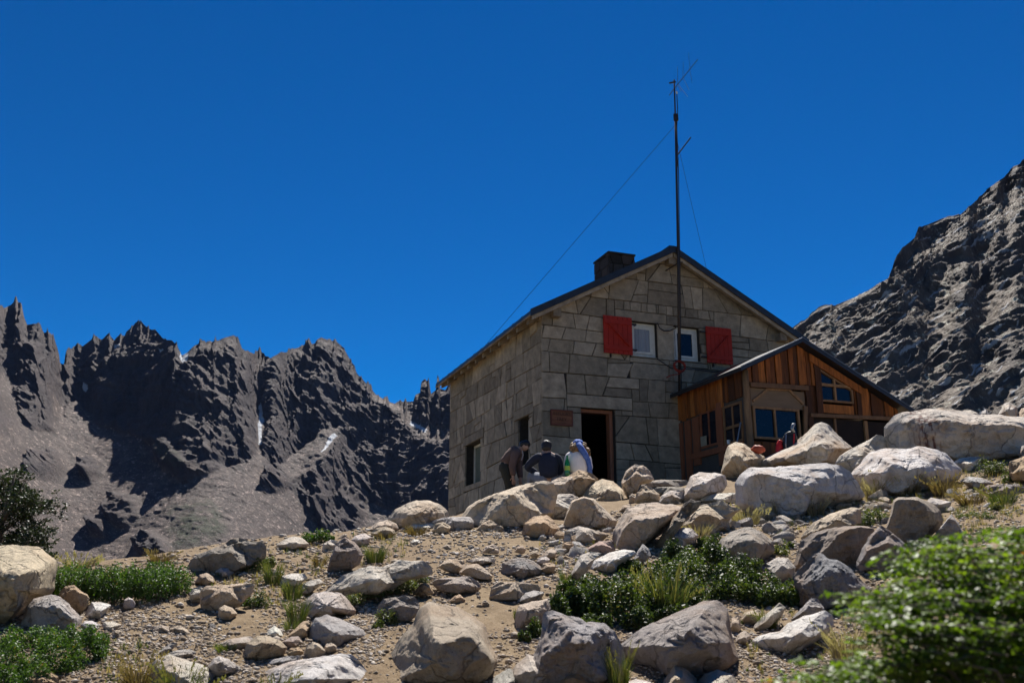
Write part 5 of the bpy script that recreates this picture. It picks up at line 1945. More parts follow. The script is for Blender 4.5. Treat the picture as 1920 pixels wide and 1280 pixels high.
S('tan stone right of the big mauve boulder, the plainest of the row', TAN, 0.25, '1366,1184 1372,1158 1385,1151 1390,1176 1379,1192', group=GS)
S('rough brown stone at the lower edge of the glossy shrub', TAN, 0.3, '1385,1168 1395,1148 1420,1141 1438,1150 1432,1162 1402,1174', group=GS)
B('pale diagonal stone between the glossy shrub and the stepped white slab', PALE, (0.6, 0.5, 0.3), '1406,1184 1425,1158 1450,1140 1462,1128 1474,1138 1464,1158 1434,1180 1418,1188', group=GB)
S('small cracked pale stone right of the mauve boulder, above the gravel', PALE, 0.4, '1376,1206 1384,1188 1396,1181 1408,1190 1404,1210 1388,1214', group=GS)
# --- path
B('brown oblong stone with a vertical face, a step across the path', TAN, 0.06, '918,1120 921,1100 934,1089 952,1091 984,1091 1009,1095 1013,1104 1010,1116 971,1124 930,1124', dep=0.7, group=GB)
B('mauve oblong stone with a rough right end, a step in the path', (0.42, 0.36, 0.32), (0.08, 0.1, 0.5), '811,1090 817,1085 848,1082 880,1080 896,1089 903,1101 891,1112 859,1112 827,1108 813,1098', dep=0.7, group=GB)
S('brown stone behind the mauve oblong stone, the left of two', TAN, 0.1, '820,1062 835,1050 850,1047 870,1050 874,1063 855,1075 835,1070', group=GS)
S('brown stone behind the mauve oblong stone, the right of two', TAN, 0.15, '858,1074 875,1058 895,1056 910,1066 924,1079 918,1088 890,1083', group=GS)
S('small white oval stone on top of the mauve oblong stone', WHITE, 0.7, '881,1078 886,1069 898,1069 909,1077 905,1085 892,1085', group=GS)
S('thin flat pale stone across the upper path', PALE, 0.6, '872,1053 888,1046 910,1043 930,1046 928,1054 900,1058', group=GS)
B('dark rough flat-topped slab on the path right of centre', (0.30, 0.28, 0.27), 0.7, '938,1077 942,1055 959,1047 984,1045 1002,1052 1022,1067 1016,1079 992,1084 971,1083 943,1082', dep=0.7, rough=1.4, group=GB)
S('round pale tan cobble touching the dark rough flat-topped slab', TAN, 0.3, '1011,1066 1018,1056 1032,1054 1043,1061 1038,1072 1022,1076', group=GS)
S('pale stone beyond the round cobble by the dark rough slab', PALE, 0.45, '1006,1053 1012,1044 1024,1042 1032,1049 1026,1057 1012,1058', group=GS)
B('long sunlit slab with a dark mossy overhang, middle of the slope', PALE, (0.7, 0.65, 0.3), '606,1112 640,1080 677,1066 695,1060 717,1062 732,1057 749,1048 771,1053 793,1049 808,1060 816,1077 793,1081 762,1089 734,1104 699,1114 662,1130 645,1130 622,1118', dep=0.6, group=GB)
B('dark triangular boulder above the big central foreground boulder', (0.34, 0.29, 0.245), (0.25, 0.08, 0.1), '709,1134 719,1123 740,1119 757,1115 778,1118 787,1134 786,1150 765,1164 744,1170 719,1160 705,1152', group=GB)
S('orange pyramid stone between the long slab and the dark triangular boulder', ORNG, (0.5, 0.2, 0.05), '773,1114 785,1097 795,1091 806,1098 814,1112 795,1117', group=GS)
S('pointed brown stone lying in the middle of the path', ORNG, (0.5, 0.2, 0.1), '838,1128 852,1117 862,1113 873,1124 870,1130 850,1131', group=GS)
S('little upright brown stone on the right of the path', TAN, 0.1, '903,1136 906,1125 911,1123 918,1132 917,1137', group=GS)
S('grey rough stone by the right side of the path', GREY, 0.6, '968,1128 985,1111 1000,1106 1022,1110 1014,1124 990,1133', group=GS)
B('tan block with a pale top and bare front at the right side of the path', TAN, (0.2, 0.35, 0.4), '965,1180 967,1150 973,1134 994,1128 1027,1122 1034,1140 1024,1168 985,1184', group=GB)
S('dark cube stone on the upper path', TAN, 0.1, '904,1036 910,1024 925,1019 937,1026 934,1038', group=GS)
S('brown stone on the upper path right of the dark cube stone', TAN, 0.15, '964,1034 970,1025 980,1022 987,1030 980,1038', group=GS)
S('pale brown stone on the upper path, left of a larger one', TAN, 0.35, '990,1041 996,1033 1008,1032 1014,1039 1006,1045', group=GS)
S('wedge stone with a grey sunlit top on the upper path', TAN, (0.6, 0.4, 0.1), '1012,1044 1024,1032 1036,1027 1044,1034 1040,1046 1022,1049', group=GS)
S('orange block stone left of the smooth low boulder, by the upper path', ORNG, 0.2, '1053,1028 1058,1017 1072,1013 1076,1022 1066,1033', group=GS)
S('small white stone by the left side of the upper path', WHITE, 0.5, '769,1016 776,1010 786,1012 789,1018 778,1021', group=GS)
S('small brown wedge stone in the middle of the upper path', TAN, 0.2, '827,1026 838,1020 846,1022 847,1029 832,1030', group=GS)

# --- loose stones, one mesh per kind shared by many
def stone_proto(seed):
    bm = bmesh.new()
    bmesh.ops.create_icosphere(bm, subdivisions=3, radius=1.0)
    co = np.array([v.co for v in bm.verts])
    rs = np.random.default_rng(seed)
    for i in range(13):
        nrm_ = rs.normal(size=3)
        nrm_ /= np.linalg.norm(nrm_)
        dd = rs.uniform(0.5, 0.82)
        ov = np.clip(co @ nrm_ - dd, 0, None)
        co = co - ov[:, None] * nrm_ * 0.93
    co = co * np.array([1.0, rs.uniform(0.7, 1.0), rs.uniform(0.45, 0.75)])
    co = co * (1 + 0.06 * fbm(co * 2.5 + seed, 3, seed))[:, None]
    for v_, c_ in zip(bm.verts, co):
        v_.co = c_
    me = bpy.data.meshes.new('stone')
    bm.to_mesh(me)
    bm.free()
    me.materials.append(M['granite'])
    me.polygons.foreach_set('use_smooth', np.ones(len(me.polygons), dtype=bool))
    me.set_sharp_from_angle(angle=math.radians(24))
    return me


PROTO = [stone_proto(100 + i) for i in range(14)]


def in_any(px, row, grow=0):
    for P in ROCKPOLYS:
        if P[:, 0].min() - 3 < px < P[:, 0].max() + 3 and P[:, 1].min() - 3 < row < P[:, 1].max() + 3:
            if inpoly(np.array([px]), np.array([row]), P)[0]:
                return True
    return False


def scatter(region, n, lo, hi, label, group, seed, cols):
    rs = np.random.default_rng(seed)
    P = pts(region)
    made = 0
    guard = 0
    while made < n and guard < n * 40:
        guard += 1
        px, row = rs.uniform(P[:, 0].min(), P[:, 0].max()), rs.uniform(P[:, 1].min(), P[:, 1].max())
        if not inpoly(np.array([px]), np.array([row]), P)[0] or in_any(px, row):
            continue
        D = gdepth(px, row)
        q = ray(px, row) * D
        w = lo * (hi / lo) ** (rs.random() ** 1.7)
        s = w * D / F / 2
        o = bpy.data.objects.new('stone', PROTO[rs.integers(len(PROTO))])
        COL.objects.link(o)
        o.location = (q[0], q[1], float(gzd(q[0], q[1])[0]) + s * 0.12)
        o.rotation_euler = (rs.uniform(-0.35, 0.35), rs.uniform(-0.35, 0.35), rs.uniform(0, 6.28))
        o.scale = (s, s * rs.uniform(0.8, 1.1), s * rs.uniform(0.75, 1.25))
        c_ = cols[rs.integers(len(cols))]
        j = rs.uniform(0.85, 1.12)
        o.color = (c_[0] * j, c_[1] * j, c_[2] * j, 1)
        tag(o, label, 'stone', group)
        made += 1


MIXC = [PALE, TAN, WHITE, TAN, GREY, ORNG, PALE]
scatter('200,1150 340,1130 420,1160 500,1200 480,1240 400,1230 280,1225 200,1210', 10, 9, 24, 'small loose stone in the gravel right of the lower left shrub', 'loose stones in the lower left gravel', 1, MIXC)
scatter('400,1110 560,1110 570,1180 500,1180 420,1150', 5, 8, 20, 'small loose stone on the bare soil left of the rough sunlit boulder', 'loose stones on the soil at middle left', 2, MIXC)
scatter('440,1035 620,1015 620,1080 560,1080 440,1100', 5, 8, 22, 'small stone among the grass tufts on the left crest', 'small stones on the left crest', 3, MIXC)
scatter('690,1000 980,985 1050,1010 1060,1050 900,1045 700,1045', 8, 7, 18, 'small loose stone on the upper path below the hut', 'loose stones on the upper path', 4, MIXC)
scatter('810,1040 1060,1040 1060,1085 960,1180 860,1140 790,1110', 8, 8, 20, 'small loose stone on the middle of the footpath', 'loose stones on the middle path', 5, MIXC)
scatter('640,1130 700,1120 720,1200 690,1250 640,1240 600,1230', 5, 8, 20, 'small loose stone between the layered grey boulder and the central boulder', 'loose stones left of the central boulder', 6, MIXC)
scatter('300,1235 480,1235 480,1290 400,1285 300,1290', 5, 10, 26, 'small stone near the great flat white slab at the bottom left', 'small stones at the bottom left', 7, MIXC)
scatter('1380,1200 1560,1200 1640,1150 1650,1220 1520,1290 1320,1290 1380,1240', 10, 9, 26, 'small stone in the gravel below the stepped white slab', 'small stones at the bottom right', 8, MIXC)
scatter('1400,960 1520,950 1560,975 1500,1000 1440,1010 1390,985', 5, 8, 24, 'small stone at the foot of the large smooth grey boulder', 'small stones below the smooth grey boulder', 9, MIXC)
scatter('1770,900 1919,890 1919,1000 1810,1000 1760,960', 8, 8, 22, 'small stone in the dry grass at the right edge', 'small stones in the dry grass at right', 10, MIXC)
scatter('860,1145 960,1130 970,1230 935,1200', 3, 8, 18, 'small loose stone on the path beside the central boulder', 'loose stones beside the central boulder', 11, MIXC)

scatter('1020,1000 1160,960 1300,940 1400,960 1500,960 1480,1010 1330,1010 1200,1040 1050,1060', 64, 14, 52, 'middling stone jammed among the big boulders below the doorway', 'stones among the boulders below the doorway', 12, MIXC)
scatter('1560,880 1919,870 1919,940 1800,960 1600,960', 36, 14, 46, 'middling stone among the big boulders at the right', 'stones among the boulders at right', 13, MIXC)
scatter('1060,1000 1180,990 1200,1060 1090,1085', 10, 18, 44, 'angular stone between the pale flat slab and the smooth low boulder', 'stones by the pale flat slab', 16, MIXC)
scatter('1400,965 1680,940 1700,1010 1480,1040 1390,1000', 30, 20, 56, 'angular stone in the jumble below the large smooth grey boulder', 'stones in the jumble at centre right', 17, MIXC)
scatter('830,950 1000,960 1040,1000 900,1000 700,1000', 8, 10, 26, 'middling stone on the crest below the hut corner', 'stones on the crest below the hut', 14, MIXC)
scatter('460,1010 760,975 760,1010 640,1030 480,1040', 6, 10, 26, 'middling stone along the crest left of the hut', 'stones along the left crest', 15, MIXC)

# --- gravel: too many to count
def gravel(n):
    rs = np.random.default_rng(77)
    bm = bmesh.new()
    bmesh.ops.create_icosphere(bm, subdivisions=1, radius=1.0)
    bm.verts.ensure_lookup_table()
    bv = np.array([v.co for v in bm.verts])
    bf = np.array([[v.index for v in f_.verts] for f_ in bm.faces])
    bm.free()
    px = rs.uniform(-60, 1980, n)
    row = 985 + (1300 - 985) * rs.random(n) ** 0.8
    # gravel lies in drifts: denser on the stony patches
    dens = fbm(np.stack([px / 90.0, row / 40.0, px * 0], -1), 3, 71)
    path = inpoly(px, row, pts('700,1000 960,985 1060,1040 1020,1100 960,1240 800,1279 700,1279 690,1180 620,1215 560,1150 420,1215 200,1215 230,1130 420,1120 640,1130 810,1115 830,1045 700,1040'))
    keep = dens - 0.2 * path + rs.normal(size=n) * 0.25 > -0.2
    px, row = px[keep], row[keep]
    # rays to the ground, vectorised over a coarse march
    d = ray(px, row)
    D = np.full(len(px), 60.0)
    prev = np.full(len(px), 1.2)
    done = np.zeros(len(px), bool)
    lo_ = np.full(len(px), 1.2)
    for s in _DS[::2]:
        q = d * s
        below = (q[:, 2] < gz(q[:, 0], q[:, 1])) & ~done
        D[below] = s
        done |= below
        lo_[~done] = s
    for _ in range(9):
        mid_ = (lo_ + D) / 2
        q = d * mid_[:, None]
        bl = q[:, 2] < gz(q[:, 0], q[:, 1])
        D = np.where(bl, mid_, D)
        lo_ = np.where(bl, lo_, mid_)
    ok = done & (D < 22) & (D > 2.5)
    d, D = d[ok], D[ok]
    q = d * D[:, None]
    k = len(q)
    z = gzd(q[:, 0], q[:, 1])
    size = (1.1 + 3.0 * rs.random(k) ** 2.2 + np.where(rs.random(k) < 0.07, 5.0 * rs.random(k), 0)) * D / F
    ang = rs.uniform(0, 6.28, k)
    sc = np.stack([size * rs.uniform(0.8, 1.4, k), size * rs.uniform(0.8, 1.2, k), size * rs.uniform(0.4, 0.8, k)], -1)
    vv = bv[None] * (1 + 0.25 * rs.normal(size=(k, len(bv), 1)) * 0.6) * sc[:, None]
    ca, sa = np.cos(ang)[:, None], np.sin(ang)[:, None]
    vx = vv[..., 0] * ca - vv[..., 1] * sa + q[:, 0, None]
    vy = vv[..., 0] * sa + vv[..., 1] * ca + q[:, 1, None]
    vz = vv[..., 2] + z[:, None] + sc[:, 2, None] * 0.3
    V = np.stack([vx, vy, vz], -1).reshape(-1, 3)
    Fc = (bf[None] + (np.arange(k) * len(bv))[:, None, None]).reshape(-1, 3)
    me = mesh_np('gravel', V, Fc)
    at = me.attributes.new('tone', 'FLOAT', 'POINT')
    at.data.foreach_set('value', np.repeat(rs.random(k), len(bv)).astype(np.float32))
    return me


def rubble(n):
    rs = np.random.default_rng(171)
    bm = bmesh.new()
    bmesh.ops.create_icosphere(bm, subdivisions=2, radius=1.0)
    bv = np.array([v.co for v in bm.verts])
    bf = np.array([[v.index for v in f_.verts] for f_ in bm.faces])
    bm.free()
    shapes = []
    for s_ in range(16):
        co = bv.copy()
        for i in range(12):
            nn = rs.normal(size=3)
            nn /= np.linalg.norm(nn)
            ov = np.clip(co @ nn - rs.uniform(0.45, 0.8), 0, None)
            co = co - ov[:, None] * nn
        shapes.append(co)
    regs = [('1020,990 1180,950 1300,930 1420,950 1640,930 1640,990 1480,1020 1330,1010 1200,1060 1060,1080', 5), ('1560,870 1919,860 1919,1000 1640,1000', 4), ('1380,1150 1650,1110 1650,1279 1240,1279 1380,1230', 4),
            ('440,1010 640,990 640,1090 560,1200 440,1120', 3), ('190,1150 420,1150 500,1279 200,1279', 4), ('640,990 1000,955 1060,1010 700,1010', 2), ('560,1110 720,1120 720,1250 560,1240', 3), ('820,1030 1060,1020 1060,1090 820,1100', 2)]
    tot = sum(r[1] for r in regs)
    V, Fc, T, k0 = [], [], [], 0
    for poly, wgt in regs:
        P = pts(poly)
        need = int(n * wgt / tot)
        while need > 0:
            px, row = rs.uniform(P[:, 0].min(), P[:, 0].max()), rs.uniform(P[:, 1].min(), P[:, 1].max())
            if not inpoly(np.array([px]), np.array([row]), P)[0] or in_any(px, row):
                continue
            need -= 1
            D = gdepth(px, row)
            q = ray(px, row) * D
            w = 5.0 * (13 / 5.0) ** (rs.random() ** 1.5) * D / F / 2
            co = shapes[rs.integers(16)] * np.array([w, w * rs.uniform(0.7, 1.0), w * rs.uniform(0.45, 0.85)])
            a = rs.uniform(0, 6.28)
            ca, sa = math.cos(a), math.sin(a)
            co = np.stack([co[:, 0] * ca - co[:, 1] * sa, co[:, 0] * sa + co[:, 1] * ca, co[:, 2]], -1)
            V.append(co + np.array([q[0], q[1], float(gzd(q[0], q[1])[0]) + w * 0.15]))
            Fc.append(bf + k0)
            k0 += len(bv)
            T += [rs.random()] * len(bv)
    me = mesh_np('rubble', np.concatenate(V), np.concatenate(Fc))
    at = me.attributes.new('tone', 'FLOAT', 'POINT')
    at.data.foreach_set('value', np.array(T, dtype=np.float32))
    return me


M['rubble'] = tone_mat('granite rubble', [(0.0, (0.24, 0.18, 0.12)), (0.4, (0.42, 0.34, 0.25)), (0.75, (0.52, 0.45, 0.37)), (1.0, (0.66, 0.60, 0.53))], scale=22, bstr=0.8, bdist=0.01, grain=0.5)
tag(link('rubble', rubble(4000), M['rubble']), 'pale granite rubble lying thickly between the boulders', 'rubble', kind='stuff')


M['gravel'] = tone_mat('gravel', [(0.0, (0.15, 0.11, 0.075)), (0.5, (0.30, 0.235, 0.17)), (1.0, (0.48, 0.42, 0.355))], scale=30, bstr=0.4, bdist=0.004, grain=0.3)
go = link('gravel', gravel(62000), M['gravel'])
tag(go, 'loose gravel and grit scattered over the slope and footpath', 'gravel', kind='stuff')

# ------------------------------------------------------------------ plants
GREEN_D = [(0.0, (0.016, 0.026, 0.006)), (0.4, (0.042, 0.066, 0.012)), (0.75, (0.078, 0.112, 0.018)), (0.93, (0.125, 0.145, 0.03)), (1.0, (0.16, 0.13, 0.04))]
GREEN_B = [(0.0, (0.025, 0.05, 0.008)), (0.45, (0.055, 0.11, 0.015)), (0.8, (0.085, 0.15, 0.022)), (0.96, (0.12, 0.17, 0.03)), (1.0, (0.22, 0.15, 0.04))]
DRY = [(0.0, (0.15, 0.115, 0.065)), (0.5, (0.28, 0.225, 0.135)), (1.0, (0.42, 0.355, 0.235))]
OLIVE = [(0.0, (0.04, 0.06, 0.014)), (0.5, (0.085, 0.11, 0.028)), (0.85, (0.15, 0.155, 0.045)), (1.0, (0.26, 0.20, 0.07))]
RUST = [(0.0, (0.075, 0.055, 0.025)), (0.6, (0.17, 0.11, 0.05)), (1.0, (0.25, 0.185, 0.09))]
M['leaf_dark'] = leaf_material('glossy dark leaves', GREEN_D, 0.55, 0.28)
M['leaf_tree'] = leaf_material('dark tree leaves', [(0.0, (0.008, 0.016, 0.004)), (0.5, (0.022, 0.038, 0.009)), (0.9, (0.045, 0.066, 0.015)), (1.0, (0.07, 0.085, 0.02))], 0.5, 0.2)
M['leaf_green'] = leaf_material('fresh green leaves', GREEN_B, 0.55, 0.35)
M['leaf_olive'] = leaf_material('olive leaves', OLIVE, 0.5, 0.35)
M['leaf_dry'] = leaf_material('dry straw', DRY, 0.7, 0.35)
M['leaf_rust'] = leaf_material('rusty leaves', RUST, 0.6, 0.35)
M['leaf_near'] = leaf_material('small beech leaves', [(0.0, (0.03, 0.055, 0.006)), (0.45, (0.10, 0.165, 0.012)), (0.85, (0.19, 0.27, 0.022)), (0.985, (0.24, 0.29, 0.03)), (1.0, (0.34, 0.16, 0.03))], 0.5, 0.42)
M['twig'] = simple('grey brown twigs', (0.13, 0.10, 0.075), (0.07, 0.055, 0.04), rough=0.85, scale=20)
M['twig_grey'] = simple('bleached grey twigs', (0.33, 0.30, 0.27), (0.2, 0.18, 0.16), rough=0.8, scale=20)
M['petal_yellow'] = simple('yellow petals', (0.75, 0.45, 0.03), rough=0.7)
M['petal_white'] = simple('white petals', (0.8, 0.77, 0.7), rough=0.7)


def leaves_mesh(name, P, size, up, seed, aspect=1.9, tone=None, axis=None, droop=0.0):
    """one folded leaf (two triangles on each side of the rib) at every point"""
    rs = np.random.default_rng(seed)
    k = len(P)
    d = rs.normal(size=(k, 3)) if axis is None else axis + rs.normal(size=(k, 3)) * 0.45
    d[:, 2] += droop
    d /= np.linalg.norm(d, axis=1)[:, None]
    nrm = rs.normal(size=(k, 3)) + np.array([0, 0, up])
    nrm -= d * (nrm * d).sum(1)[:, None]
    nrm /= np.linalg.norm(nrm, axis=1)[:, None] + 1e-9
    s = np.cross(d, nrm)
    L = size * rs.uniform(0.65, 1.35, (k, 1))
    W = L / aspect / 2
    fold = rs.uniform(0.1, 0.45, (k, 1)) * W
    a = P - d * L * 0.5
    b_ = P + d * L * 0.5
    m_ = P - d * L * 0.05
    l = m_ + s * W + nrm * fold
    r = m_ - s * W + nrm * fold
    V = np.stack([a, l, b_, r], 1).reshape(-1, 3)
    i = np.arange(k)[:, None] * 4
    f = np.concatenate([np.concatenate([i, i + 2, i + 1], 1), np.concatenate([i, i + 3, i + 2], 1)], 0)
    me = mesh_np(name, V, f)
    t = rs.random(k) if tone is None else tone
    at = me.attributes.new('tone', 'FLOAT', 'POINT')
    at.data.foreach_set('value', np.repeat(t, 4).astype(np.float32))
    return me


def clump_points(c, rx, ry, rz, n, seed, lobes=9):
    """points near the surface of an uneven mound with gaps between its lobes"""
    rs = np.random.default_rng(seed)
    lob = rs.normal(size=(lobes, 3))
    lob[:, 2] = np.abs(lob[:, 2]) * 0.9
    lob /= np.linalg.norm(lob, axis=1)[:, None]
    lob *= rs.uniform(0.45, 0.8, (lobes, 1))
    li = rs.integers(lobes, size=n)
    q = rs.normal(size=(n, 3))
    q /= np.linalg.norm(q, axis=1)[:, None]
    q = lob[li] + q * (rs.uniform(0.28, 0.55, lobes)[li] * rs.random(n) ** 0.45)[:, None]
    q[:, 2] = np.abs(q[:, 2])
    return np.asarray(c) + q * np.array([rx, ry, rz]), li


def bush(name, label, cat, spots, leaf, n, mat, seed, up=0.6, group=None, stem_mat='twig', aspect=1.9, stems=10, erect=False, flowers=None, flower_n=0):
    """spots: (px, row of the foot, width px, height px); each is a clump standing on the ground"""
    rs = np.random.default_rng(seed)
    pts_, tone, stems_ = [], [], []
    base0 = None
    tips = []
    for i, (px, row, w, h) in enumerate(spots):
        D = gdepth(px, row)
        b_ = ray(px, row) * D
        b_[2] = float(gz(b_[0], b_[1]))
        if base0 is None:
            base0 = b_.copy()
        rx, rz = w * D / F / 2, h * D / F
        stem = MB()
        stems_.append(stem)
        if erect:
            # upright leafy stems
            ns = max(6, int(n / 26))
            for s in range(ns):
                a, rr_ = rs.uniform(0, 6.28), rx * math.sqrt(rs.random())
                foot = b_ + np.array([rr_ * math.cos(a), rr_ * math.sin(a) * 0.8, 0])
                foot[2] = float(gz(foot[0], foot[1]))
                hh = rz * rs.uniform(0.6, 1.05) * (1 - 0.35 * (rr_ / rx) ** 2)
                lean = rs.normal(size=2) * 0.16
                tip = foot + np.array([lean[0] * hh, lean[1] * hh, hh])
                tips.append(tip)
                kk = 26
                tt = rs.uniform(0.15, 1.02, kk)
                q = foot + (tip - foot) * tt[:, None] + rs.normal(size=(kk, 3)) * leaf * 0.55
                pts_.append(q)
                tone.append(np.clip(rs.normal(0.5, 0.18) + rs.normal(size=kk) * 0.12, 0, 1))
                if s % 3 == 0:
                    stem.tube([foot - base0, tip - base0], [leaf * 0.10, leaf * 0.04], 4, False)
        else:
            q, li = clump_points(b_, rx, rx * 0.85, rz, n, seed * 31 + i)
            pts_.append(q)
            lt = rs.normal(0.48, 0.16, 40)
            tone.append(np.clip(lt[li] + rs.normal(size=n) * 0.16, 0, 1))
            for s in range(stems):
                e = q[rs.integers(n)]
                mid_ = (b_ + e) / 2 + rs.normal(size=3) * rx * 0.12
                stem.tube([b_ + rs.normal(size=3) * np.array([rx * 0.2, rx * 0.2, 0]) - base0, mid_ - base0, e - base0], [leaf * 0.16, leaf * 0.11, leaf * 0.05], 4, False)
            tips += list(q[rs.integers(n, size=40)])
    P = np.concatenate(pts_) - base0
    root = empty(name, tuple(base0))
    tag(root, label, cat, group)
    link('foliage', leaves_mesh('foliage', P, leaf, up, seed + 1, aspect, np.concatenate(tone)), M[mat], root)
    for stem in stems_:
        stem.build('twigs', M[stem_mat], root)
    if flowers:
        fl = np.array(tips)[rs.integers(len(tips), size=flower_n)] - base0 + np.array([0, 0, leaf * 0.8])
        V = []
        for p in fl:
            for k in range(5):
                V.append(p + rs.normal(size=3) * leaf * 0.22)
        link('flower', leaves_mesh('flower', np.array(V), leaf * 0.55, 2.0, seed + 4, 1.2), M[flowers], root)
    return root


def tuft(label, px, row, w, h, mat, seed, n=130, group='grass tufts on the slope', name='grass_tuft', heads=False):
    rs = np.random.default_rng(seed)
    D = gdepth(px, row)
    b_ = ray(px, row) * D
    b_[2] = float(gzd(b_[0], b_[1])[0]) - 0.01
    rx, rz = w * D / F / 2, h * D / F
    V, Fc, T = [], [], []
    for i in range(n):
        a = rs.uniform(0, 6.28)
        r = rx * 0.45 * math.sqrt(rs.random())
        f = np.array([r * math.cos(a), r * math.sin(a), 0])
        hh = rz * rs.uniform(0.5, 1.1)
        out = np.array([math.cos(a), math.sin(a), 0]) * rx * rs.uniform(0.1, 0.75) + rs.normal(size=3) * rx * 0.12
        out[2] = 0
        wd = max(0.0022, rx * 0.02) * rs.uniform(0.7, 1.4)
        sd = np.array([-math.sin(a + 1.2), math.cos(a + 1.2), 0]) * wd
        k = len(V)
        m_ = f + out * 0.35 + np.array([0, 0, hh * 0.6])
        t_ = f + out + np.array([0, 0, hh])
        V += [f - sd, f + sd, m_ + sd * 0.8, m_ - sd * 0.8, t_]
        Fc += [(k, k + 1, k + 2), (k, k + 2, k + 3), (k + 3, k + 2, k + 4)]
        tv = rs.random()
        T += [tv] * 5
        if heads and i % 6 == 0:
            for j in range(7):
                k = len(V)
                c_ = t_ + (t_ - m_) * (0.12 * j - 0.3) + rs.normal(size=3) * wd
                V += [c_ - sd * 1.6, c_ + sd * 1.6, c_ + np.array([0, 0, wd * 5])]
                Fc += [(k, k + 1, k + 2)]
                T += [0.9] * 3
    me = mesh_np(name, np.array(V), np.array(Fc))
    at = me.attributes.new('tone', 'FLOAT', 'POINT')
    at.data.foreach_set('value', np.array(T, dtype=np.float32))
    o = link(name, me, M[mat], None, tuple(b_))
    tag(o, label, 'grass tuft', group)
    return o


SHR = 'shrubs on the slope'
bush('shrub', 'long upright green shrub behind the gravel at the left, right of the huge boulder', 'shrub',
     [(112, 1122, 60, 66), (150, 1128, 70, 70), (190, 1130, 70, 72), (235, 1126, 80, 72), (280, 1124, 80, 72), (322, 1116, 64, 60), (130, 1104, 60, 52), (210, 1108, 80, 50), (300, 1102, 80, 52)],
     0.020, 2600, 'leaf_green', 11, group=SHR, erect=True)
bush('shrub', 'bright green shrub filling the lower left corner', 'shrub',
     [(10, 1262, 90, 70), (60, 1266, 100, 84), (115, 1258, 100, 82), (160, 1240, 80, 70), (20, 1220, 90, 54), (80, 1215, 100, 50), (140, 1212, 80, 44), (190, 1215, 40, 30), (-20, 1290, 90, 70), (60, 1295, 90, 60)],
     0.017, 2100, 'leaf_green', 13, group=SHR, flowers='petal_yellow', flower_n=9)
bush('shrub', 'glossy dark creeping shrub spreading over the slope right of the path', 'shrub',
     [(1075, 1150, 90, 62), (1120, 1160, 100, 74), (1170, 1168, 110, 82), (1230, 1160, 110, 84), (1285, 1140, 110, 76), (1060, 1125, 60, 34), (1110, 1120, 90, 44), (1170, 1110, 90, 44), (1230, 1098, 100, 52),
      (1290, 1085, 110, 62), (1345, 1078, 100, 62), (1395, 1085, 90, 48), (1340, 1122, 100, 50), (1400, 1132, 100, 44), (1455, 1136, 80, 44), (1500, 1132, 60, 34), (1275, 1050, 80, 40), (1335, 1040, 70, 40), (1180, 1072, 60, 26),
      (1045, 1165, 60, 50), (1150, 1140, 110, 56), (1255, 1125, 110, 60), (1320, 1100, 110, 60), (1375, 1108, 100, 56), (1430, 1118, 90, 50), (1305, 1065, 80, 44), (1370, 1060, 60, 40), (1215, 1130, 90, 56), (1475, 1122, 70, 40),
      (1200, 1185, 80, 50), (1260, 1178, 80, 50), (1120, 1185, 70, 40)],
     0.028, 1900, 'leaf_dark', 17, group=SHR, up=1.0, aspect=1.6, flowers='petal_yellow', flower_n=16)
bush('shrub', 'dark shrub spilling beside the tan block, left of the dark spotted boulder', 'shrub',
     [(1000, 1196, 44, 46), (1016, 1176, 40, 44), (985, 1205, 30, 24), (1030, 1158, 44, 34)], 0.020, 900, 'leaf_dark', 19, group=SHR, up=1.0)
bush('shrub', 'mossy yellow green creeper under the overhang of the long sunlit slab', 'shrub',
     [(700, 1120, 60, 30), (740, 1112, 70, 34), (785, 1092, 60, 34), (665, 1134, 50, 22), (720, 1098, 60, 30), (765, 1105, 50, 28)], 0.018, 800, 'leaf_olive', 23, group=SHR)
bush('shrub', 'reddish green creeper below the dark triangular boulder', 'shrub', [(725, 1172, 50, 30), (742, 1160, 40, 30), (708, 1180, 30, 20)], 0.017, 700, 'leaf_olive', 27, group=SHR)
bush('shrub', 'low dark shrub with white flowers beside the white veined block', 'shrub', [(450, 1132, 50, 32), (480, 1136, 54, 32), (430, 1136, 30, 20)], 0.018, 900, 'leaf_dark', 29, group=SHR, flowers='petal_white', flower_n=18)
bush('shrub', 'bright green bush on the crest left of the tall dark boulder', 'shrub', [(578, 1016, 36, 24), (598, 1016, 36, 27), (615, 1012, 24, 18)], 0.022, 800, 'leaf_green', 31, group=SHR)
bush('shrub', 'olive low shrub on the crest right of the long dark slab', 'shrub', [(455, 1064, 40, 28), (480, 1070, 50, 32), (470, 1052, 40, 26), (505, 1062, 30, 20)], 0.02, 800, 'leaf_olive', 33, group=SHR)
bush('shrub', 'green shrub between the sloping boulder and the squarish brown boulder', 'shrub', [(1625, 985, 50, 32), (1645, 978, 50, 30), (1608, 985, 30, 22), (1630, 1012, 26, 20)], 0.025, 800, 'leaf_olive', 37, group=SHR)
bush('shrub', 'small green shrub left of the pale cube-like stone', 'shrub', [(1440, 1040, 40, 30), (1462, 1042, 40, 34), (1478, 1030, 30, 20)], 0.022, 700, 'leaf_olive', 39, group=SHR)
bush('shrub', 'pale green bush below the tan boulder at the right edge', 'shrub', [(1850, 892, 44, 36), (1872, 888, 44, 32), (1895, 905, 30, 24)], 0.03, 700, 'leaf_olive', 43, group=SHR)
bush('shrub', 'low green patch in the stones at the right edge', 'shrub', [(1815, 972, 40, 16), (1845, 975, 40, 16), (1870, 955, 30, 14)], 0.022, 500, 'leaf_olive', 45, group=SHR)
bush('shrub', 'thin green strip of moss at the foot of the white rough boulder', 'shrub', [(935, 982, 40, 11), (962, 981, 40, 11)], 0.018, 400, 'leaf_olive', 47, group=SHR)

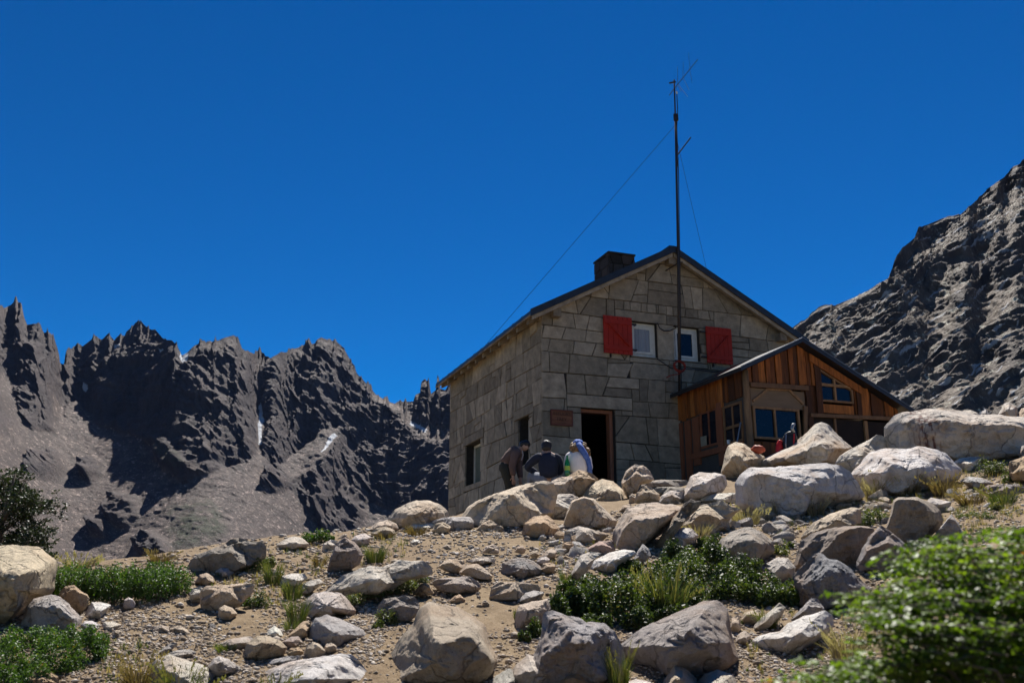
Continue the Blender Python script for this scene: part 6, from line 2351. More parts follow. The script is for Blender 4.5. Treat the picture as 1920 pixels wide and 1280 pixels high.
for (lab, px, row, w, h, mat, sd, hd) in (
        ('thick green grass tuft right of the tall dark crest boulder', 703, 1056, 62, 36, 'leaf_olive', 1, False),
        ('dark wispy grass tuft left of the pale flat-topped stone', 512, 1092, 60, 46, 'leaf_olive', 2, False),
        ('green grass tuft with yellow tips above the rough sunlit boulder', 548, 1120, 60, 44, 'leaf_olive', 3, False),
        ('long grass tuft hanging left of the rough sunlit boulder', 556, 1168, 66, 56, 'leaf_olive', 4, False),
        ('sparse grass tuft above the orange faced angular stone', 548, 1182, 50, 30, 'leaf_olive', 5, False),
        ('orange brown grass tuft on the crest before the layered boulder', 782, 1000, 60, 22, 'leaf_rust', 6, False),
        ('rusty grass tuft left of the tall dark crest boulder', 600, 1060, 46, 26, 'leaf_rust', 7, False),
        ('dry grass tuft on the crest below the two rounded tan stones', 722, 1010, 50, 20, 'leaf_rust', 8, False),
        ('yellowish grass tuft at the bottom left beside the low pale boulder', 255, 1290, 90, 60, 'leaf_rust', 9, True),
        ('grass tuft with seed heads in front of the low pale boulder', 340, 1300, 110, 60, 'leaf_olive', 10, True),
        ('pale dry grass tuft left of the large smooth grey boulder foot', 1400, 985, 80, 34, 'leaf_dry', 11, True),
        ('straw grass tuft standing before the large smooth grey boulder', 1458, 972, 36, 36, 'leaf_dry', 12, True),
        ('straw grass tuft right of centre under the large smooth grey boulder', 1530, 966, 60, 32, 'leaf_dry', 13, True),
        ('dry brown grass tuft under the pitted white topped boulder', 1700, 930, 90, 36, 'leaf_dry', 14, True),
        ('dry brown grass tuft right of the pitted white topped boulder', 1770, 928, 80, 36, 'leaf_rust', 15, True),
        ('dry grass tuft between the smooth grey and the pitted boulder', 1640, 938, 60, 34, 'leaf_dry', 16, True),
        ('green and straw grass tuft at the right edge above the near shrub', 1880, 945, 80, 30, 'leaf_olive', 17, True),
        ('brown grass tuft below the dark low ledge stone', 1820, 945, 80, 26, 'leaf_rust', 18, True),
        ('tall green stalks rising from the middle of the glossy shrub', 1250, 1165, 130, 90, 'leaf_olive', 19, True),
        ('grass blades between the dark spotted and the big mauve boulder', 1160, 1292, 70, 80, 'leaf_olive', 20, True),
        ('small grass tuft left of the tan block beside the path', 972, 1166, 26, 28, 'leaf_olive', 21, False),
        ('green grass tuft at the path edge above the grey rough stone', 1062, 1090, 40, 22, 'leaf_olive', 22, False),
        ('straw grass tuft at the left edge of the near shrub', 1590, 1245, 110, 66, 'leaf_dry', 23, True),
        ('grass tuft around the cracked pale stones at lower right', 1440, 1180, 60, 34, 'leaf_olive', 24, True),
        ('flowering grass tuft along the far top of the long green shrub', 150, 1062, 90, 22, 'leaf_dry', 25, True),
        ('grass tuft on the crest right of the long green shrub', 300, 1058, 70, 22, 'leaf_rust', 26, True),
        ('low green grass in front of the bright white flat stone on the left', 425, 1222, 70, 20, 'leaf_olive', 27, False),
        ('grass tuft at the right of the long sunlit slab tip', 668, 1095, 50, 18, 'leaf_olive', 28, False),
        ('bottom grass tuft before the great flat white slab', 520, 1300, 90, 34, 'leaf_olive', 29, True),
        ('grass in the hollow under the brown humped boulder', 1310, 1010, 80, 30, 'leaf_dry', 30, False)):
    tuft(lab, px, row, w, h, mat, 200 + sd, heads=hd, n=170 if w > 55 else 110)


# thin scattered grass and herbs, too many to count
def sparse_grass():
    rs = np.random.default_rng(5)
    V, Fc, T = [], [], []
    regs = [('440,1040 640,1010 640,1080 540,1170 420,1120', 130), ('1380,950 1660,930 1640,985 1420,1010', 120), ('1640,900 1919,880 1919,1000 1780,1010 1640,960', 420), ('1000,1020 1200,1010 1260,1060 1060,1090', 60),
            ('190,1200 330,1230 300,1279 180,1279', 90), ('1380,1160 1600,1120 1640,1220 1400,1279', 110), ('380,1040 500,1030 520,1110 400,1110', 60), ('640,1000 760,985 760,1050 680,1060', 50)]
    for poly, n in regs:
        P = pts(poly)
        made = 0
        while made < n:
            px, row = rs.uniform(P[:, 0].min(), P[:, 0].max()), rs.uniform(P[:, 1].min(), P[:, 1].max())
            if not inpoly(np.array([px]), np.array([row]), P)[0]:
                continue
            made += 1
            D = gdepth(px, row)
            b_ = ray(px, row) * D
            b_[2] = float(gzd(b_[0], b_[1])[0])
            h = rs.uniform(6, 16) * D / F
            tv = rs.random()
            for i in range(9):
                a = rs.uniform(0, 6.28)
                f = b_ + rs.normal(size=3) * np.array([h * 0.2, h * 0.2, 0])
                o = np.array([math.cos(a), math.sin(a), 0]) * h * rs.uniform(0.1, 0.6)
                sd = np.array([-math.sin(a), math.cos(a), 0]) * 0.003
                k = len(V)
                V += [f - sd, f + sd, f + o + np.array([0, 0, h * rs.uniform(0.6, 1.1)])]
                Fc.append((k, k + 1, k + 2))
                T += [np.clip(tv + rs.normal() * 0.15, 0, 1)] * 3
    me = mesh_np('grass', np.array(V), np.array(Fc))
    at = me.attributes.new('tone', 'FLOAT', 'POINT')
    at.data.foreach_set('value', np.array(T, dtype=np.float32))
    return me


M['leaf_mixed'] = leaf_material('thin grass', [(0.0, (0.05, 0.08, 0.02)), (0.45, (0.12, 0.13, 0.04)), (0.6, (0.28, 0.20, 0.09)), (1.0, (0.42, 0.32, 0.16))], 0.6, 0.35)
tag(link('grass', sparse_grass(), M['leaf_mixed']), 'sparse dry grass growing between the stones', 'grass', kind='stuff')


# near shrub at the right: layered sprays of small leaves on thin branches
def near_shrub():
    rs = np.random.default_rng(91)
    root_p = np.array([1.35, 2.15, -0.85])
    root = empty('shrub', tuple(root_p))
    tag(root, 'blurred bright green near shrub in the lower right corner', 'shrub', SHR)
    P, T, AX = [], [], []
    br = MB()
    # outline of the crown in the photograph and the distance of each spray
    for i in range(620):
        for _ in range(50):
            px = rs.uniform(1490, 2050)
            row = rs.uniform(985, 1330)
            top = np.interp(px, [1490, 1540, 1580, 1620, 1660, 1700, 1750, 1800, 1850, 1920, 2060], [1275, 1250, 1205, 1118, 1085, 1045, 1014, 1002, 996, 990, 985])
            if row > top + 4 and not (px < 1690 and 1165 < row < 1240 and rs.random() < 0.7):
                break
        D = 1.75 + 0.55 * rs.random() + 0.25 * max(0, (1180 - row) / 180)
        c = ray(px, row) * D
        ang = rs.normal(math.pi, 0.6) if rs.random() < 0.75 else rs.uniform(0, 6.28)
        L = rs.uniform(0.09, 0.20)
        dirv = np.array([math.cos(ang), math.sin(ang) * 0.8, rs.normal(0.05, 0.07)])
        a, b_ = c - dirv * L * 0.5, c + dirv * L * 0.5
        lt = np.clip(rs.normal(0.5, 0.17), 0, 1)
        br.tube([a - root_p, (a + b_) / 2 - root_p + np.array([0, 0, 0.006]), b_ - root_p], [0.0022, 0.0016, 0.0008], 5, False)
        k = rs.integers(38, 58)
        t = rs.random(k)
        sd = np.array([-dirv[1], dirv[0], 0])
        side = rs.choice([-1, 1], k)
        q = a + (b_ - a) * t[:, None] + sd * (side * rs.uniform(0.004, 0.026, k))[:, None] + np.array([0, 0, 1.0]) * rs.normal(0, 0.005, k)[:, None]
        P.append(q)
        AX.append(sd * side[:, None] + dirv * 0.7)
        T.append(np.clip(lt + rs.normal(size=k) * 0.1, 0, 0.97) if rs.random() > 0.008 else np.ones(k))
        if i % 4 == 0:
            m_ = (a + root_p) / 2 + rs.normal(size=3) * 0.05 + np.array([0.03, 0, 0.08])
            br.tube([root_p - root_p, m_ - root_p, a - root_p], [0.007, 0.005, 0.0022], 5, False)
    link('foliage', leaves_mesh('foliage', np.concatenate(P) - root_p, 0.0155, 2.6, 92, 1.45, np.concatenate(T), np.concatenate(AX)), M['leaf_near'], root)
    br.build('branch', M['twig'], root)
    g = MB()
    for (p0, p1) in (((1770, 1128), (1850, 1160)), ((1700, 1205), (1765, 1190)), ((1800, 1235), (1905, 1195)), ((1640, 1180), (1720, 1150))):
        a, b_ = ray(*p0) * 1.85, ray(*p1) * 2.0
        g.tube([a - root_p, (a + b_) / 2 - root_p + np.array([0, 0, 0.008]), b_ - root_p], [0.004, 0.0035, 0.002], 6, False)
    g.build('bare_branch', M['twig_grey'], root)


near_shrub()


# dark tree at the left edge
def left_tree():
    rs = np.random.default_rng(57)
    b_ = gp(-10, 1075)
    D = float(np.dot(b_, [0, CP, SP]))
    mp = D / F
    root = empty('tree', tuple(b_))
    tag(root, 'dark feathery small tree at the left edge behind the huge boulder', 'tree')
    tr = MB()
    P, T, AX = [], [], []

    def at(px, row, dy=0.0):
        return ray(px, row) * (D + dy) - b_

    trunk = [at(-12, 1078), at(-4, 1030, .05), at(4, 980, .0), at(16, 930, -.05), at(30, 885, 0)]
    tr.tube(trunk, [0.035, 0.03, 0.022, 0.015, 0.006], 7)
    tr.build('trunk', M['twig'], root, smooth=True)
    br = MB()
    ends = [(36, 880), (52, 896), (70, 925), (104, 935), (112, 950), (98, 965), (104, 990), (92, 1005), (96, 1025), (104, 1040), (60, 1010), (40, 985), (70, 980), (50, 955), (20, 905), (5, 890), (-10, 910), (-30, 930), (-20, 960),
            (-40, 990), (75, 1030), (50, 1035), (15, 1010), (30, 1040), (85, 950), (58, 930), (-60, 960), (-50, 1020), (40, 915), (88, 1040)]
    for e in ends:
        dy = rs.uniform(-0.45, 0.45)
        tip = at(e[0], e[1], dy)
        k = rs.uniform(0.15, 0.8)
        s = np.array(trunk[0]) * (1 - k) + np.array(trunk[-1]) * k if False else np.array([np.interp(k * 4, range(5), [t_[j] for t_ in trunk]) for j in range(3)])
        if s[2] > tip[2] - 0.02:
            s = np.array(trunk[0]) + (np.array(trunk[1]) - np.array(trunk[0])) * rs.random()
        mid_ = (s + tip) / 2 + np.array([0, 0, 0.03]) + rs.normal(size=3) * 0.03
        br.tube([s, mid_, tip], [0.009, 0.006, 0.002], 5, False)
        lt = np.clip(rs.normal(0.45, 0.15), 0, 1)
        for j in range(30):
            t = rs.uniform(0.30, 1.03)
            c = s * (1 - t) ** 2 + 2 * mid_ * t * (1 - t) + tip * t * t + rs.normal(size=3) * 0.03
            ang = rs.uniform(0, 6.28)
            dv = np.array([math.cos(ang), math.sin(ang), rs.normal(0.1, 0.3)]) * rs.uniform(0.04, 0.10)
            br.tube([c, c + dv], [0.002, 0.001], 4, False)
            m_ = rs.integers(16, 26)
            tt = rs.random(m_)
            P.append(c + dv * tt[:, None] + rs.normal(size=(m_, 3)) * 0.011)
            AX.append(np.tile(dv / np.linalg.norm(dv), (m_, 1)))
            T.append(np.clip(lt + rs.normal(size=m_) * 0.14, 0, 0.95))
    br.build('branch', M['twig'], root)
    link('foliage', leaves_mesh('foliage', np.concatenate(P), 0.024, 0.5, 58, 1.7, np.concatenate(T), np.concatenate(AX)), M['leaf_tree'], root)


left_tree()

# ------------------------------------------------------------------ people and their things
M['skin'] = simple('skin', (0.46, 0.27, 0.18), (0.40, 0.22, 0.15), rough=0.55, scale=8)
M['hair_dark'] = simple('dark hair', (0.025, 0.018, 0.014), (0.012, 0.009, 0.008), rough=0.45, scale=40, stretch=(1, 1, 0.2), bstr=0.6)
M['hair_brown'] = simple('curly light brown hair', (0.32, 0.19, 0.085), (0.17, 0.09, 0.04), rough=0.6, scale=30, bstr=0.8, bdist=0.02)
M['jacket_brown'] = simple('dark brown jacket', (0.17, 0.10, 0.075), (0.11, 0.065, 0.05), rough=0.85, scale=7, bstr=0.5, bdist=0.02)
M['shirt_orange'] = simple('orange shirt hem', (0.45, 0.20, 0.03), rough=0.85)
M['trouser_dark'] = simple('dark olive trousers', (0.05, 0.045, 0.03), (0.03, 0.028, 0.02), rough=0.9, scale=7, bstr=0.4)
M['sweater_navy'] = simple('navy jumper', (0.018, 0.024, 0.048), (0.011, 0.015, 0.032), rough=0.9, scale=9, bstr=0.5, bdist=0.015)
M['trouser_grey'] = simple('grey blue trousers', (0.22, 0.23, 0.28), (0.16, 0.17, 0.2), rough=0.9, scale=8, bstr=0.4)
M['shirt_white'] = simple('white shirt', (0.84, 0.80, 0.78), (0.74, 0.70, 0.69), rough=0.85, scale=6, bstr=0.5, bdist=0.02)
M['scarf_blue'] = simple('blue patterned scarf', (0.025, 0.08, 0.33), (0.12, 0.2, 0.5), rough=0.8, scale=26, bstr=0.4)
M['boot'] = simple('brown boots', (0.07, 0.045, 0.03), rough=0.8)
M['trim_pale'] = simple('pale jacket trim', (0.42, 0.37, 0.34), rough=0.8)


def skin_mesh(name, J, E, root, mat, parent, sub=2, rough_n=0.0):
    """a limb tree of joints (x, y, z, rx[, ry]) grown into one smooth surface"""
    keys = list(J)
    me = bpy.data.meshes.new(name)
    me.from_pydata([J[k][:3] for k in keys], [(keys.index(a), keys.index(b_)) for a, b_ in E], [])
    o = bpy.data.objects.new(name, me)
    COL.objects.link(o)
    o.modifiers.new('skin', 'SKIN')
    for i, k in enumerate(keys):
        sv = me.skin_vertices[0].data[i]
        q = J[k]
        sv.radius = (q[3], q[4] if len(q) > 4 else q[3])
        sv.use_root = (k == root)
    m_ = o.modifiers.new('sub', 'SUBSURF')
    m_.levels = m_.render_levels = sub
    dg = bpy.context.evaluated_depsgraph_get()
    out = bpy.data.meshes.new_from_object(o.evaluated_get(dg))
    bpy.data.objects.remove(o)
    if rough_n:
        co = np.empty(len(out.vertices) * 3)
        out.vertices.foreach_get('co', co)
        co = co.reshape(-1, 3)
        co = co + rough_n * np.stack([fbm(co * 14 + 3 * i, 3, 500 + i) for i in range(3)], -1)
        out.vertices.foreach_set('co', co.ravel())
    out.materials.clear()
    return link(name, out, M[mat], parent, smooth=True)


def hand(J, E, wrist, w, d, side):
    """palm, four fingers of unequal length slightly curled, and a thumb leaving the side of the palm"""
    w, d = np.array(w, float), np.array(d, float)
    d = d / np.linalg.norm(d)
    s = np.cross(d, [0, 1, 0.2])
    s = s / np.linalg.norm(s) * side
    n_ = np.cross(s, d)
    p = w + d * 0.055
    J[wrist + '_palm'] = (*p, 0.034, 0.018)
    E.append((wrist, wrist + '_palm'))
    for i, (off, L) in enumerate(((-0.03, 0.065), (-0.01, 0.078), (0.011, 0.072), (0.031, 0.055))):
        k = p + d * 0.035 + s * off
        m_ = k + d * L * 0.55 + n_ * 0.008
        t_ = k + d * L + n_ * 0.028
        J[f'{wrist}_k{i}'] = (*k, 0.0095)
        J[f'{wrist}_m{i}'] = (*m_, 0.009)
        J[f'{wrist}_t{i}'] = (*t_, 0.0075)
        E += [(wrist + '_palm', f'{wrist}_k{i}'), (f'{wrist}_k{i}', f'{wrist}_m{i}'), (f'{wrist}_m{i}', f'{wrist}_t{i}')]
    a = w + d * 0.03 - s * 0.042
    b_ = w + d * 0.07 - s * 0.062 + n_ * 0.015
    J[wrist + '_th0'] = (*a, 0.012)
    J[wrist + '_th1'] = (*b_, 0.010)
    E += [(wrist + '_palm', wrist + '_th0'), (wrist + '_th0', wrist + '_th1')]


def garment(name, J, grow, mat, parent, chains, rn=0.012):
    """one cloth mesh over several limb chains, each a little wider than the body"""
    bm = bmesh.new()
    for ch in chains:
        o = skin_mesh('piece', pick(J, ch, grow), list(zip(ch[:-1], ch[1:])), ch[0], mat, None, rough_n=rn)
        bm.from_mesh(o.data)
        me_ = o.data
        bpy.data.objects.remove(o)
        bpy.data.meshes.remove(me_)
    me = bpy.data.meshes.new(name)
    bm.to_mesh(me)
    bm.free()
    return link(name, me, M[mat], parent, smooth=True)


TOP = [['pelvis', 'waist', 'chest', 'upper', 'neck'], ['ysl', 'sl', 'el', 'wl'], ['ysr', 'sr', 'er', 'wr']]
LEGS = [['pelvis', 'hl', 'kl', 'al'], ['pelvis', 'hr', 'kr', 'ar']]


def prep(J):
    """joints used by the clothes only; the body itself stays slimmer"""
    C = dict(J)
    for s_ in 'lr':
        u, q = np.array(J['upper'][:3]), np.array(J['s' + s_][:3])
        C['ys' + s_] = (*(u * 0.6 + q * 0.4 - np.array([0, 0, 0.02])), 0.08)
    C['neck'] = (*(np.array(J['upper'][:3]) * 0.45 + np.array(J['neck'][:3]) * 0.55), 0.052)
    for k in ('pelvis', 'waist', 'chest', 'upper'):
        J[k] = tuple(list(J[k][:3]) + [r * 0.62 for r in J[k][3:]])
    return C


def pick(J, keys, grow):
    return {k: tuple(list(J[k][:3]) + [r + grow for r in J[k][3:]]) for k in keys}


def ball(mb_, c, r, nu=12, nv=8, noise_=0.0, seed=0):
    rs = np.random.default_rng(seed)
    r = np.array(r, float) * np.ones(3)
    vs = []
    for i in range(nv + 1):
        th = math.pi * i / nv
        for j in range(nu):
            ph = 2 * math.pi * j / nu
            q = np.array([math.sin(th) * math.cos(ph), math.sin(th) * math.sin(ph), math.cos(th)])
            k = 1 + noise_ * vnoise((q * 3 + seed)[None], seed)[0]
            vs.append(np.array(c) + q * r * k)
    fs = [(i * nu + j, i * nu + (j + 1) % nu, (i + 1) * nu + (j + 1) % nu, (i + 1) * nu + j) for i in range(nv) for j in range(nu)]
    mb_.add(vs, fs)


def person(label, px, row, depth, J, E):
    p = ray(px, row) * depth
    body = skin_mesh('person', J, E, 'pelvis', 'skin', None)
    body.location = tuple(p)
    tag(body, label, 'person', 'people outside the hut')
    return body


# bending man
PH = np.array
J = {'pelvis': (-0.10, 0.0, 0.90, 0.15, 0.13), 'waist': (-0.03, 0.0, 1.02, 0.145, 0.12), 'chest': (0.10, 0.0, 1.16, 0.165, 0.13), 'upper': (0.17, 0.0, 1.225, 0.12, 0.10), 'neck': (0.235, 0.0, 1.265, 0.055),
     'skull': (0.30, 0.0, 1.285, 0.078, 0.08), 'crown': (0.345, 0.0, 1.345, 0.085, 0.088), 'chin': (0.352, -0.005, 1.215, 0.045), 'nose': (0.405, -0.01, 1.268, 0.014),
     'sl': (0.13, -0.17, 1.17, 0.068), 'el': (0.06, -0.22, 0.90, 0.048), 'wl': (0.075, -0.22, 0.66, 0.032), 'sr': (0.20, 0.17, 1.17, 0.068), 'er': (0.19, 0.2, 0.90, 0.048), 'wr': (0.22, 0.15, 0.66, 0.032),
     'hl': (-0.08, -0.10, 0.86, 0.105), 'kl': (0.00, -0.12, 0.47, 0.07), 'al': (-0.04, -0.12, 0.09, 0.045), 'hr': (-0.08, 0.10, 0.86, 0.105), 'kr': (0.06, 0.12, 0.47, 0.07), 'ar': (0.05, 0.13, 0.09, 0.045),
     'earl': (0.295, -0.088, 1.28, 0.016)}
E = [('pelvis', 'waist'), ('waist', 'chest'), ('chest', 'upper'), ('upper', 'neck'), ('neck', 'skull'), ('skull', 'crown'), ('skull', 'chin'), ('skull', 'nose'), ('skull', 'earl'), ('upper', 'sl'), ('sl', 'el'), ('el', 'wl'), ('upper', 'sr'), ('sr', 'er'), ('er', 'wr'),
     ('pelvis', 'hl'), ('hl', 'kl'), ('kl', 'al'), ('pelvis', 'hr'), ('hr', 'kr'), ('kr', 'ar')]
hand(J, E, 'wl', J['wl'][:3], (0.1, 0, -1), 1)
hand(J, E, 'wr', J['wr'][:3], (0.1, 0, -1), 1)
CJ = prep(J)
man = person('man in a dark brown jacket bending forward beside the left stone wall', 955, 958, 18.6, J, E)
tor = ['pelvis', 'waist', 'chest', 'upper', 'sl', 'el', 'wl', 'sr', 'er', 'wr']
te = [('pelvis', 'waist'), ('waist', 'chest'), ('chest', 'upper'), ('upper', 'sl'), ('sl', 'el'), ('el', 'wl'), ('upper', 'sr'), ('sr', 'er'), ('er', 'wr')]
garment('jacket', CJ, 0.03, 'jacket_brown', man, TOP, 0.014)
leg = ['pelvis', 'hl', 'kl', 'al', 'hr', 'kr', 'ar']
le = [('pelvis', 'hl'), ('hl', 'kl'), ('kl', 'al'), ('pelvis', 'hr'), ('hr', 'kr'), ('kr', 'ar')]
garment('trousers', CJ, 0.02, 'trouser_dark', man, LEGS)
skin_mesh('shirt_hem', {'a': (-0.20, 0.0, 0.89, 0.085, 0.15), 'b': (-0.02, 0.0, 0.86, 0.11, 0.15)}, [('a', 'b')], 'a', 'shirt_orange', man)
mb = MB()
ball(mb, (0.325, 0.0, 1.34), (0.106, 0.098, 0.088), noise_=0.10, seed=3)
ball(mb, (0.275, 0.0, 1.33), (0.075, 0.092, 0.085), noise_=0.12, seed=4)
mb.build('hair', M['hair_dark'], man, smooth=True)
for sx, sy in ((0.387, -0.045), (0.392, 0.03)):
    mb = MB()
    ball(mb, (sx, sy, 1.283), 0.009, 8, 6)
    mb.build('eye', M['hair_dark'], man, smooth=True)
mb = MB()
ball(mb, (0.388, -0.005, 1.226), (0.008, 0.022, 0.006), 8, 6)
mb.build('mouth', simple('lips', (0.32, 0.12, 0.09)), man, smooth=True)
mb = MB()
mb.tube([(0.26, -0.14, 1.20), (0.275, -0.13, 1.10), (0.24, -0.15, 1.0)], 0.011, 6)
mb.build('collar_trim', M['trim_pale'], man)
for sy in (-0.12, 0.13):
    mb = MB()
    ball(mb, (0.04, sy, 0.05), (0.15, 0.055, 0.06), noise_=0.1, seed=8)
    mb.build('boot', M['boot'], man, smooth=True)

# seated man in navy, seen from behind
J = {'pelvis': (0.02, 0.0, 0.10, 0.18, 0.14), 'waist': (0.02, -0.03, 0.27, 0.165, 0.125), 'chest': (0.01, -0.02, 0.45, 0.185, 0.13), 'upper': (0.0, 0.0, 0.545, 0.13, 0.10), 'neck': (-0.01, 0.03, 0.625, 0.058),
     'skull': (-0.015, 0.05, 0.70, 0.085), 'crown': (-0.015, 0.05, 0.765, 0.085), 'nose': (-0.03, 0.155, 0.70, 0.014), 'earl': (-0.105, 0.05, 0.70, 0.016), 'earr': (0.078, 0.05, 0.70, 0.016),
     'sl': (-0.20, 0.01, 0.515, 0.07), 'el': (-0.40, 0.16, 0.355, 0.05), 'wl': (-0.20, 0.36, 0.27, 0.032), 'sr': (0.20, 0.01, 0.515, 0.07), 'er': (0.255, 0.16, 0.25, 0.05), 'wr': (0.08, 0.36, 0.26, 0.032),
     'hl': (-0.10, 0.05, 0.09, 0.11), 'kl': (-0.30, 0.42, 0.24, 0.072), 'al': (-0.30, 0.56, -0.16, 0.046), 'hr': (0.12, 0.05, 0.09, 0.11), 'kr': (0.18, 0.48, 0.22, 0.072), 'ar': (0.18, 0.60, -0.16, 0.046)}
E = [('pelvis', 'waist'), ('waist', 'chest'), ('chest', 'upper'), ('upper', 'neck'), ('neck', 'skull'), ('skull', 'crown'), ('skull', 'nose'), ('skull', 'earl'), ('skull', 'earr'), ('upper', 'sl'), ('sl', 'el'), ('el', 'wl'), ('upper', 'sr'), ('sr', 'er'), ('er', 'wr'),
     ('pelvis', 'hl'), ('hl', 'kl'), ('kl', 'al'), ('pelvis', 'hr'), ('hr', 'kr'), ('kr', 'ar')]
hand(J, E, 'wl', J['wl'][:3], (0.7, 0.6, -0.3), 1)
hand(J, E, 'wr', J['wr'][:3], (-0.7, 0.6, -0.2), 1)
CJ = prep(J)
sit = person('seated man in a navy jumper seen from behind, elbow on his knee', 1027, 908, 17.6, J, E)
garment('jumper', CJ, 0.028, 'sweater_navy', sit, TOP, 0.012)
garment('trousers', CJ, 0.02, 'trouser_grey', sit, LEGS)
mb = MB()
ball(mb, (-0.015, 0.035, 0.752), (0.102, 0.105, 0.10), noise_=0.10, seed=13)
ball(mb, (-0.015, 0.0, 0.70), (0.094, 0.075, 0.085), noise_=0.12, seed=14)
mb.build('hair', M['hair_dark'], sit, smooth=True)

# seated woman in white with a blue headscarf
J = {'pelvis': (0.0, 0.0, 0.08, 0.195, 0.15), 'waist': (0.0, -0.02, 0.24, 0.165, 0.12), 'chest': (-0.01, -0.01, 0.40, 0.175, 0.12), 'upper': (-0.01, 0.01, 0.475, 0.125, 0.09), 'neck': (0.0, 0.03, 0.545, 0.05),
     'skull': (0.0, 0.05, 0.62, 0.08), 'crown': (0.0, 0.05, 0.68, 0.08), 'nose': (0.0, 0.15, 0.625, 0.013),
     'sl': (-0.185, 0.01, 0.445, 0.062), 'el': (-0.225, 0.14, 0.20, 0.044), 'wl': (-0.08, 0.32, 0.18, 0.028), 'sr': (0.175, 0.01, 0.445, 0.062), 'er': (0.225, 0.14, 0.20, 0.044), 'wr': (0.08, 0.32, 0.18, 0.028),
     'hl': (-0.11, 0.05, 0.08, 0.11), 'kl': (-0.14, 0.46, 0.14, 0.07), 'al': (-0.14, 0.56, -0.22, 0.044), 'hr': (0.11, 0.05, 0.08, 0.11), 'kr': (0.14, 0.46, 0.14, 0.07), 'ar': (0.14, 0.56, -0.22, 0.044)}
E = [e for e in E if 'ear' not in e[0] + e[1] and '_' not in e[0] + e[1]]
hand(J, E, 'wl', J['wl'][:3], (0.7, 0.6, -0.3), 1)
hand(J, E, 'wr', J['wr'][:3], (-0.7, 0.6, -0.2), 1)
CJ = prep(J)
wom = person('seated woman in a white shirt with a blue headscarf seen from behind', 1085, 898, 17.6, J, E)
garment('shirt', CJ, 0.028, 'shirt_white', wom, TOP, 0.012)
garment('trousers', CJ, 0.02, 'trouser_grey', wom, LEGS)
mb = MB()
for i, (c_, r) in enumerate((((-0.085, 0.0, 0.585), 0.075), ((0.085, -0.01, 0.60), 0.07), ((-0.06, -0.03, 0.52), 0.065), ((0.15, -0.02, 0.535), 0.065), ((0.19, -0.02, 0.47), 0.045), ((-0.02, -0.04, 0.60), 0.085), ((0.10, 0.04, 0.65), 0.06), ((-0.09, 0.04, 0.64), 0.055))):
    ball(mb, c_, r, 14, 10, noise_=0.35, seed=20 + i)
mb.build('hair', M['hair_brown'], wom, smooth=True)
mb = MB()
ball(mb, (0.0, 0.045, 0.675), (0.106, 0.108, 0.095), noise_=0.08, seed=31)
ball(mb, (0.02, -0.06, 0.68), (0.075, 0.045, 0.055), noise_=0.2, seed=32)
mb.tube([(0.0, -0.09, 0.66), (0.05, -0.125, 0.56), (0.11, -0.14, 0.46), (0.175, -0.13, 0.34), (0.205, -0.10, 0.22), (0.205, -0.08, 0.06)], [0.055, 0.06, 0.058, 0.05, 0.045, 0.05], 9)
mb.build('headscarf', M['scarf_blue'], wom, smooth=True)

# green bottle beside her
bp = ray(1064, 892) * 17.45
bt = empty('bottle', tuple(bp))
tag(bt, 'green plastic bottle with a yellow label standing left of the seated woman', 'bottle')
prof = [(0.0, 0.0), (0.048, 0.005), (0.052, 0.03), (0.052, 0.20), (0.046, 0.25), (0.026, 0.31), (0.015, 0.335), (0.015, 0.36)]
mb = MB()
mb.tube([(0, 0, z) for r, z in prof], [max(r, 0.004) for r, z in prof], 14)
m, nt, b = new_mat('green bottle plastic')
b.inputs['Base Color'].default_value = (0.02, 0.33, 0.10, 1)
b.inputs['Roughness'].default_value = 0.12
b.inputs['Transmission Weight'].default_value = 0.55
M['bottle'] = m
mb.build('bottle_body', M['bottle'], bt, smooth=True)
mb = MB()
mb.tube([(0, 0, 0.10), (0, 0, 0.185)], 0.0535, 14, False)
mb.build('bottle_label', simple('yellow label', (0.62, 0.55, 0.05), (0.1, 0.42, 0.08), rough=0.5, scale=16), bt, smooth=True)
mb = MB()
mb.tube([(0, 0, 0.36), (0, 0, 0.385)], 0.017, 10)
mb.build('bottle_cap', simple('green cap', (0.02, 0.25, 0.05), rough=0.4), bt)

# red and black backpack by the annexe window
pp = ray(1478, 845) * 18.2
pp[2] = float(gz(pp[0], pp[1]))
bk = empty('backpack', tuple(pp), math.radians(-15))
tag(bk, 'red and black backpack standing below the large annexe window', 'backpack')
hh = float((ray(1480, 800) * 18.2)[2] - pp[2])
M['nylon_black'] = simple('black nylon', (0.012, 0.012, 0.014), (0.02, 0.02, 0.022), rough=0.55, scale=8, bstr=0.4, bdist=0.01)
M['nylon_red'] = simple('red nylon', (0.5, 0.012, 0.012), (0.38, 0.01, 0.01), rough=0.5, scale=8, bstr=0.4, bdist=0.01)
skin_mesh('pack_body', {'a': (0.04, 0, 0.12, 0.16, 0.12), 'b': (0.04, 0, hh * 0.45, 0.18, 0.14), 'c': (0.05, 0, hh * 0.72, 0.17, 0.13), 'd': (0.07, 0, hh * 0.9, 0.12, 0.10)}, [('a', 'b'), ('b', 'c'), ('c', 'd')], 'a', 'nylon_black', bk, rough_n=0.02)
skin_mesh('side_pocket', {'a': (-0.15, -0.03, hh * 0.35, 0.08), 'b': (-0.17, -0.04, hh * 0.58, 0.075), 'c': (-0.13, -0.02, hh * 0.74, 0.045)}, [('a', 'b'), ('b', 'c')], 'a', 'nylon_red', bk, rough_n=0.012)
skin_mesh('pack_lid', {'a': (-0.05, -0.04, hh * 0.80, 0.045), 'b': (0.06, -0.05, hh * 0.88, 0.05), 'c': (0.17, -0.03, hh * 0.82, 0.04)}, [('a', 'b'), ('b', 'c')], 'a', 'nylon_black', bk)
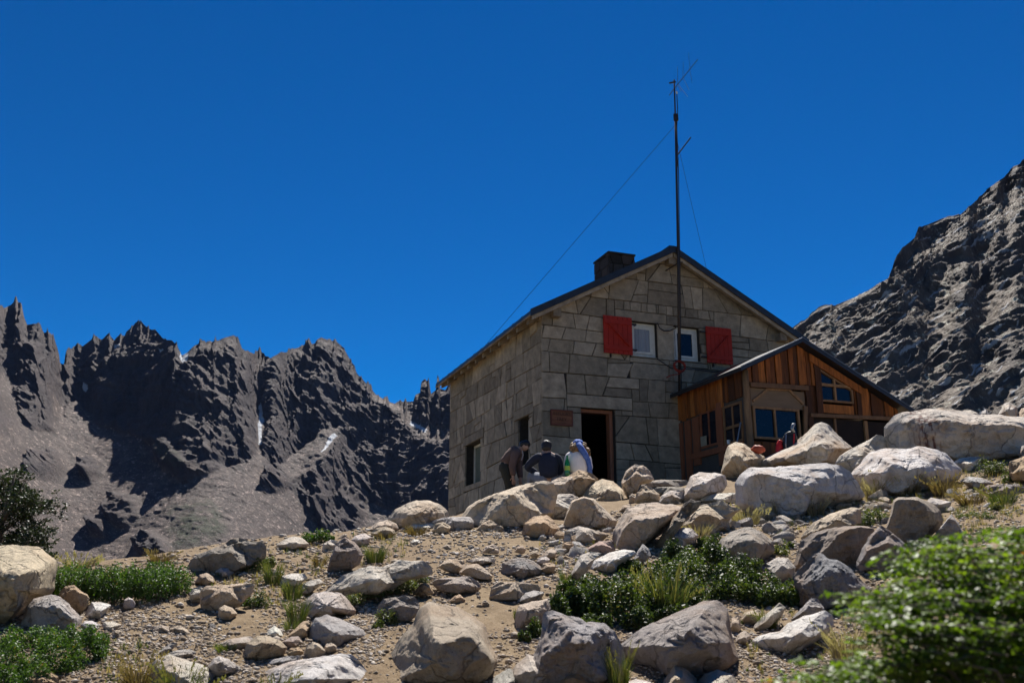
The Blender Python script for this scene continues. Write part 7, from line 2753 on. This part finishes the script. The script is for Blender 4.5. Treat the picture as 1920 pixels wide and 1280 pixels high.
for x_ in (-0.03, 0.12):
    mb = MB()
    mb.tube([(x_, -0.12, hh * 0.42), (x_ - 0.01, -0.17, hh * 0.62), (x_ + 0.01, -0.12, hh * 0.84)], 0.014, 6)
    mb.build('strap', M['grey_metal'] if x_ < 0 else M['nylon_red'], bk)
mb = MB()
mb.tube([(0.13, -0.05, hh * 0.88), (0.10, -0.06, hh * 0.97), (0.13, -0.05, hh * 1.06), (0.16, -0.03, hh * 1.07)], [0.03, 0.035, 0.035, 0.02], 9)
mb.build('water_flask', M['grey_metal'], bk, smooth=True)

# orange red stuff sack
sp_ = ray(1421, 848) * 17.9
sk = MB()
ball(sk, (0, 0, 0.06), (0.125, 0.09, 0.085), 16, 10, noise_=0.18, seed=5)
ball(sk, (0.10, 0, 0.05), (0.05, 0.045, 0.04), 10, 8, noise_=0.2, seed=6)
o = sk.build('stuff_sack', simple('orange red nylon', (0.42, 0.075, 0.03), (0.3, 0.05, 0.02), rough=0.6, scale=10, bstr=0.4), smooth=True)
o.location = tuple(sp_)
tag(o, 'small orange red stuff sack behind the tan knob boulder', 'sack')

# pole leaning by the side windows, mug on the sill
a0, a1 = spn(1372, 845, -0.35), spn(1388, 795, -0.06)
P0_ = C0 + UH * (US - 0.35) + VH * a0[0] + np.array([0, 0, a0[1] - 0.35])
P1_ = C0 + UH * (US - 0.06) + VH * a1[0] + np.array([0, 0, a1[1]])
mb = MB()
mb.tube([(0, 0, 0), tuple((P1_ - P0_) * 0.5), tuple(P1_ - P0_)], [0.016, 0.016, 0.015], 7)
mb.tube([tuple((P1_ - P0_) * 1.0), tuple((P1_ - P0_) * 1.04)], 0.022, 7)
o = mb.build('walking_pole', M['grey_metal'])
o.location = tuple(P0_)
tag(o, 'thin grey pole leaning against the annexe side windows', 'pole')
mz = spn(1366, 832, -0.05)
mp_ = C0 + UH * (US - 0.045) + VH * mz[0] + np.array([0, 0, zz + 0.002])
mg = MB()
mg.tube([(0, 0, 0), (0, 0, 0.09)], [0.036, 0.04], 14)
o = mg.build('mug', simple('white enamel', (0.7, 0.7, 0.72), rough=0.3), smooth=False)
h_ = MB()
h_.tube([(0.036, 0, 0.07), (0.066, 0, 0.065), (0.066, 0, 0.03), (0.036, 0, 0.02)], 0.006, 6)
h_.build('mug_handle', o.data.materials[0], o)
o.location = tuple(mp_)
tag(o, 'small white mug on the sill under the annexe side windows', 'mug')

# ------------------------------------------------------------------ thin mountain air
mb = MB()
mb.box(-900, 1500, -60, 1500, -140, 420)
m = bpy.data.materials.new('thin air')
m.use_nodes = True
nt = m.node_tree
nt.nodes.remove(nt.nodes['Principled BSDF'])
pv = nt.nodes.new('ShaderNodeVolumePrincipled')
pv.inputs['Color'].default_value = (0.32, 0.5, 1.0, 1)
pv.inputs['Density'].default_value = 0.00003
pv.inputs['Anisotropy'].default_value = 0.0
nt.links.new(pv.outputs[0], nt.nodes['Material Output'].inputs['Volume'])
hz = mb.build('haze', m)
tag(hz, 'thin blue mountain air', 'haze', kind='stuff')
